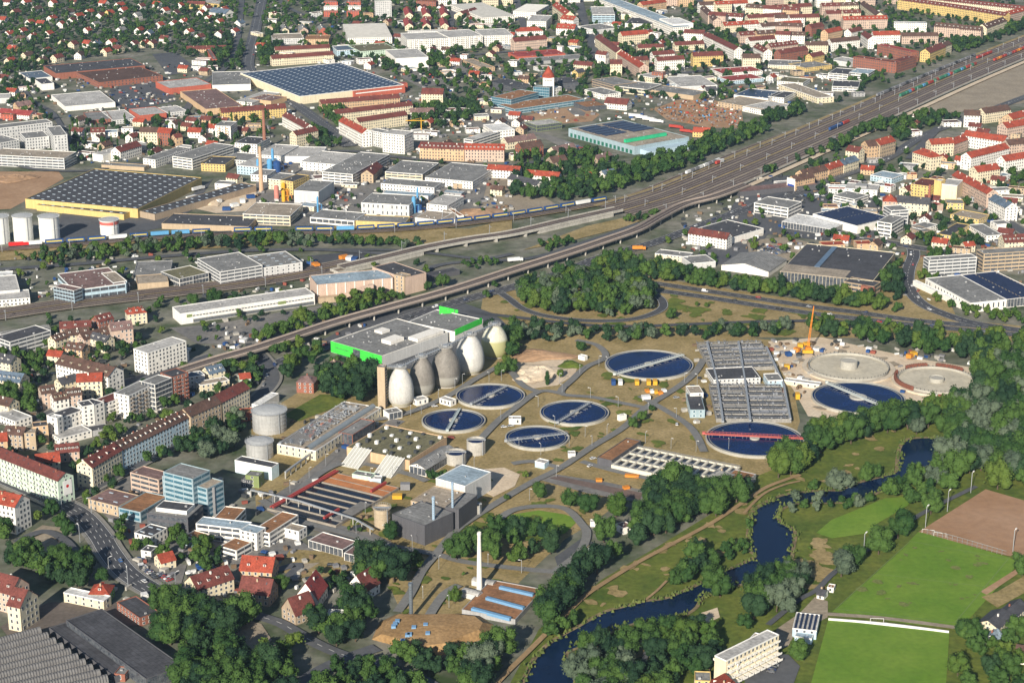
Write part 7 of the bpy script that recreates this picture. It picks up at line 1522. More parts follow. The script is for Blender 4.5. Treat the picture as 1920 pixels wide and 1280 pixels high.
# single trees that stand apart
one(1010, 938, 12, 'leaf', 'round green tree at the road fork above the round lawn'); one(1065, 955, 13, 'leaf', 'left one of the row of round trees below the long clamp')
one(1100, 962, 14, 'leaf', 'middle one of the row of round trees below the long clamp'); one(1155, 970, 15, 'light', 'right one of the row of round trees below the long clamp')
one(1132, 1018, 18, 'leaf', 'large dark round tree beside the gravel loop and tiny white hut'); one(1575, 922, 15, 'willow', 'grey green willow pair on the meadow above the river', wfac=1.2)
one(1562, 920, 13, 'willow', 'smaller grey green willow left of the willow pair'); one(1718, 815, 13, 'willow', 'single grey green tree on the meadow above the river pool')
one(1621, 905, 11, 'leaf', 'dark bushy tree beside the river inlet'); one(1635, 900, 12, 'leaf', 'taller dark tree beside the river inlet')
one(1338, 1118, 18, 'leaf', 'round dark tree at the river bend opposite the meadow'); one(1350, 1120, 14, 'leaf', 'smaller tree beside the round dark tree at the river bend')
one(1214, 1208, 15, 'leaf', 'round green tree on the lower bank beside the dry patch'); one(1222, 1225, 14, 'leaf', 'second round green tree below the one on the lower bank')
one(1647, 1040, 17, 'leaf', 'round dark tree beside the football pitch path'); one(1600, 1065, 16, 'leaf', 'dark tree beside the blue green one on the pitch edge'); one(1577, 1082, 16, 'willow', 'blue green tree at the corner of the football pitch', wfac=1.0)
one(1697, 1005, 18, 'leaf', 'large dark tree near the cinder pitch corner'); one(1683, 1010, 14, 'leaf', 'smaller dark tree left of the large one near the cinder pitch')
one(1745, 965, 15, 'leaf', 'round tree above the cinder pitch corner'); one(1870, 918, 20, 'light', 'big bright green round tree above the cinder pitch')
one(1818, 1205, 14, 'leaf', 'leafy tree at the right end of the pitch wall'); one(1803, 1195, 10, 'leaf', 'small dark tree left of the leafy tree at the pitch wall')
one(1495, 1240, 12, 'leaf', 'round tree in front of the clubhouse'); one(1917, 1080, 14, 'leaf', 'dark round tree at the right edge beside the pitch')
one(1026, 722, 9, 'poplar', 'slender cypress like tree on the sand yard', wfac=1.6); one(1050, 708, 6, 'light', 'small bushy tree right of the slender tree on the sand yard')
one(852, 1132, 10, 'light', 'fresh green tree beside the silver barrel roofed shed'); one(856, 1052, 17, 'leaf', 'dense tree at the lane fork below the dark building'); one(885, 1042, 18, 'leaf', 'broad dark tree behind the white chimney')
one(918, 1040, 15, 'leaf', 'round tree right of the broad one behind the white chimney'); one(732, 1015, 12, 'leaf', 'round tree beside the beige silo'); one(807, 900, 7, 'leaf', 'small round tree left of the tall grey machine hall')
one(822, 903, 7, 'leaf', 'small tree next to the corner of the tall grey machine hall'); one(834, 898, 6, 'light', 'little bushy tree before the tall grey machine hall')
one(940, 706, 11, 'leaf', 'tree beside the farthest olive digester'); one(957, 700, 11, 'leaf', 'second tree right of the olive digester'); one(950, 690, 10, 'light', 'bright tree behind the two beside the olive digester')
one(1187, 805, 9, 'leaf', 'left one of the trees beside the works junction'); one(1203, 790, 8, 'leaf', 'right one of the trees beside the works junction'); one(1222, 772, 5, 'leaf', 'small bush beside the works junction', 'bush')
one(1090, 660, 9, 'leaf', 'round tree behind the gate hut at the sand yard'); one(950, 938, 4, 'leaf', 'small bush by the pale forecourt', 'bush'); one(985, 897, 5, 'light', 'young tree by the lane near the pale forecourt')
one(362, 575, 11, 'leaf', 'left one of the two round trees beside the main tracks', wfac=1.15); one(404, 568, 12, 'leaf', 'right one of the two round trees beside the main tracks', wfac=1.15)
one(752, 565, 8, 'leaf', 'round tree in front of the tan stair block'); one(803, 545, 8, 'leaf', 'round tree right of the brown sorting hall, left one'); one(830, 540, 12, 'leaf', 'taller round tree right of the brown sorting hall')
one(1258, 600, 10, 'leaf', 'round dark tree inside the bend of the loop road'); one(1306, 575, 4, 'light', 'small bush on the dry interchange meadow', 'bush'); one(1324, 577, 4, 'light', 'larger bush on the dry interchange meadow', 'bush')
one(700, 735, 24, 'dark', 'tall bushy grey green tree beside the beige stair tower', wfac=.9); one(680, 752, 19, 'dark', 'dark tree left of the tall bushy one at the stair tower'); one(225, 895, 9, 'leaf', 'round tree at the foot of the pale blue row'); one(198, 905, 6, 'light', 'small tree beside the cream end house')
one(1880, 1005 - 120, 14, 'leaf', 'tree behind the bright green tree at right'); one(660, 1150, 17, 'leaf', 'round dark tree hiding part of the yellow gabled house', wfac=1.0); one(527, 1112, 11, 'leaf', 'round tree between the half timbered houses')
one(1340, 455, 9, 'leaf', 'single tree in front of the white block with red brown roof'); one(1414, 470, 9, 'light', 'bushy bright tree above the grey low gabled hall'); one(392, 905, 5, 'leaf', 'small round bush near the teal office', 'bush')
# belts and woods
W_ = wood
W_([(1190, 1010), (1240, 925), (1330, 938), (1400, 932), (1408, 940), (1360, 962), (1260, 1000), (1180, 1040), (1100, 1095), (1025, 1180), (1005, 1170), (1085, 1090), (1165, 1045)], 7.5, 13, 19, ['leaf', 'dark', 'leaf'], 'dense broadleaf tree in the dark wood between works and river path', seed=1)
W_([(1450, 920), (1460, 872), (1500, 842), (1560, 815), (1620, 808), (1700, 782), (1810, 772), (1815, 790), (1740, 803), (1640, 818), (1560, 846), (1500, 888)], 7.5, 13, 20, ['leaf', 'dark', 'leaf', 'light'], 'tall broadleaf tree in the belt above the river meadow', seed=2)
W_([(1250, 915), (1280, 915), (1290, 930), (1240, 930)], 8, 18, 24, 'leaf', 'tall light topped tree rising in front of the square basins', seed=2)
W_([(1475, 845), (1500, 830), (1505, 845), (1470, 890), (1455, 885)], 8, 14, 18, 'leaf', 'broad tree in front of the red bridge tank', seed=3)
W_([(1832, 715), (1930, 690), (1930, 920), (1860, 900), (1770, 900), (1760, 850), (1790, 780), (1830, 750)], 10, 12, 21, ['leaf', 'dark', 'willow', 'leaf'], 'mixed tree in the park wood at the right edge above the cinder pitch', seed=4)
W_([(1640, 920), (1760, 870), (1800, 900), (1760, 945), (1700, 950), (1660, 940)], 9, 9, 15, ['leaf', 'willow', 'leaf'], 'riverside tree below the river pool', seed=5)
W_([(1470, 945), (1500, 945), (1600, 945), (1660, 938), (1650, 950), (1560, 968), (1480, 965)], 9, 6, 11, ['leaf', 'leaf', 'willow'], 'tree on the lower bank of the narrow river arm', seed=6)
W_([(1490, 925), (1530, 915), (1545, 930), (1500, 940)], 7, 6, 10, 'leaf', 'bushy tree on the upper bank of the narrow river arm', seed=7)
W_([(1255, 1080), (1330, 1040), (1350, 1060), (1300, 1095), (1258, 1110)], 8, 10, 15, ['leaf', 'dark'], 'tree in the thicket between the meadow and the river bend', seed=8)
W_([(1350, 1035), (1390, 1020), (1400, 1045), (1360, 1065)], 7, 5, 10, 'leaf', 'low tree on the meadow tip in the river bend', seed=9)
W_([(1390, 1125), (1440, 1095), (1520, 1090), (1530, 1110), (1480, 1160), (1420, 1180), (1390, 1160)], 9, 10, 17, ['leaf', 'dark', 'willow'], 'tree in the grove between river and clubhouse', seed=10)
W_([(1240, 1195), (1330, 1180), (1345, 1200), (1330, 1290), (1210, 1330), (1215, 1250)], 9, 9, 15, ['leaf', 'dark', 'leaf', 'light'], 'tree in the garden wood left of the terraced apartments', seed=11)
W_([(1070, 1235), (1120, 1215), (1180, 1225), (1200, 1260), (1200, 1340), (1090, 1340)], 9, 10, 17, ['leaf', 'willow', 'dark'], 'tree on the lower river bank at the bottom of the picture', seed=12)
W_([(850, 1260), (940, 1170), (1000, 1160), (1040, 1130), (1060, 1140), (990, 1215), (930, 1280), (870, 1320)], 8, 10, 17, ['leaf', 'dark', 'willow', 'leaf'], 'tree in the belt between the planted mound and the river path', seed=13)
W_([(1060, 1165), (1100, 1150), (1095, 1170), (1040, 1200), (1020, 1230), (1000, 1270), (980, 1260), (1010, 1215)], 8, 6, 11, 'leaf', 'bushy tree on the water edge beside the path', seed=14)
W_([(720, 1225), (850, 1235), (880, 1215), (905, 1200), (860, 1290), (780, 1270), (720, 1245)], 7.5, 8, 13, ['leaf', 'dark'], 'tree in the belt below the planted mound', seed=15)
W_([(690, 1055), (750, 1060), (760, 1110), (730, 1160), (700, 1160), (670, 1165), (680, 1110)], 7.5, 14, 21, ['dark', 'leaf'], 'tall dark tree in the belt beside the steel stack', seed=16)
W_([(480, 1180), (570, 1175), (640, 1165), (700, 1165), (690, 1200), (640, 1225), (590, 1195), (530, 1180)], 8, 10, 15, ['leaf', 'dark', 'leaf'], 'tree in the thicket above the lower street bend', seed=17)
W_([(262, 1150), (330, 1130), (450, 1150), (480, 1170), (430, 1190), (450, 1230), (540, 1270), (560, 1330), (350, 1330), (345, 1250), (300, 1200)], 9, 11, 18, ['leaf', 'dark', 'leaf'], 'broad tree in the big wood at the bottom left', seed=18)
W_([(490, 1200), (560, 1215), (590, 1250), (540, 1265), (470, 1240)], 9, 7, 12, ['leaf', 'light'], 'tree on the verge beside the lower street', dens=.7, seed=19)
W_([(600, 1270), (690, 1240), (800, 1300), (700, 1340), (560, 1340)], 8, 8, 13, ['leaf', 'dark'], 'tree along the bottom edge beside the street', seed=20)
W_([(0, 1050), (60, 1040), (100, 1058), (160, 1065), (200, 1100), (180, 1108), (120, 1105), (60, 1085), (0, 1068)], 8, 10, 15, ['leaf', 'dark'], 'tree in the park strip below the gravel lot', seed=21)
W_([(0, 985), (40, 990), (75, 960), (110, 970), (130, 1000), (160, 1050), (200, 1095), (150, 1080), (120, 1000), (90, 975), (50, 1005), (0, 1025)], 7.5, 8, 12, ['leaf', 'light', 'leaf'], 'street tree along the edge of the gravel lot', dens=.8, seed=22)
W_([(245, 855), (300, 830), (400, 790), (460, 775), (470, 800), (440, 850), (380, 870), (330, 860), (280, 880), (250, 890)], 8, 9, 14, ['leaf', 'leaf', 'dark', 'willow'], 'leafy tree in the green strip in front of the pale blue apartment row', seed=23)
W_([(0, 720), (50, 720), (70, 760), (60, 790), (0, 770)], 8, 10, 15, 'leaf', 'tree in the dark green mass at the left edge', seed=24)
W_([(30, 672), (80, 670), (110, 685), (80, 705), (40, 700)], 8, 8, 12, 'leaf', 'tree in the courtyard of the old houses', seed=25)
W_([(150, 640), (220, 635), (240, 660), (200, 670), (160, 660)], 8, 8, 12, ['leaf', 'dark'], 'tree behind the long white house with brown roof', seed=26)
W_([(170, 825), (215, 810), (215, 835), (180, 850)], 8, 7, 10, 'light', 'courtyard tree behind the pale blue row', seed=27)
W_([(235, 795), (280, 780), (290, 790), (250, 805)], 8, 6, 9, 'leaf', 'tree in the court of the white row', seed=28)
W_([(285, 985), (350, 1000), (380, 1020), (460, 1030), (440, 1045), (380, 1060), (330, 1050), (310, 1010)], 8, 7, 12, ['leaf', 'light'], 'tree in the garden of the white office complex', dens=.8, seed=29)
W_([(215, 990), (250, 1000), (260, 1050), (230, 1045)], 8, 6, 9, ['leaf', 'light'], 'street tree between ring road and offices', seed=30)
W_([(420, 660), (500, 690), (560, 700), (545, 720), (470, 720), (420, 700)], 9, 8, 12, ['leaf', 'dark'], 'tree beside the street below the viaduct', dens=.6, seed=31)
W_([(495, 665), (560, 645), (610, 660), (600, 690), (560, 690), (530, 720), (500, 710)], 8, 9, 14, ['leaf', 'light', 'leaf'], 'tree in the grove before the green mall', seed=32)
W_([(600, 700), (660, 690), (700, 700), (695, 740), (640, 755), (590, 740), (600, 715)], 8, 10, 17, ['dark', 'leaf'], 'dark tree in the grove between brick houses and stair tower', seed=33)
W_([(930, 655), (970, 640), (980, 660), (950, 680)], 8, 10, 14, 'leaf', 'tree behind the olive digester', seed=34)
W_([(900, 620), (1000, 622), (1200, 630), (1480, 622), (1480, 634), (1200, 645), (1000, 648), (940, 640)], 9, 9, 13, ['leaf', 'dark', 'willow'], 'tree in the hedge belt behind the large round tank', seed=35)
W_([(1480, 618), (1640, 625), (1800, 640), (1930, 640), (1930, 700), (1860, 690), (1700, 660), (1560, 640)], 10, 10, 16, ['leaf', 'dark', 'leaf', 'light'], 'tree in the wood behind the building site', seed=36)
W_([(960, 545), (1040, 520), (1100, 515), (1180, 520), (1215, 545), (1230, 560), (1220, 585), (1150, 598), (1050, 595), (990, 580)], 9, 10, 16, ['leaf', 'dark', 'leaf', 'willow', 'light'], 'tree in the wood enclosed by the motorway loop', seed=37)
W_([(1105, 505), (1160, 490), (1200, 505), (1300, 522), (1400, 538), (1470, 547), (1560, 558), (1640, 570), (1700, 592), (1640, 590), (1530, 573), (1440, 560), (1300, 539), (1190, 524)], 9, 10, 16, ['leaf', 'dark', 'leaf', 'light'], 'tree in the belt above the motorway', seed=38)
W_([(1650, 540), (1680, 500), (1700, 500), (1695, 540), (1700, 570), (1660, 560)], 9, 9, 14, ['leaf', 'dark'], 'tree beside the curved slip road', seed=39)
W_([(1725, 510), (1740, 505), (1765, 545), (1810, 585), (1860, 590), (1920, 590), (1925, 615), (1830, 600), (1760, 575), (1725, 545)], 8, 6, 10, ['leaf', 'light'], 'tree below the production hall at right', seed=40)
W_([(1740, 470), (1780, 480), (1740, 500)], 8, 7, 10, 'leaf', 'tree beside the grey slatted office', seed=41)
W_([(600, 600), (660, 565), (720, 555), (740, 565), (690, 585), (640, 600)], 8, 8, 12, ['leaf', 'light'], 'tree in the line between viaduct and sorting hall', seed=42)
W_([(480, 635), (560, 605), (610, 590), (630, 595), (560, 625), (490, 650)], 8, 8, 13, ['leaf', 'light'], 'tree along the viaduct below the logistics yard', seed=43)
W_([(60, 488), (110, 478), (180, 470), (260, 462), (400, 452), (560, 448), (680, 455), (800, 462), (780, 472), (600, 468), (400, 475), (200, 488), (110, 505), (50, 505)], 9, 8, 13, ['leaf', 'dark', 'leaf', 'willow', 'light'], 'tree in the long belt between freight line and street', seed=44)
W_([(1010, 462), (1060, 450), (1080, 455), (1060, 470), (1020, 478)], 8, 6, 9, 'leaf', 'small tree between railway bridge and viaduct', seed=45)
W_([(1175, 418), (1230, 395), (1300, 368), (1330, 365), (1290, 380), (1240, 405), (1190, 428)], 9, 7, 10, ['leaf', 'dark'], 'tree between main tracks and viaduct', seed=46)
W_([(850, 495), (900, 485), (950, 495), (900, 505), (860, 505)], 8, 5, 8, 'leaf', 'small tree beside the underpass road', seed=47)
W_([(880, 545), (940, 535), (950, 550), (900, 565)], 8, 7, 10, 'leaf', 'tree beside the start of the loop road', seed=48)
W_([(960, 350), (1000, 345), (1060, 340), (1100, 330), (1200, 310), (1280, 290), (1330, 262), (1400, 245), (1440, 230), (1440, 250), (1320, 300), (1240, 345), (1160, 370), (1100, 375), (1000, 380), (960, 370)], 10, 9, 15, ['leaf', 'dark', 'leaf'], 'tree in the wood on the far side of the freight line', seed=49)
W_([(1550, 275), (1600, 245), (1700, 225), (1780, 215), (1810, 230), (1730, 245), (1690, 270), (1660, 250), (1620, 258), (1560, 290)], 10, 9, 14, ['leaf', 'dark', 'leaf'], 'tree on the near side of the wide railway yard', seed=50)
W_([(1400, 310), (1500, 270), (1540, 280), (1500, 305), (1440, 330)], 9, 8, 13, ['leaf', 'dark'], 'tree below the railway yard before the peach row', seed=51)
W_([(1430, 205), (1500, 200), (1520, 210), (1450, 235), (1430, 225)], 9, 8, 13, ['leaf', 'dark'], 'tree beside the upper railway edge', seed=52)
W_([(1560, 165), (1600, 170), (1660, 148), (1660, 140), (1620, 150)], 9, 7, 12, 'leaf', 'tree beside the dark car dealer hall', seed=53)
W_([(1770, 90), (1800, 75), (1840, 70), (1900, 50), (1925, 40), (1925, 60), (1840, 90), (1790, 105)], 10, 8, 13, ['leaf', 'dark'], 'tree in front of the ornate pink row', seed=54)
W_([(960, 290), (1120, 290), (1160, 315), (1100, 330), (960, 345)], 9, 9, 14, ['leaf', 'dark', 'poplar', 'leaf'], 'tree among the houses left of the railway wood', dens=.85, seed=55)
W_([(780, 205), (880, 195), (900, 215), (860, 240), (770, 245), (765, 225)], 9, 8, 13, ['leaf', 'dark'], 'tree in the park beside the solar carports', seed=56)
W_([(600, 215), (640, 205), (645, 250), (620, 250)], 9, 9, 14, 'leaf', 'tree beside the curved white apartments', seed=57)
W_([(565, 245), (630, 250), (650, 275), (600, 280), (560, 275)], 9, 8, 12, ['leaf', 'dark'], 'tree in the triangle behind the works hall', seed=58)
W_([(480, 90), (520, 60), (540, 80), (510, 125), (480, 125)], 10, 9, 14, ['leaf', 'dark'], 'tree beside the avenue near the cream bars', seed=59)
W_([(800, 120), (850, 100), (850, 125), (810, 130)], 9, 8, 12, 'leaf', 'tree beside the white cold store', seed=60)
W_([(690, 110), (735, 115), (760, 135), (720, 130)], 9, 8, 12, ['leaf', 'dark'], 'tree at the corner of the solar hall', seed=61)
EST = [(0, 0), (460, 0), (450, 100), (350, 110), (285, 95), (90, 130), (60, 160), (0, 190)]
W_([(-60, -20), (470, -20), (450, 100), (350, 110), (285, 97), (95, 118), (60, 170), (0, 190), (-60, 200)], 12, 6, 11, ['leaf', 'dark', 'leaf', 'dark'], 'garden tree in the upper left estate', dens=.8, pad=1, seed=62)
W_([(380, 90), (460, 85), (455, 130), (400, 135), (385, 120)], 9, 8, 13, ['leaf', 'dark'], 'tree in the park beside the avenue', seed=63)
W_([(0, 190), (0, 160), (60, 165), (110, 220), (130, 260), (170, 300), (140, 310), (120, 280)], 12, 6, 10, ['leaf', 'dark'], 'street tree near the grey office complex', dens=.75, seed=64)
W_([(130, 230), (340, 220), (480, 200), (530, 240), (470, 300), (330, 300), (130, 310)], 14, 7, 12, ['leaf', 'dark', 'poplar'], 'tree between the workshops of the far left town', dens=.6, seed=65)
W_([(470, -20), (1240, -20), (1240, 110), (1080, 200), (900, 220), (760, 150), (640, 110), (470, 60)], 14, 7, 12, ['leaf', 'dark', 'leaf'], 'street tree in the far town', dens=.62, seed=66)
W_([(1080, 60), (1440, 60), (1440, 190), (1240, 190), (1080, 170)], 14, 7, 12, ['leaf', 'dark'], 'street tree among the blocks right of the cone roofed tower', dens=.6, seed=67)
W_([(1240, -20), (1900, -40), (1900, 60), (1760, 90), (1600, 130), (1440, 130), (1300, 60)], 15, 7, 11, ['leaf', 'dark'], 'courtyard tree in the dense upper right quarter', dens=.62, seed=68)
W_([(1500, 290), (1690, 270), (1925, 330), (1925, 470), (1700, 470), (1560, 450), (1500, 380)], 14, 6, 11, ['leaf', 'dark'], 'tree among the buildings on the right', dens=.5, seed=69)
W_([(1800, 400), (1850, 395), (1900, 400), (1925, 350), (1925, 320), (1890, 330), (1900, 390)], 10, 8, 12, 'leaf', 'tree around the corner of the peach row', dens=.7, seed=70)
W_([(1720, 425), (1830, 425), (1835, 470), (1760, 470), (1700, 455)], 9, 7, 11, ['leaf', 'dark'], 'garden tree along the lower right road', dens=.7, seed=71)
W_([(1560, 430), (1590, 440), (1620, 445), (1610, 452), (1560, 448)], 7, 6, 9, 'leaf', 'tree in the hedge before the striped showroom', seed=72)
W_([(480, 300), (960, 300), (960, 420), (480, 430)], 16, 4, 8, ['leaf', 'dark'], 'small tree on the works ground', dens=.35, seed=73)
W_([(1800, 1235), (1830, 1220), (1925, 1190), (1925, 1330), (1800, 1330), (1790, 1260)], 10, 8, 14, ['leaf', 'light', 'dark'], 'tree behind the lower right houses', dens=.7, seed=74)
W_([(1790, 1190), (1850, 1160), (1850, 1215), (1810, 1225)], 9, 8, 13, 'leaf', 'tree beside the dark roofed long house', dens=.7, seed=75)
W_([(870, 1000), (930, 1000), (1000, 1030), (1010, 1060), (940, 1070), (880, 1060)], 10, 8, 14, ['leaf', 'dark', 'light'], 'tree around the white chimney lawn', dens=.6, seed=76)
W_([(930, 1010), (1060, 1005), (1050, 1050), (980, 1065)], 10, 10, 15, ['leaf', 'dark'], 'tree in the group below the round lawn', dens=.8, seed=77)
W_([(630, 985), (700, 995), (700, 1005), (640, 1000)], 8, 3, 5, 'leaf', 'low bush before the beige silo', cat='bush', seed=78)
W_([(760, 1055), (800, 1045), (815, 1055), (790, 1075)], 8, 6, 10, ['leaf', 'light'], 'tree beside the low brown roofed workshop', seed=79)
W_([(800, 1115), (870, 1065), (890, 1070), (850, 1110)], 9, 2.5, 4.5, ['leaf', 'light'], 'shrub on the dry strip left of the white chimney', cat='bush', dens=.6, seed=80)
W_([(1400, 975), (1425, 960), (1412, 1000), (1395, 1010)], 7, 5, 8, 'leaf', 'bush on the meadow bank beside the river', cat='bush', seed=81)
W_([(1480, 1000), (1520, 985), (1540, 1010), (1500, 1060), (1485, 1060)], 12, 2, 5, ['leaf', 'light'], 'low bush on the rough river bank by the upper lawn', cat='bush', dens=.5, seed=82)
W_([(600, 1060), (650, 1075), (650, 1110), (605, 1130), (600, 1100)], 8, 5, 9, ['leaf', 'dark'], 'garden tree between the crimson and brown roofed houses', seed=83)
W_([(1600, 600), (1600, 615), (1700, 625), (1800, 632), (1925, 640), (1925, 632), (1750, 622)], 10, 5, 9, ['leaf', 'light'], 'bushy tree along the motorway edge', dens=.8, seed=84)
W_([(-60, 480), (600, 470), (900, 500), (600, 620), (480, 650), (-60, 720)], 13, 5, 9, ['leaf', 'light', 'dark'], 'small tree among yards of the middle left', dens=.28, seed=90)
W_([(-60, 650), (470, 650), (520, 740), (240, 900), (160, 980), (560, 1010), (520, 1130), (300, 1110), (180, 960), (-60, 880)], 11, 6, 11, ['leaf', 'light', 'dark'], 'street or garden tree in the lower left quarter', dens=.45, seed=91)
W_([(1230, 440), (1440, 400), (1700, 470), (1660, 540), (1300, 500)], 12, 5, 9, ['leaf', 'light'], 'small tree around the halls on the right', dens=.3, seed=92)
W_([(1380, 1190), (1440, 1170), (1480, 1180), (1460, 1220), (1400, 1215)], 9, 7, 11, 'leaf', 'garden tree behind the terraced apartments', dens=.7, seed=93)
W_([(1560, 190), (1640, 160), (1780, 105), (1790, 112), (1660, 172), (1580, 205)], 10, 5, 10, ['leaf', 'dark'], 'scrubby tree on the far edge of the railway yard', dens=.5, seed=94)
# place them: the 300 that show largest are things, the others one object
vis = []
for t in TREES:
 x, y, s = proj(t[0], t[1], t[2] / 2); inn = -30 < x < 1950 and -30 < y < 1310
 vis.append((s * t[2] * t[2] ** .3 if inn else 0))
order = sorted(range(len(TREES)), key=lambda i: (TREES[i][5] is not None, -vis[i]))
near = set(order[:300])
CM = {}
for kd in NP: CM[kd] = [geo_mesh('crown', V, Fc, LM['leaf' if kd == 'poplar' else kd]) for V, Fc in NP[kd]]
rnd = random.Random(77)
acc = {}
for i, (x, y, h, kd, lab, grp, cat, wf) in enumerate(TREES):
 rz = rnd.uniform(0, 6.28)
 if i in near:
  t = bpy.data.objects.new('tree' if cat == 'tree' else 'bush', None); COL.objects.link(t); t.empty_display_size = 1
  t.location = (x, y, 0.5); t.rotation_euler = (0, 0, rz); w_ = h * wf * rnd.uniform(.92, 1.15); t.scale = (w_, w_, h)
  t['label'] = lab; t['category'] = cat
  if grp: t['group'] = grp
  c = bpy.data.objects.new('crown', rnd.choice(CM[kd])); COL.objects.link(c); c.parent = t
  c = bpy.data.objects.new('trunk', TRUNK); COL.objects.link(c); c.parent = t
 else:
  V, Fc = rnd.choice(FP[kd] if vis[i] < 60 else MP_[kd]); k = 'leaf' if kd == 'poplar' else kd; a = acc.setdefault(k, [[], [], [], 0])
  c_, s_ = math.cos(rz), math.sin(rz); w_ = h * wf * rnd.uniform(.92, 1.15)
  Q = np.empty_like(V); Q[:, 0] = (V[:, 0] * c_ - V[:, 1] * s_) * w_ + x; Q[:, 1] = (V[:, 0] * s_ + V[:, 1] * c_) * w_ + y; Q[:, 2] = V[:, 2] * h + .3
  a[0].append(Q); a[1].append(Fc + a[3]); a[2].append(np.full(len(V), rnd.random())); a[3] += len(V)
# one object with all kinds
V = []; Fc = []; T = []; M = []; off = 0; mats = []
for mi, (k, a) in enumerate(acc.items()):
 V.append(np.concatenate(a[0])); f = np.concatenate(a[1]) + off; Fc.append(f); T.append(np.concatenate(a[2])); M.append(np.full(len(f), mi)); off += a[3]; mats.append(LMS[k])
me = geo_mesh('trees', np.concatenate(V), np.concatenate(Fc), mats[0], np.concatenate(T))
for m_ in mats[1:]: me.materials.append(m_)
me.polygons.foreach_set('material_index', np.concatenate(M).astype(np.int32))
o = bpy.data.objects.new('distant_trees', me); COL.objects.link(o); o['kind'] = 'stuff'
print('TREES', len(TREES), 'far faces', len(me.polygons))
# ================================================================== TRAINS, CARS, MASTS, CRANES AND OTHER SMALL THINGS
rnd = random.Random(99)
CARC = {'white': (.70, .70, .70), 'silver': (.40, .41, .42), 'black': (.02, .02, .022), 'dark blue': (.02, .04, .12), 'red': (.40, .025, .02), 'grey': (.14, .14, .15), 'blue': (.03, .12, .35), 'yellow': (.65, .45, .04), 'orange': (.62, .20, .03)}
CM_ = {k: mat('car_' + k.replace(' ', '_'), v, .3, .04, .5, spec=.5) for k, v in CARC.items()}
TYRE = mat('tyre', (.02, .02, .02), .9)
def car_proto(c, van=False):
 t = thing('car' if not van else 'van', 'x', 'car' if not van else 'van'); m = MB(); L, W_c, H = (4.4, 1.8, .78) if not van else (5.6, 2.0, 1.0)
 pr = [(-L / 2, .3), (-L / 2, H - .1), (-L / 2 + .3, H), (L / 2 - 1.0, H), (L / 2 - .1, H - .15), (L / 2, .3)]
 for s in (-1, 1): m.quad([(x, s * W_c / 2, z) for x, z in (pr if s < 0 else pr[::-1])])
 for (x0, z0), (x1, z1) in zip(pr[:-1], pr[1:]): m.quad([(x0, -W_c / 2, z0), (x0, W_c / 2, z0), (x1, W_c / 2, z1), (x1, -W_c / 2, z1)])
 a, b_, zt = (-L / 2 + .2, L / 2 - 1.3, 1.42) if not van else (-L / 2, L / 2 - 1.2, 2.1)
 m.quad([(a + .45, -.7, zt), (b_ - .7, -.7, zt), (b_ - .7, .7, zt), (a + .45, .7, zt)])
 if van:
  for s in (-1, 1): m.quad([(a, s * .98, H), (b_ - .7, s * .98, H), (b_ - .7, s * .7, zt), (a + .45, s * .7, zt)][::s])
  m.quad([(a, -.98, H), (a, .98, H), (a + .45, .7, zt), (a + .45, -.7, zt)])
 m.build('body', CM_[c], t); m = MB()
 lo = [(a, -.82, H + .01), (b_, -.82, H + .01), (b_, .82, H + .01), (a, .82, H + .01)]; hi = [(a + .45, -.68, zt - .02), (b_ - .7, -.68, zt - .02), (b_ - .7, .68, zt - .02), (a + .45, .68, zt - .02)]
 for k in range(4): j = (k + 1) % 4; m.quad([lo[k], lo[j], hi[j], hi[k]])
 m.build('window', GLASS, t)
 for x in (-L / 2 + .8, L / 2 - .85):
  for s in (-1, 1):
   m = MB(); y = s * (W_c / 2 - .1); q = [(x + .33 * math.cos(k * 1.047), .33 + .33 * math.sin(k * 1.047)) for k in range(6)]
   m.quad([(a_, y + s * .12, z) for a_, z in (q if s < 0 else q[::-1])])
   for k in range(6): j = (k + 1) % 6; m.quad([(q[k][0], y, q[k][1]), (q[j][0], y, q[j][1]), (q[j][0], y + s * .12, q[j][1]), (q[k][0], y + s * .12, q[k][1])])
   m.build('wheel', TYRE, t)
 return t
PRO = {}; NC = [0]
def car(x, y, z, ang, col, lab, grp, van=False):
 if NC[0] >= 298: return
 k = (col, van)
 if k not in PRO: PRO[k] = car_proto(col, van); t = PRO[k]; t.location = (x, y, z); t.rotation_euler = (0, 0, ang)
 else: t = copy_tree(PRO[k], (x, y, z), ang)
 if 'group' in t: del t['group']
 NC[0] += 1; t['label'] = lab % col; t['group'] = grp
 if proj(x, y, 0)[2] < 2.35:
  for ch in list(t.children):
   if ch.name.startswith('wheel') and t is not PRO[k]: bpy.data.objects.remove(ch)
COLS = ['white', 'silver', 'black', 'grey', 'white', 'silver', 'dark blue', 'red', 'blue', 'black', 'grey']
def lot(p0, p1, rows, gap, lab, grp, rowd=(0, 1), fill=.8, z=.75, step=2.7, skew=90):
 A = at(*p0); B = at(*p1); u = (B - A).normalized(); n = Vector((-u.y, u.x, 0)); L = (B - A).length; a = math.atan2(u.y, u.x) + R(skew)
 for r_ in range(rows):
  k = 0
  while k * step < L:
   p = A + u * k * step + n * r_ * gap; k += 1
   if rnd.random() < fill: car(p.x, p.y, z, a + rnd.uniform(-.04, .04) + rnd.choice((0, math.pi)), rnd.choice(COLS), lab, grp)
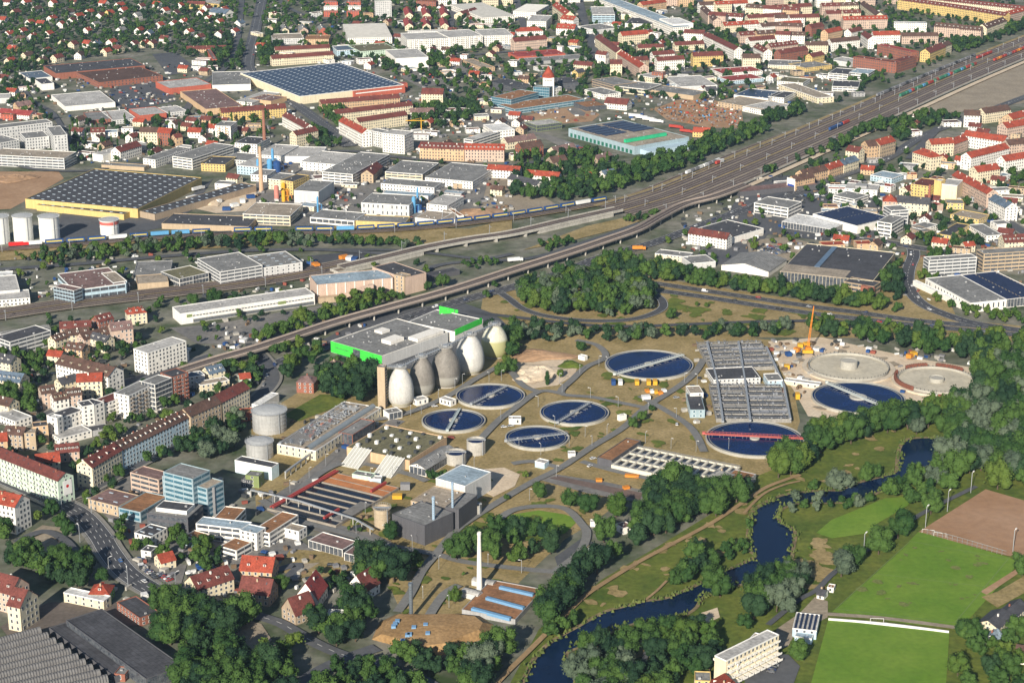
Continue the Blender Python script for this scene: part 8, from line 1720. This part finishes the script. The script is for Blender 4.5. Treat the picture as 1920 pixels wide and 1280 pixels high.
def traffic(key, n, offs_, lab, grp, seed=1):
 P = RD[key]; z = ROADZ[id(P)] + .02; r_ = random.Random(seed); L = sum((b_ - a).length for a, b_ in zip(P[:-1], P[1:])); pts = walk(P, L / (n + 1), L / (n + 2))
 for p, a in pts[:n]:
  q = proj(p.x, p.y, 0)
  if not (-20 < q[0] < 1940 and 0 < q[1] < 1290): continue
  o_ = r_.choice(offs_); s = 1 if o_ < 0 else -1
  car(p.x - math.sin(a) * o_, p.y + math.cos(a) * o_, z, a if s > 0 else a + math.pi, r_.choice(COLS), lab, grp, van=r_.random() < .15)
traffic('ring', 8, (-6, -2, 2, 6), '%s vehicle driving on the broad ring road at lower left', 'vehicles on the ring road', 2)
traffic('highway_far', 7, (-2.5, 2.5), '%s vehicle on the far motorway carriageway', 'vehicles on the motorway'); traffic('highway_near', 7, (-2.5, 2.5), '%s vehicle on the near motorway carriageway', 'vehicles on the motorway', 3)
traffic('curve', 8, (-2.5, 2.5), '%s vehicle on the curved slip road', 'vehicles on the slip road', 4); traffic('under', 22, (-5, -2, 2, 5), '%s vehicle on the main road beside the viaduct', 'vehicles beside the viaduct', 5)
traffic('east', 9, (-3, 3), '%s vehicle on the road above the production hall', 'vehicles on the right hand road', 6); traffic('vial', 9, (-3, 3), '%s vehicle on the main road by the dealerships', 'vehicles by the dealerships', 7)
traffic('top', 10, (-6, -2, 2, 6), '%s vehicle on the far avenue', 'vehicles on the far avenue', 8); traffic('row', 14, (-4.2, 4.2), '%s vehicle parked along the apartment row street', 'vehicles by the apartment row', 9)
lot((1445, 1262), (1462, 1232), 1, 6, '%s car parked behind the terraced apartment house', 'cars behind the terraced apartments', z=.8, fill=.9)
lot((300, 1078), (322, 1092), 1, 6, '%s car parked on the yard beside the ring road', 'cars on the ring road yard'); lot((268, 1064), (296, 1088), 1, 5, '%s car parked along the ring road yard edge', 'cars on the ring road yard')
lot((455, 1092), (475, 1080), 1, 6, '%s car parked by the timber framed house', 'cars by the timber framed house', fill=.6); lot((695, 1018), (760, 1036), 1, 6, '%s car parked along the low workshop range', 'cars along the low workshops', fill=.5, step=4)
lot((1395, 482), (1440, 488), 4, 11, '%s car on the pale dealer display yard', 'cars on the dealer display yard', z=.8, fill=.85); lot((1450, 478), (1480, 474), 3, 9, '%s car on the right part of the display yard', 'cars on the dealer display yard', z=.8)
lot((1505, 376), (1560, 366), 2, 12, '%s car parked between the dealer pavilions', 'cars between the dealer pavilions', fill=.8); lot((1700, 438), (1712, 442), 1, 9, '%s car parked by the white office block', 'cars by the white office', fill=.8)
lot((250, 195), (300, 188), 5, 17, '%s car in the car park beside the white supermarket hall', 'cars in the supermarket car park', fill=.45, step=3.2); lot((1500, 172), (1545, 180), 2, 14, '%s car in the storage yard beside the railway', 'cars in the storage yard', fill=.7)
lot((1060, 270), (1095, 280), 1, 9, '%s car parked before the trade hall', 'cars before the trade hall', fill=.4); lot((1240, 132), (1300, 128), 1, 12, '%s car parked behind the yellow apartment block', 'cars behind the yellow block', fill=.7); lot((1380, 130), (1430, 128), 1, 12, '%s car parked before the twin gabled block', 'cars before the twin gabled block', fill=.7)
lot((400, 632), (450, 624), 1, 12, '%s car on the logistics yard', 'cars on the logistics yard', fill=.3); lot((120, 548), (100, 560), 1, 6, '%s car by the blue office complex', 'cars by the blue office', fill=.5)
for (x, y, a, c) in ((900, 762, 1, 'silver'), (815, 764, .3, 'white'), (945, 803, .2, 'white'), (958, 801, .2, 'silver'), (1112, 862, .5, 'white'), (1106, 876, .9, 'white'), (1269, 798, 1.5, 'white'), (1268, 748, .3, 'silver'), (508, 1022, .1, 'white'), (620, 1062, .1, 'black')):
 p = at(x, y); car(p.x, p.y, .9, a, c, '%s car standing alone on a lane of the sewage works', 'single cars in the sewage works')
# rail vehicles
def wagon(lab, p, a, z, col, name='container_wagon', L=17.5, H=3.2, stripe=None, grp=None, cat='wagon', load=1):
 t = thing(name, lab, cat, (p.x, p.y, z), a, grp); m = MB(); m.box(-L / 2, -1.3, .7, L / 2, 1.3, 1.1); m.build('frame', DARKM, t)
 for x in (-L / 2 + 2.5, L / 2 - 2.5): m = MB(); m.box(x - 1.4, -1.1, .15, x + 1.4, 1.1, .7); m.build('bogie', DARKM, t)
 if load:
  n = 2 if load == 2 else 1
  for k in range(n):
   x0 = -L / 2 + .4 + k * (L - .8) / n; x1 = x0 + (L - .8) / n - .25; m = MB(); m.box(x0, -1.28, 1.1, x1, 1.28, 1.1 + H)
   o = m.build('container', col[k % len(col)], t)
   if stripe: m = MB(); m.box(x0 + 1.2, -1.31, 1.1 + H * .35, x1 - 1.2, 1.31, 1.1 + H * .7); m.build('lettering_band', stripe, o)
 return t
BLU = mat('trailer_blue', (.02, .065, .20), .5, .1); YST = mat('trailer_yellow', (.60, .48, .08), .6, .1); LBL = mat('trailer_light_blue', (.10, .30, .52), .5); WHT = mat('container_white', (.66, .66, .64), .6)
GRN = mat('container_green', (.04, .20, .12), .6); RDD = mat('container_red', (.38, .05, .035), .6); GRY = mat('container_grey', (.20, .20, .21), .6); ORG = mat('container_orange', (.60, .22, .03), .6)
def px_along(P, x0, x1, step):
 return [(p, a) for p, a in walk(P, step) if x0 < proj(p.x, p.y, 0)[0] < x1]
F_ = offs(fr, 4.5);
ws = px_along(F_, 52, 1148, 19.2)
for i, (p, a) in enumerate(ws):
 gap = rnd.random() < .15; c = rnd.choice((BLU, BLU, BLU, BLU, LBL, WHT))
 wagon(('blue trailer with yellow lettering on the long freight train' if c is BLU else 'light blue trailer on the long freight train' if c is LBL else 'white trailer on the long freight train') if not gap else 'empty flat wagon in the long freight train', p, a, Z + .2, [c], stripe=YST if c is BLU else None, grp='wagons of the long blue freight train', load=0 if gap else 1)
p, a = px_along(F_, 15, 50, 6)[0]; p, a = [q for q in walk(F_, 3) if proj(q[0].x, q[0].y, 0)[0] > 32][0]
t = thing('locomotive', 'red electric locomotive pulling the blue freight train', 'locomotive', (p.x, p.y, Z + .2), a); m = MB(); m.box(-9, -1.45, 1.0, 9, 1.45, 3.6); m.quad([(-9, -1.45, 3.6), (9, -1.45, 3.6), (8.2, -1.1, 4.1), (-8.2, -1.1, 4.1)]); m.quad([(9, 1.45, 3.6), (-9, 1.45, 3.6), (-8.2, 1.1, 4.1), (8.2, 1.1, 4.1)]); m.quad([(-8.2, -1.1, 4.1), (8.2, -1.1, 4.1), (8.2, 1.1, 4.1), (-8.2, 1.1, 4.1)]); m.build('body', mat('loco_red', (.55, .02, .02), .4), t)
m = MB(); m.box(-8, -1.2, .2, -3, 1.2, 1.0); m.build('bogie', DARKM, t); m = MB(); m.box(3, -1.2, .2, 8, 1.2, 1.0); m.build('bogie', DARKM, t); m = MB(); m.box(-9.03, -1.1, 2.5, -8.9, 1.1, 3.4); m.build('windscreen', GLASS, t); m = MB(); m.beam((-5, 0, 4.1), (-3.5, 0, 5.2), .12); m.beam((-3.5, -.8, 5.3), (-3.5, .8, 5.3), .12); m.build('pantograph', DARKM, t)
for o_, x0, x1, cols, nm in ((-12, 1552, 1596, [BLU, BLU, RDD, RDD], 'short blue and red wagon group'), (-6, 1688, 1826, [GRN, GRN, RDD, GRN, LBL, RDD, GRN], 'train of green and red containers'), (-17, 1862, 1940, [RDD, ORG, RDD, GRY], 'red container train at the upper right'), (9, 1830, 1862, [RDD], 'red wagons near the ornate row'), (19, 1640, 1832, [GRY, GRY, DARKM], 'line of dark empty wagons on the far siding'), (24, 1290, 1345, [WHT, GRY], 'pale wagons on the siding by the wood'), (19, 1345, 1362, [RDD, WHT], 'red and white wagons beside the orange roofed house')):
 for i, (p, a) in enumerate(px_along(offs(me_, o_), x0, x1, 19)):
  wagon('container wagon in the ' + nm, p, a, Z + .2, [cols[i % len(cols)], cols[(i * 3 + 1) % len(cols)]], grp=nm, load=2, H=2.7)
# catenary masts
def mast_proto():
 t = thing('catenary_mast', 'x', 'mast'); m = MB(); m.beam((0, 0, 0), (0, 0, 9), .38); m.build('post', METAL, t); m = MB(); m.beam((0, 0, 8), (0, -4.2, 7.6), .2); m.beam((0, 0, 6.6), (0, -4, 7.5), .16); m.build('bracket', METAL, t); return t
MP = mast_proto(); first = True
def masts(P, o_, step, z, lab, grp, x0=-20, x1=1940, flip=1):
 global first
 for p, a in walk(offs(P, o_), step, step / 2):
  if x0 < proj(p.x, p.y, 0)[0] < x1:
   if first: t = MP; t.location = (p.x, p.y, z); t.rotation_euler = (0, 0, a + (math.pi if flip < 0 else 0)); first = False
   else: t = copy_tree(MP, (p.x, p.y, z), a + (math.pi if flip < 0 else 0))
   t['label'] = lab; t['group'] = grp
masts(ma, 14.5, 55, 0, 'thin catenary mast on the far side of the main line', 'masts of the main line'); masts(ma, -14.5, 55, 0, 'thin catenary mast on the near side of the main line', 'masts of the main line', flip=-1)
masts(br, 6, 48, 5, 'catenary mast on the railway bridge', 'masts on the railway bridge'); masts(fr, -7, 60, 0, 'catenary mast beside the freight line', 'masts of the freight line', flip=-1)
masts(me_, -41, 62, 0, 'catenary mast at the near edge of the railway yard', 'masts of the railway yard', flip=-1); masts(me_, -14.5, 62, 0, 'catenary mast in the middle of the railway yard', 'masts of the railway yard'); masts(me_, 11.5, 62, 0, 'catenary mast at the far edge of the railway yard', 'masts of the railway yard')
# street and works lamps
lt = thing('street_lamp', 'x', 'lamp'); m = MB(); m.beam((0, 0, 0), (0, 0, 8), .2); m.build('post', METAL, lt); m = MB(); m.beam((0, 0, 8), (1.3, 0, 8.2), .14); m.box(1.0, -.2, 8.05, 2.0, .2, 8.3, bottom=True); m.build('lamp_head', TRIM, lt); fl = [True]
def lamp(x, y, lab, grp, a=0, s=1.0):
 p = at(x, y);
 if fl[0]: t = lt; fl[0] = False; t.location = (p.x, p.y, .5); t.rotation_euler = (0, 0, a)
 else: t = copy_tree(lt, (p.x, p.y, .5), a)
 t.scale = (s, s, s); t['label'] = lab; t['group'] = grp
for x, y in [(1054, 740), (1087, 703), (1107, 748), (1009, 764), (1159, 765), (1215, 778), (1268, 786), (1138, 690), (1123, 687), (1283, 720), (1307, 722), (1049, 720), (1040, 802), (1097, 820), (1110, 838), (1138, 818), (1014, 854), (1067, 838), (973, 842), (1043, 895), (993, 939), (1258, 843), (1305, 848), (1366, 845), (1210, 832), (770, 780), (790, 777), (822, 750), (853, 730), (867, 722), (917, 717), (940, 715), (939, 788), (889, 880), (823, 875), (803, 884), (695, 900), (736, 895), (611, 874), (580, 900), (544, 925), (512, 950), (668, 1004), (722, 1007), (685, 964), (773, 1030), (855, 1045), (978, 1075), (915, 1062), (823, 1068), (842, 1140), (793, 1123)]:
 lamp(x, y, 'thin lamp post beside a lane or tank of the sewage works', 'lamp posts of the sewage works', rnd.uniform(0, 6))
for x, y in [(77, 942), (117, 965), (60, 905), (240, 1100), (150, 1018), (205, 1080), (330, 1108), (172, 965)]: lamp(x, y, 'tall street lamp along the ring road', 'street lamps of the ring road', rnd.uniform(0, 6), 1.4)
for k, (x, y) in enumerate([(1776, 960), (1820, 925), (1735, 990), (1619, 1042), (1899, 1035)]): lamp(x, y, ['floodlight mast left of the cinder pitch path', 'floodlight mast at the top of the cinder pitch', 'floodlight mast at the left corner of the cinder pitch', 'dark floodlight mast among the trees by the football pitch', 'floodlight mast at the lower right of the cinder pitch'][k], 'floodlight masts of the pitches', 1, 1.7)
# containers and huts on the works
def crate(lab, x, y, w, d, h, m_, a=0, name='container', cat='container', grp=None):
 p = at(x, y); t = thing(name, lab, cat, (p.x, p.y, .6), a, grp); m = MB(); m.box(-w / 2, -d / 2, 0, w / 2, d / 2, h); m.build('body', m_, t); m = MB()
 for k in range(int(w / .9)): m.box(-w / 2 + .2 + k * .9, -d / 2 - .08, .15, -w / 2 + .5 + k * .9, -d / 2, h - .15)
 m.build('corrugation', m_, t, stuff=True); m = MB(); m.box(-w / 2 - .08, -d / 2 - .1, h - .12, w / 2 + .08, d / 2 + .1, h + .06); m.build('roof_frame', m_, t); return t
YEL = mat('machine_yellow', (.62, .34, .03), .5, .1)
for x, m_, lb in ((1150, BLU, 'blue site container below the large round tank'), (1163, WHT, 'white site container right of the blue one'), (1194, YEL, 'first of three yellow site containers, set apart on the left'), (1216, YEL, 'middle one of three yellow site containers'), (1228, YEL, 'right one of three yellow site containers')): crate(lb, x, 721, 3, 6, 3, m_)
for k, (x, y) in enumerate([(1214, 736), (1222, 737), (1230, 738), (1238, 740), (1245, 736)]): crate('%s pile of building material on the lawn below the yellow containers' % ('orange', 'pale', 'yellow', 'orange', 'pale')[k], x, y, 3, 4, 2, (ORG, WHT, YEL, ORG, WHT)[k], .3, 'material_pile', 'material pile', 'material piles on the lawn')
crate('white tool cabin on the lawn next to the material piles', 1211, 750, 6, 4, 3, WHT, .2); crate('yellow skip beside the machine hall lane', 745, 935, 6, 4, 2.5, YEL); crate('orange skip on the sludge clamp', 1123, 903, 4, 3, 1.5, ORG); crate('orange loader bucket pile on the sludge clamp, lower one', 1174, 917, 4, 3, 1.5, ORG, .4); crate('orange and red machine parts above the long clamp', 1185, 895, 9, 3, 1.5, ORG, -.2); crate('grey switch cabinets beside the machine hall road', 760, 918, 6, 4, 4, GRY); crate('orange storage box by the site fence', 1495, 748, 3, 5, 4, YEL, 0)
for k, (x, y) in enumerate([(1500, 652), (1512, 650), (1494, 660), (1475, 692), (1713, 668), (1705, 672), (1456, 668), (1478, 668)]): crate('%s building machine on the construction site' % ('yellow', 'yellow', 'orange', 'yellow', 'yellow', 'orange', 'white', 'blue')[k], x, y, 4, 4, 3, (YEL, YEL, ORG, YEL, YEL, ORG, WHT, BLU)[k], k * .5, 'site_machine', 'machine', 'building machines on the construction site')
for k, (x, y, c) in enumerate([(800, 418, 0), (645, 486, 1), (655, 488, 2), (592, 500, 1), (585, 496, 0), (470, 372, 0), (415, 352, 1), (455, 380, 2), (408, 380, 2), (425, 395, 0), (440, 388, 2), (665, 490, 0)]): crate('%s skip or box on a works yard in the middle distance' % ('blue', 'orange', 'white')[c], x, y, 8, 5, 3, (BLU, ORG, WHT)[c], k * .7, grp='%s boxes on the works yards' % ('blue', 'orange', 'white')[c])
# lorries
def lorry(lab, x, y, a, m_, cab=None, L=12):
 p = at(x, y); t = thing('lorry', lab, 'lorry', (p.x, p.y, .9), a); m = MB(); m.box(-L / 2, -1.25, 1.0, L / 2 - 2.6, 1.25, 3.8); m.build('cargo_box', m_, t); m = MB(); m.box(L / 2 - 2.4, -1.2, .5, L / 2, 1.2, 3.0); m.build('cab', cab or m_, t); m = MB(); m.box(L / 2 - .2, -1.0, 1.8, L / 2 + .03, 1.0, 2.7); m.build('windscreen', GLASS, t)
 for xx in (-L / 2 + 1.5, -L / 2 + 2.8, L / 2 - 1.4): m = MB(); m.box(xx - .5, -1.2, 0, xx + .5, 1.2, 1.0); m.build('wheel', TYRE, t)
lorry('white lorry, left one on the wide lorry yard', 786, 136, .05, WHT, L=18); lorry('red lorry in the middle of the wide lorry yard', 813, 143, .05, RDD, L=18); lorry('white lorry, right one on the wide lorry yard', 842, 137, .05, WHT, L=18); lorry('blue lorry at the right end of the lorry yard', 895, 144, .3, BLU, L=14)
lorry('orange tipper lorry beside the grey low gabled hall', 1447, 510, 1.1, ORG, YEL); lorry('white tanker lorry beside the underpass road', 966, 492, .3, WHT, L=14); lorry('orange lorry on the slip beside the viaduct', 1198, 470, 0, ORG); lorry('white lorry beside the black roofed warehouse', 372, 358, .9, WHT, L=16); lorry('long white trailer beside the works shed in front of the tanker', 360, 375, .9, WHT, L=14)
lorry('dark articulated bus in front of the trade hall', 1143, 272, -.3, mat('bus_dark', (.03, .035, .05), .3), L=24)
for k in range(4): lorry('white striped bus, number %s of the row behind the trade hall' % ('one', 'two', 'three', 'four')[k], 1192 + k * 13, 221 + k * 3.4, -.35, WHT, L=17)
lorry('red bus right of the trade hall', 1268, 242, -.5, RDD, L=18); lorry('second red bus near the orange roofed house', 1287, 250, -.5, RDD, L=16)
# crane
c = at(1514, 664); t = thing('mobile_crane', 'tall orange lattice crane on the construction site', 'crane', (c.x, c.y, .8)); m = MB(); m.box(-4, -2, .6, 4, 2, 2.8); m.build('chassis', YEL, t); m = MB(); m.box(-1.8, -1.6, 2.8, 2.5, 1.6, 5); m.build('cab', mat('crane_orange', (.60, .20, .02), .5), t)
m = MB(); T_ = Vector((3.4, 3, 37))
for sx in (-.7, .7):
 for sy in (-.7, .7): m.beam((sx, sy, 4), T_ + Vector((sx * .3, sy * .3, 0)), .22)
for k in range(22): f, g_ = k / 22, (k + 1) / 22; s = 1 if k % 2 else -1; m.beam(Vector((.7 * s, -.7, 4)).lerp(T_, f), Vector((-.7 * s, -.7, 4)).lerp(T_, g_), .13); m.beam(Vector((.7, .7 * s, 4)).lerp(T_, f), Vector((.7, -.7 * s, 4)).lerp(T_, g_), .13)
m.build('jib', mat('crane_orange', (.60, .20, .02)), t)
for (x, y) in ((-4, -3.5), (4, -3.5), (-4, 3.5), (4, 3.5)): m = MB(); m.box(x - .6, y - .6, 0, x + .6, y + .6, .8); m.build('outrigger', DARKM, t)
c = at(790, 252); t = thing('tower_crane', 'small yellow tower crane beside the peach palace', 'crane', (c.x, c.y, 0)); m = MB(); m.beam((0, 0, 0), (0, 0, 16), .9); m.build('mast', YEL, t); m = MB(); m.beam((-18, 0, 16), (6, 0, 16), .8); m.beam((0, 0, 19), (-14, 0, 16), .25); m.beam((0, 0, 16), (0, 0, 19), .6); m.build('jib', YEL, t); m = MB(); m.box(4, -1, 14, 6, 1, 16); m.build('counterweight', CONC, t)
# pitches
t = thing('pitch_wall', 'long low white wall between the two grass pitches', 'wall'); m = MB(); P = line([(1553, 1163), (1660, 1172), (1779, 1187)], 0, 4); ribbon(m, P, .8, 1.6, thick=1.6); m.build('wall', TRIM, t)
def goal(lab, x, y, a):
 p = at(x, y); t = thing('football_goal', lab, 'goal', (p.x, p.y, .6), a); m = MB(); m.beam((-3.6, 0, 0), (-3.6, 0, 2.4), .16); m.beam((3.6, 0, 0), (3.6, 0, 2.4), .16); m.beam((-3.6, 0, 2.4), (3.6, 0, 2.4), .16); m.build('goal_frame', TRIM, t); m = MB()
 for k in range(9): m.beam((-3.6 + k * .9, 0, 2.4), (-3.6 + k * .9, 1.8, 0), .04)
 m.build('net', TRIM, t, stuff=True)
goal('football goal in front of the pitch wall', 1644, 1168, -.05)
for k, (x, y) in enumerate(((1740, 1001), (1762, 1007))): goal(('left', 'right')[k] + ' small goal at the lower edge of the cinder pitch', x, y, -.3)
m = MB(); m2 = MB(); P = line([(1738, 1003), (1790, 1016), (1886, 1044)], 0, 6)
for p, a in walk(P, 3.2): m.box(p.x - .06, p.y - .06, 0, p.x + .06, p.y + .06, 4)
ribbon(m2, P, .06, 4.0, thick=.2); ribbon(m2, P, .06, 2.0, thick=.1)
t = thing('ball_fence', 'tall mesh ball fence between cinder and grass pitch', 'fence'); m.build('post', METAL, t, stuff=True); m2.build('rail', METAL, t)
m = MB(); Zl = Z + .02
def pl(pts, w=.35): ribbon(m, line(pts, 0, 2), w, Zl)
pl([(1566, 1146), (1706, 1019)]); pl([(1706, 1019), (1890, 1052)]); pl([(1890, 1052), (1790, 1172)]); pl([(1566, 1146), (1790, 1172)]); pl([(1640, 1080), (1848, 1104)])
m.build('pitch_marking', mat('faded_line', (.16, .22, .08), .9))['kind'] = 'structure'
# heaps
HM = M_SAND
def heap(lab, x, y, r, h, mt, seed, name='sand_heap', cat='heap', sx=1.0):
 rn = random.Random(seed); p = at(x, y); t = thing(name, lab, cat, (p.x, p.y, .5)); m = MB(); n = 18; rings = 6; V = []
 for k in range(rings + 1):
  f = k / rings
  for i in range(n): a = 2 * math.pi * i / n; rr = r * (1 - f) * (1 + .25 * math.sin(3 * a + seed) * (1 - f)) * rn.uniform(.9, 1.1); V.append((rr * sx * math.cos(a), rr * math.sin(a), h * (1 - (1 - f) ** 1.6) * rn.uniform(.85, 1.05)))
 for k in range(rings):
  for i in range(n): j = (i + 1) % n; m.quad([V[k * n + i], V[k * n + j], V[(k + 1) * n + j], V[(k + 1) * n + i]])
 m.build('heap', mt, t); return t
heap('large pale sand heap on the sand yard', 1010, 700, 18, 5, M_SAND, 1); heap('brownish long earth heap at the back of the sand yard', 1010, 668, 14, 4, M_EARTH, 2, sx=1.7); heap('small grassed heap right on the sand yard', 1070, 685, 9, 3, M_GRASS, 3); heap('small sand heap on the front of the sand yard', 985, 712, 8, 2.5, M_SAND, 4)
heap('pale gravel heap in the factory yard', 395, 380, 14, 4, M_SAND, 5); heap('reddish earth heap on the gravel yard by the freight line', 905, 402, 22, 5, M_EARTH, 6); heap('earth heap on the excavated plot', 30, 335, 20, 4, M_EARTH, 7)
scr = MB(); P = [at(x, y) for x, y in [(1228, 208), (1270, 192), (1330, 188), (1388, 206), (1390, 238), (1330, 238), (1250, 224)]]; xs = [p.x for p in P]; ys = [p.y for p in P]; n = 0; cols = [RDD, ORG, GRY, LBL, WHT, YEL, DARKM, mat('rust_scrap', (.22, .10, .05), .9, .2)]
while n < 420:
 x, y = rnd.uniform(min(xs), max(xs)), rnd.uniform(min(ys), max(ys))
 if not in_poly(P, x, y): continue
 s = rnd.uniform(.6, 2.2); a = rnd.uniform(0, 3); q = [(x + s * math.cos(a + k * 1.57) * (1 if k % 2 else .5), y + s * math.sin(a + k * 1.57) * (1 if k % 2 else .5)) for k in range(4)]; h = rnd.uniform(.6, 2.6); mi = rnd.choice((0, 2, 2, 3, 4, 6, 6, 6, 7, 7, 7, 7, 7, 7, 2, 6, 7)); n += 1
 scr.quad([(*p, h) for p in q], mi)
 for k in range(4): j = (k + 1) % 4; scr.quad([(*q[k], .3), (*q[j], .3), (*q[j], h), (*q[k], h)], mi)
scr.build('scrap_heap', cols, stuff=True)
# process plant colours
for k, (x, y, w, d, h, c) in enumerate([(506, 322, 6, 6, 14, LBL), (512, 316, 3, 3, 22, LBL), (520, 322, 8, 6, 12, BLU), (484, 326, 3, 3, 16, LBL), (480, 324, 8, 5, 7, LBL), (776, 400, 4, 4, 17, LBL), (783, 392, 2, 2, 22, LBL), (596, 398, 2, 2, 16, LBL), (786, 398, 6, 4, 8, BLU), (532, 378, 4, 4, 12, YEL), (538, 376, 4, 4, 11, ORG), (519, 373, 5, 5, 14, mat('faded_red', (.5, .2, .16), .8)), (532, 366, 4, 4, 13, YEL)]):
 p = at(x, y); t = thing('process_vessel', '%s process vessel in the works quarter, %s' % (('light blue' if c is LBL else 'blue' if c is BLU else 'yellow' if c is YEL else 'orange' if c is ORG else 'faded red'), ['left of the pair by chimneys', 'tallest by the chimneys', 'widest by the chimneys', 'slim one left of the beige chimney', 'squat one left of the beige chimney', 'large one beside the grey clad hall', 'tall slim one beside the grey clad hall', 'slim one above the low mural office', 'box beside the grey clad hall', 'left silo by the yellow tower', 'right silo by the yellow tower', 'silo left of the yellow ones', 'rear silo by the yellow tower'][k]), 'vessel', (p.x, p.y, 0)); m = MB()
 m.lathe([(w / 2, 0), (w / 2, h * .9), (w * .2, h)], 14); m.build('vessel', c, t); m = MB(); m.beam((w / 2, 0, h * .5), (w / 2 + 3, 0, h * .5), .5); m.beam((w / 2 + 3, 0, h * .5), (w / 2 + 3, 0, 0), .5); m.build('pipe', c, t)
# countless pallets, bins, sheds and parked things on the yards
cl = MB(); rnd = random.Random(5); cc = [WHT, GRY, DARKM, mat('clutter_brown', (.16, .11, .07), .9), mat('clutter_pale', (.38, .36, .32), .9), BLU, RDD, mat('clutter_red', (.24, .07, .05), .9)]
for (x0, y0, x1, y1, n) in ((0, 120, 480, 310, 900), (480, 0, 1240, 230, 1500), (1180, 60, 1560, 200, 600), (480, 230, 960, 410, 800), (0, 480, 620, 560, 260), (1280, 330, 1920, 480, 700), (1560, 480, 1920, 570, 80), (400, 600, 700, 660, 90), (0, 650, 520, 800, 260), (200, 900, 700, 1130, 300), (1240, 0, 1700, 130, 500), (1440, 640, 1830, 745, 220), (1280, 640, 1330, 800, 40), (530, 780, 850, 850, 60)):
 for _ in range(n):
  c = at(rnd.uniform(x0, x1), rnd.uniform(y0, y1)); x, y = c.x, c.y
  if blocked(x, y, .6): continue
  w, d, h = rnd.uniform(.5, 2.6), rnd.uniform(.5, 2), rnd.uniform(.4, 1.9); a = rnd.choice((.4, 1.1, -.5, 2)); q = [(x + w * math.cos(a) * i - d * math.sin(a) * j, y + w * math.sin(a) * i + d * math.cos(a) * j) for i, j in ((-1, -1), (1, -1), (1, 1), (-1, 1))]; mi = rnd.choice((0, 0, 0, 1, 1, 2, 2, 3, 3, 4, 4, 4, 5, 7)); cl.quad([(*p, h + 1) for p in q], mi)
  for k in range(4): j = (k + 1) % 4; cl.quad([(*q[k], .3), (*q[j], .3), (*q[j], h + 1), (*q[k], h + 1)], mi)
cl.build('yard_clutter', cc, stuff=True)
# banner and billboard
def banner(x, y, h, w, hh, ang, lab, mark):
 p = at(x, y, h); t = thing('banner', lab, 'banner', (p.x, p.y, p.z), ang); m = MB(); m.box(-w / 2, -.15, -hh / 2, w / 2, .05, hh / 2, bottom=True); m.build('panel', TRIM, t); m = MB(); m.quad([(w * .22 * math.cos(k * .785), -.2, hh * .12 + w * .18 * math.sin(k * .785)) for k in range(8)]); m.build('printed_mark', mark, t)
for o in list(bpy.data.objects):
 if o.get('label', '').startswith('long pale green apartment block'):
  w, d, h = o['_d']; m = MB(); m.box(w + .1, d * .3, h * .35, w + .25, d * .85, h * .9, bottom=True); q = m.build('banner_panel', TRIM, o); m = MB(); m.quad([(w + .3, d * .57 + 1.1 * math.cos(k * .785), h * .68 + 1.1 * math.sin(k * .785)) for k in range(8)]); m.build('red_mark', mat('loco_red', (.55, .02, .02)), q)
 if o.get('label', '').startswith('row of peach row houses'):
  w, d, h = o['_d']; m = MB(); m.box(-.3, .5, 0, -.1, d - .5, h + 2, bottom=True); q = m.build('white_gable_panel', TRIM, o); m = MB(); m.box(-.4, 1.5, h * .35, -.3, d - 1.5, h * .62, bottom=True); m.build('blue_print', mat('print_blue', (.02, .06, .30), .6), q)
for o in bpy.data.objects:
 if '_d' in o: del o['_d']
# the air
hz = MB(); x0, x1, y0, y1, z0, z1 = -5200, 5200, -900, 9800, -1.2, 495
V8 = [(x0, y0, z0), (x1, y0, z0), (x1, y1, z0), (x0, y1, z0), (x0, y0, z1), (x1, y0, z1), (x1, y1, z1), (x0, y1, z1)]
for f in ((0, 3, 2, 1), (4, 5, 6, 7), (0, 1, 5, 4), (1, 2, 6, 5), (2, 3, 7, 6), (3, 0, 4, 7)): hz.quad([V8[i] for i in f])
hm = bpy.data.materials.new('air'); hm.use_nodes = True; nt = hm.node_tree; nt.nodes.remove(nt.nodes['Principled BSDF']); pv = nt.nodes.new('ShaderNodeVolumePrincipled'); pv.inputs['Color'].default_value = (.52, .74, 1, 1); pv.inputs['Density'].default_value = 3.2e-5; pv.inputs['Anisotropy'].default_value = .2
nt.links.new(pv.outputs[0], nt.nodes['Material Output'].inputs['Volume'])
o = hz.build('haze', hm, stuff=True)
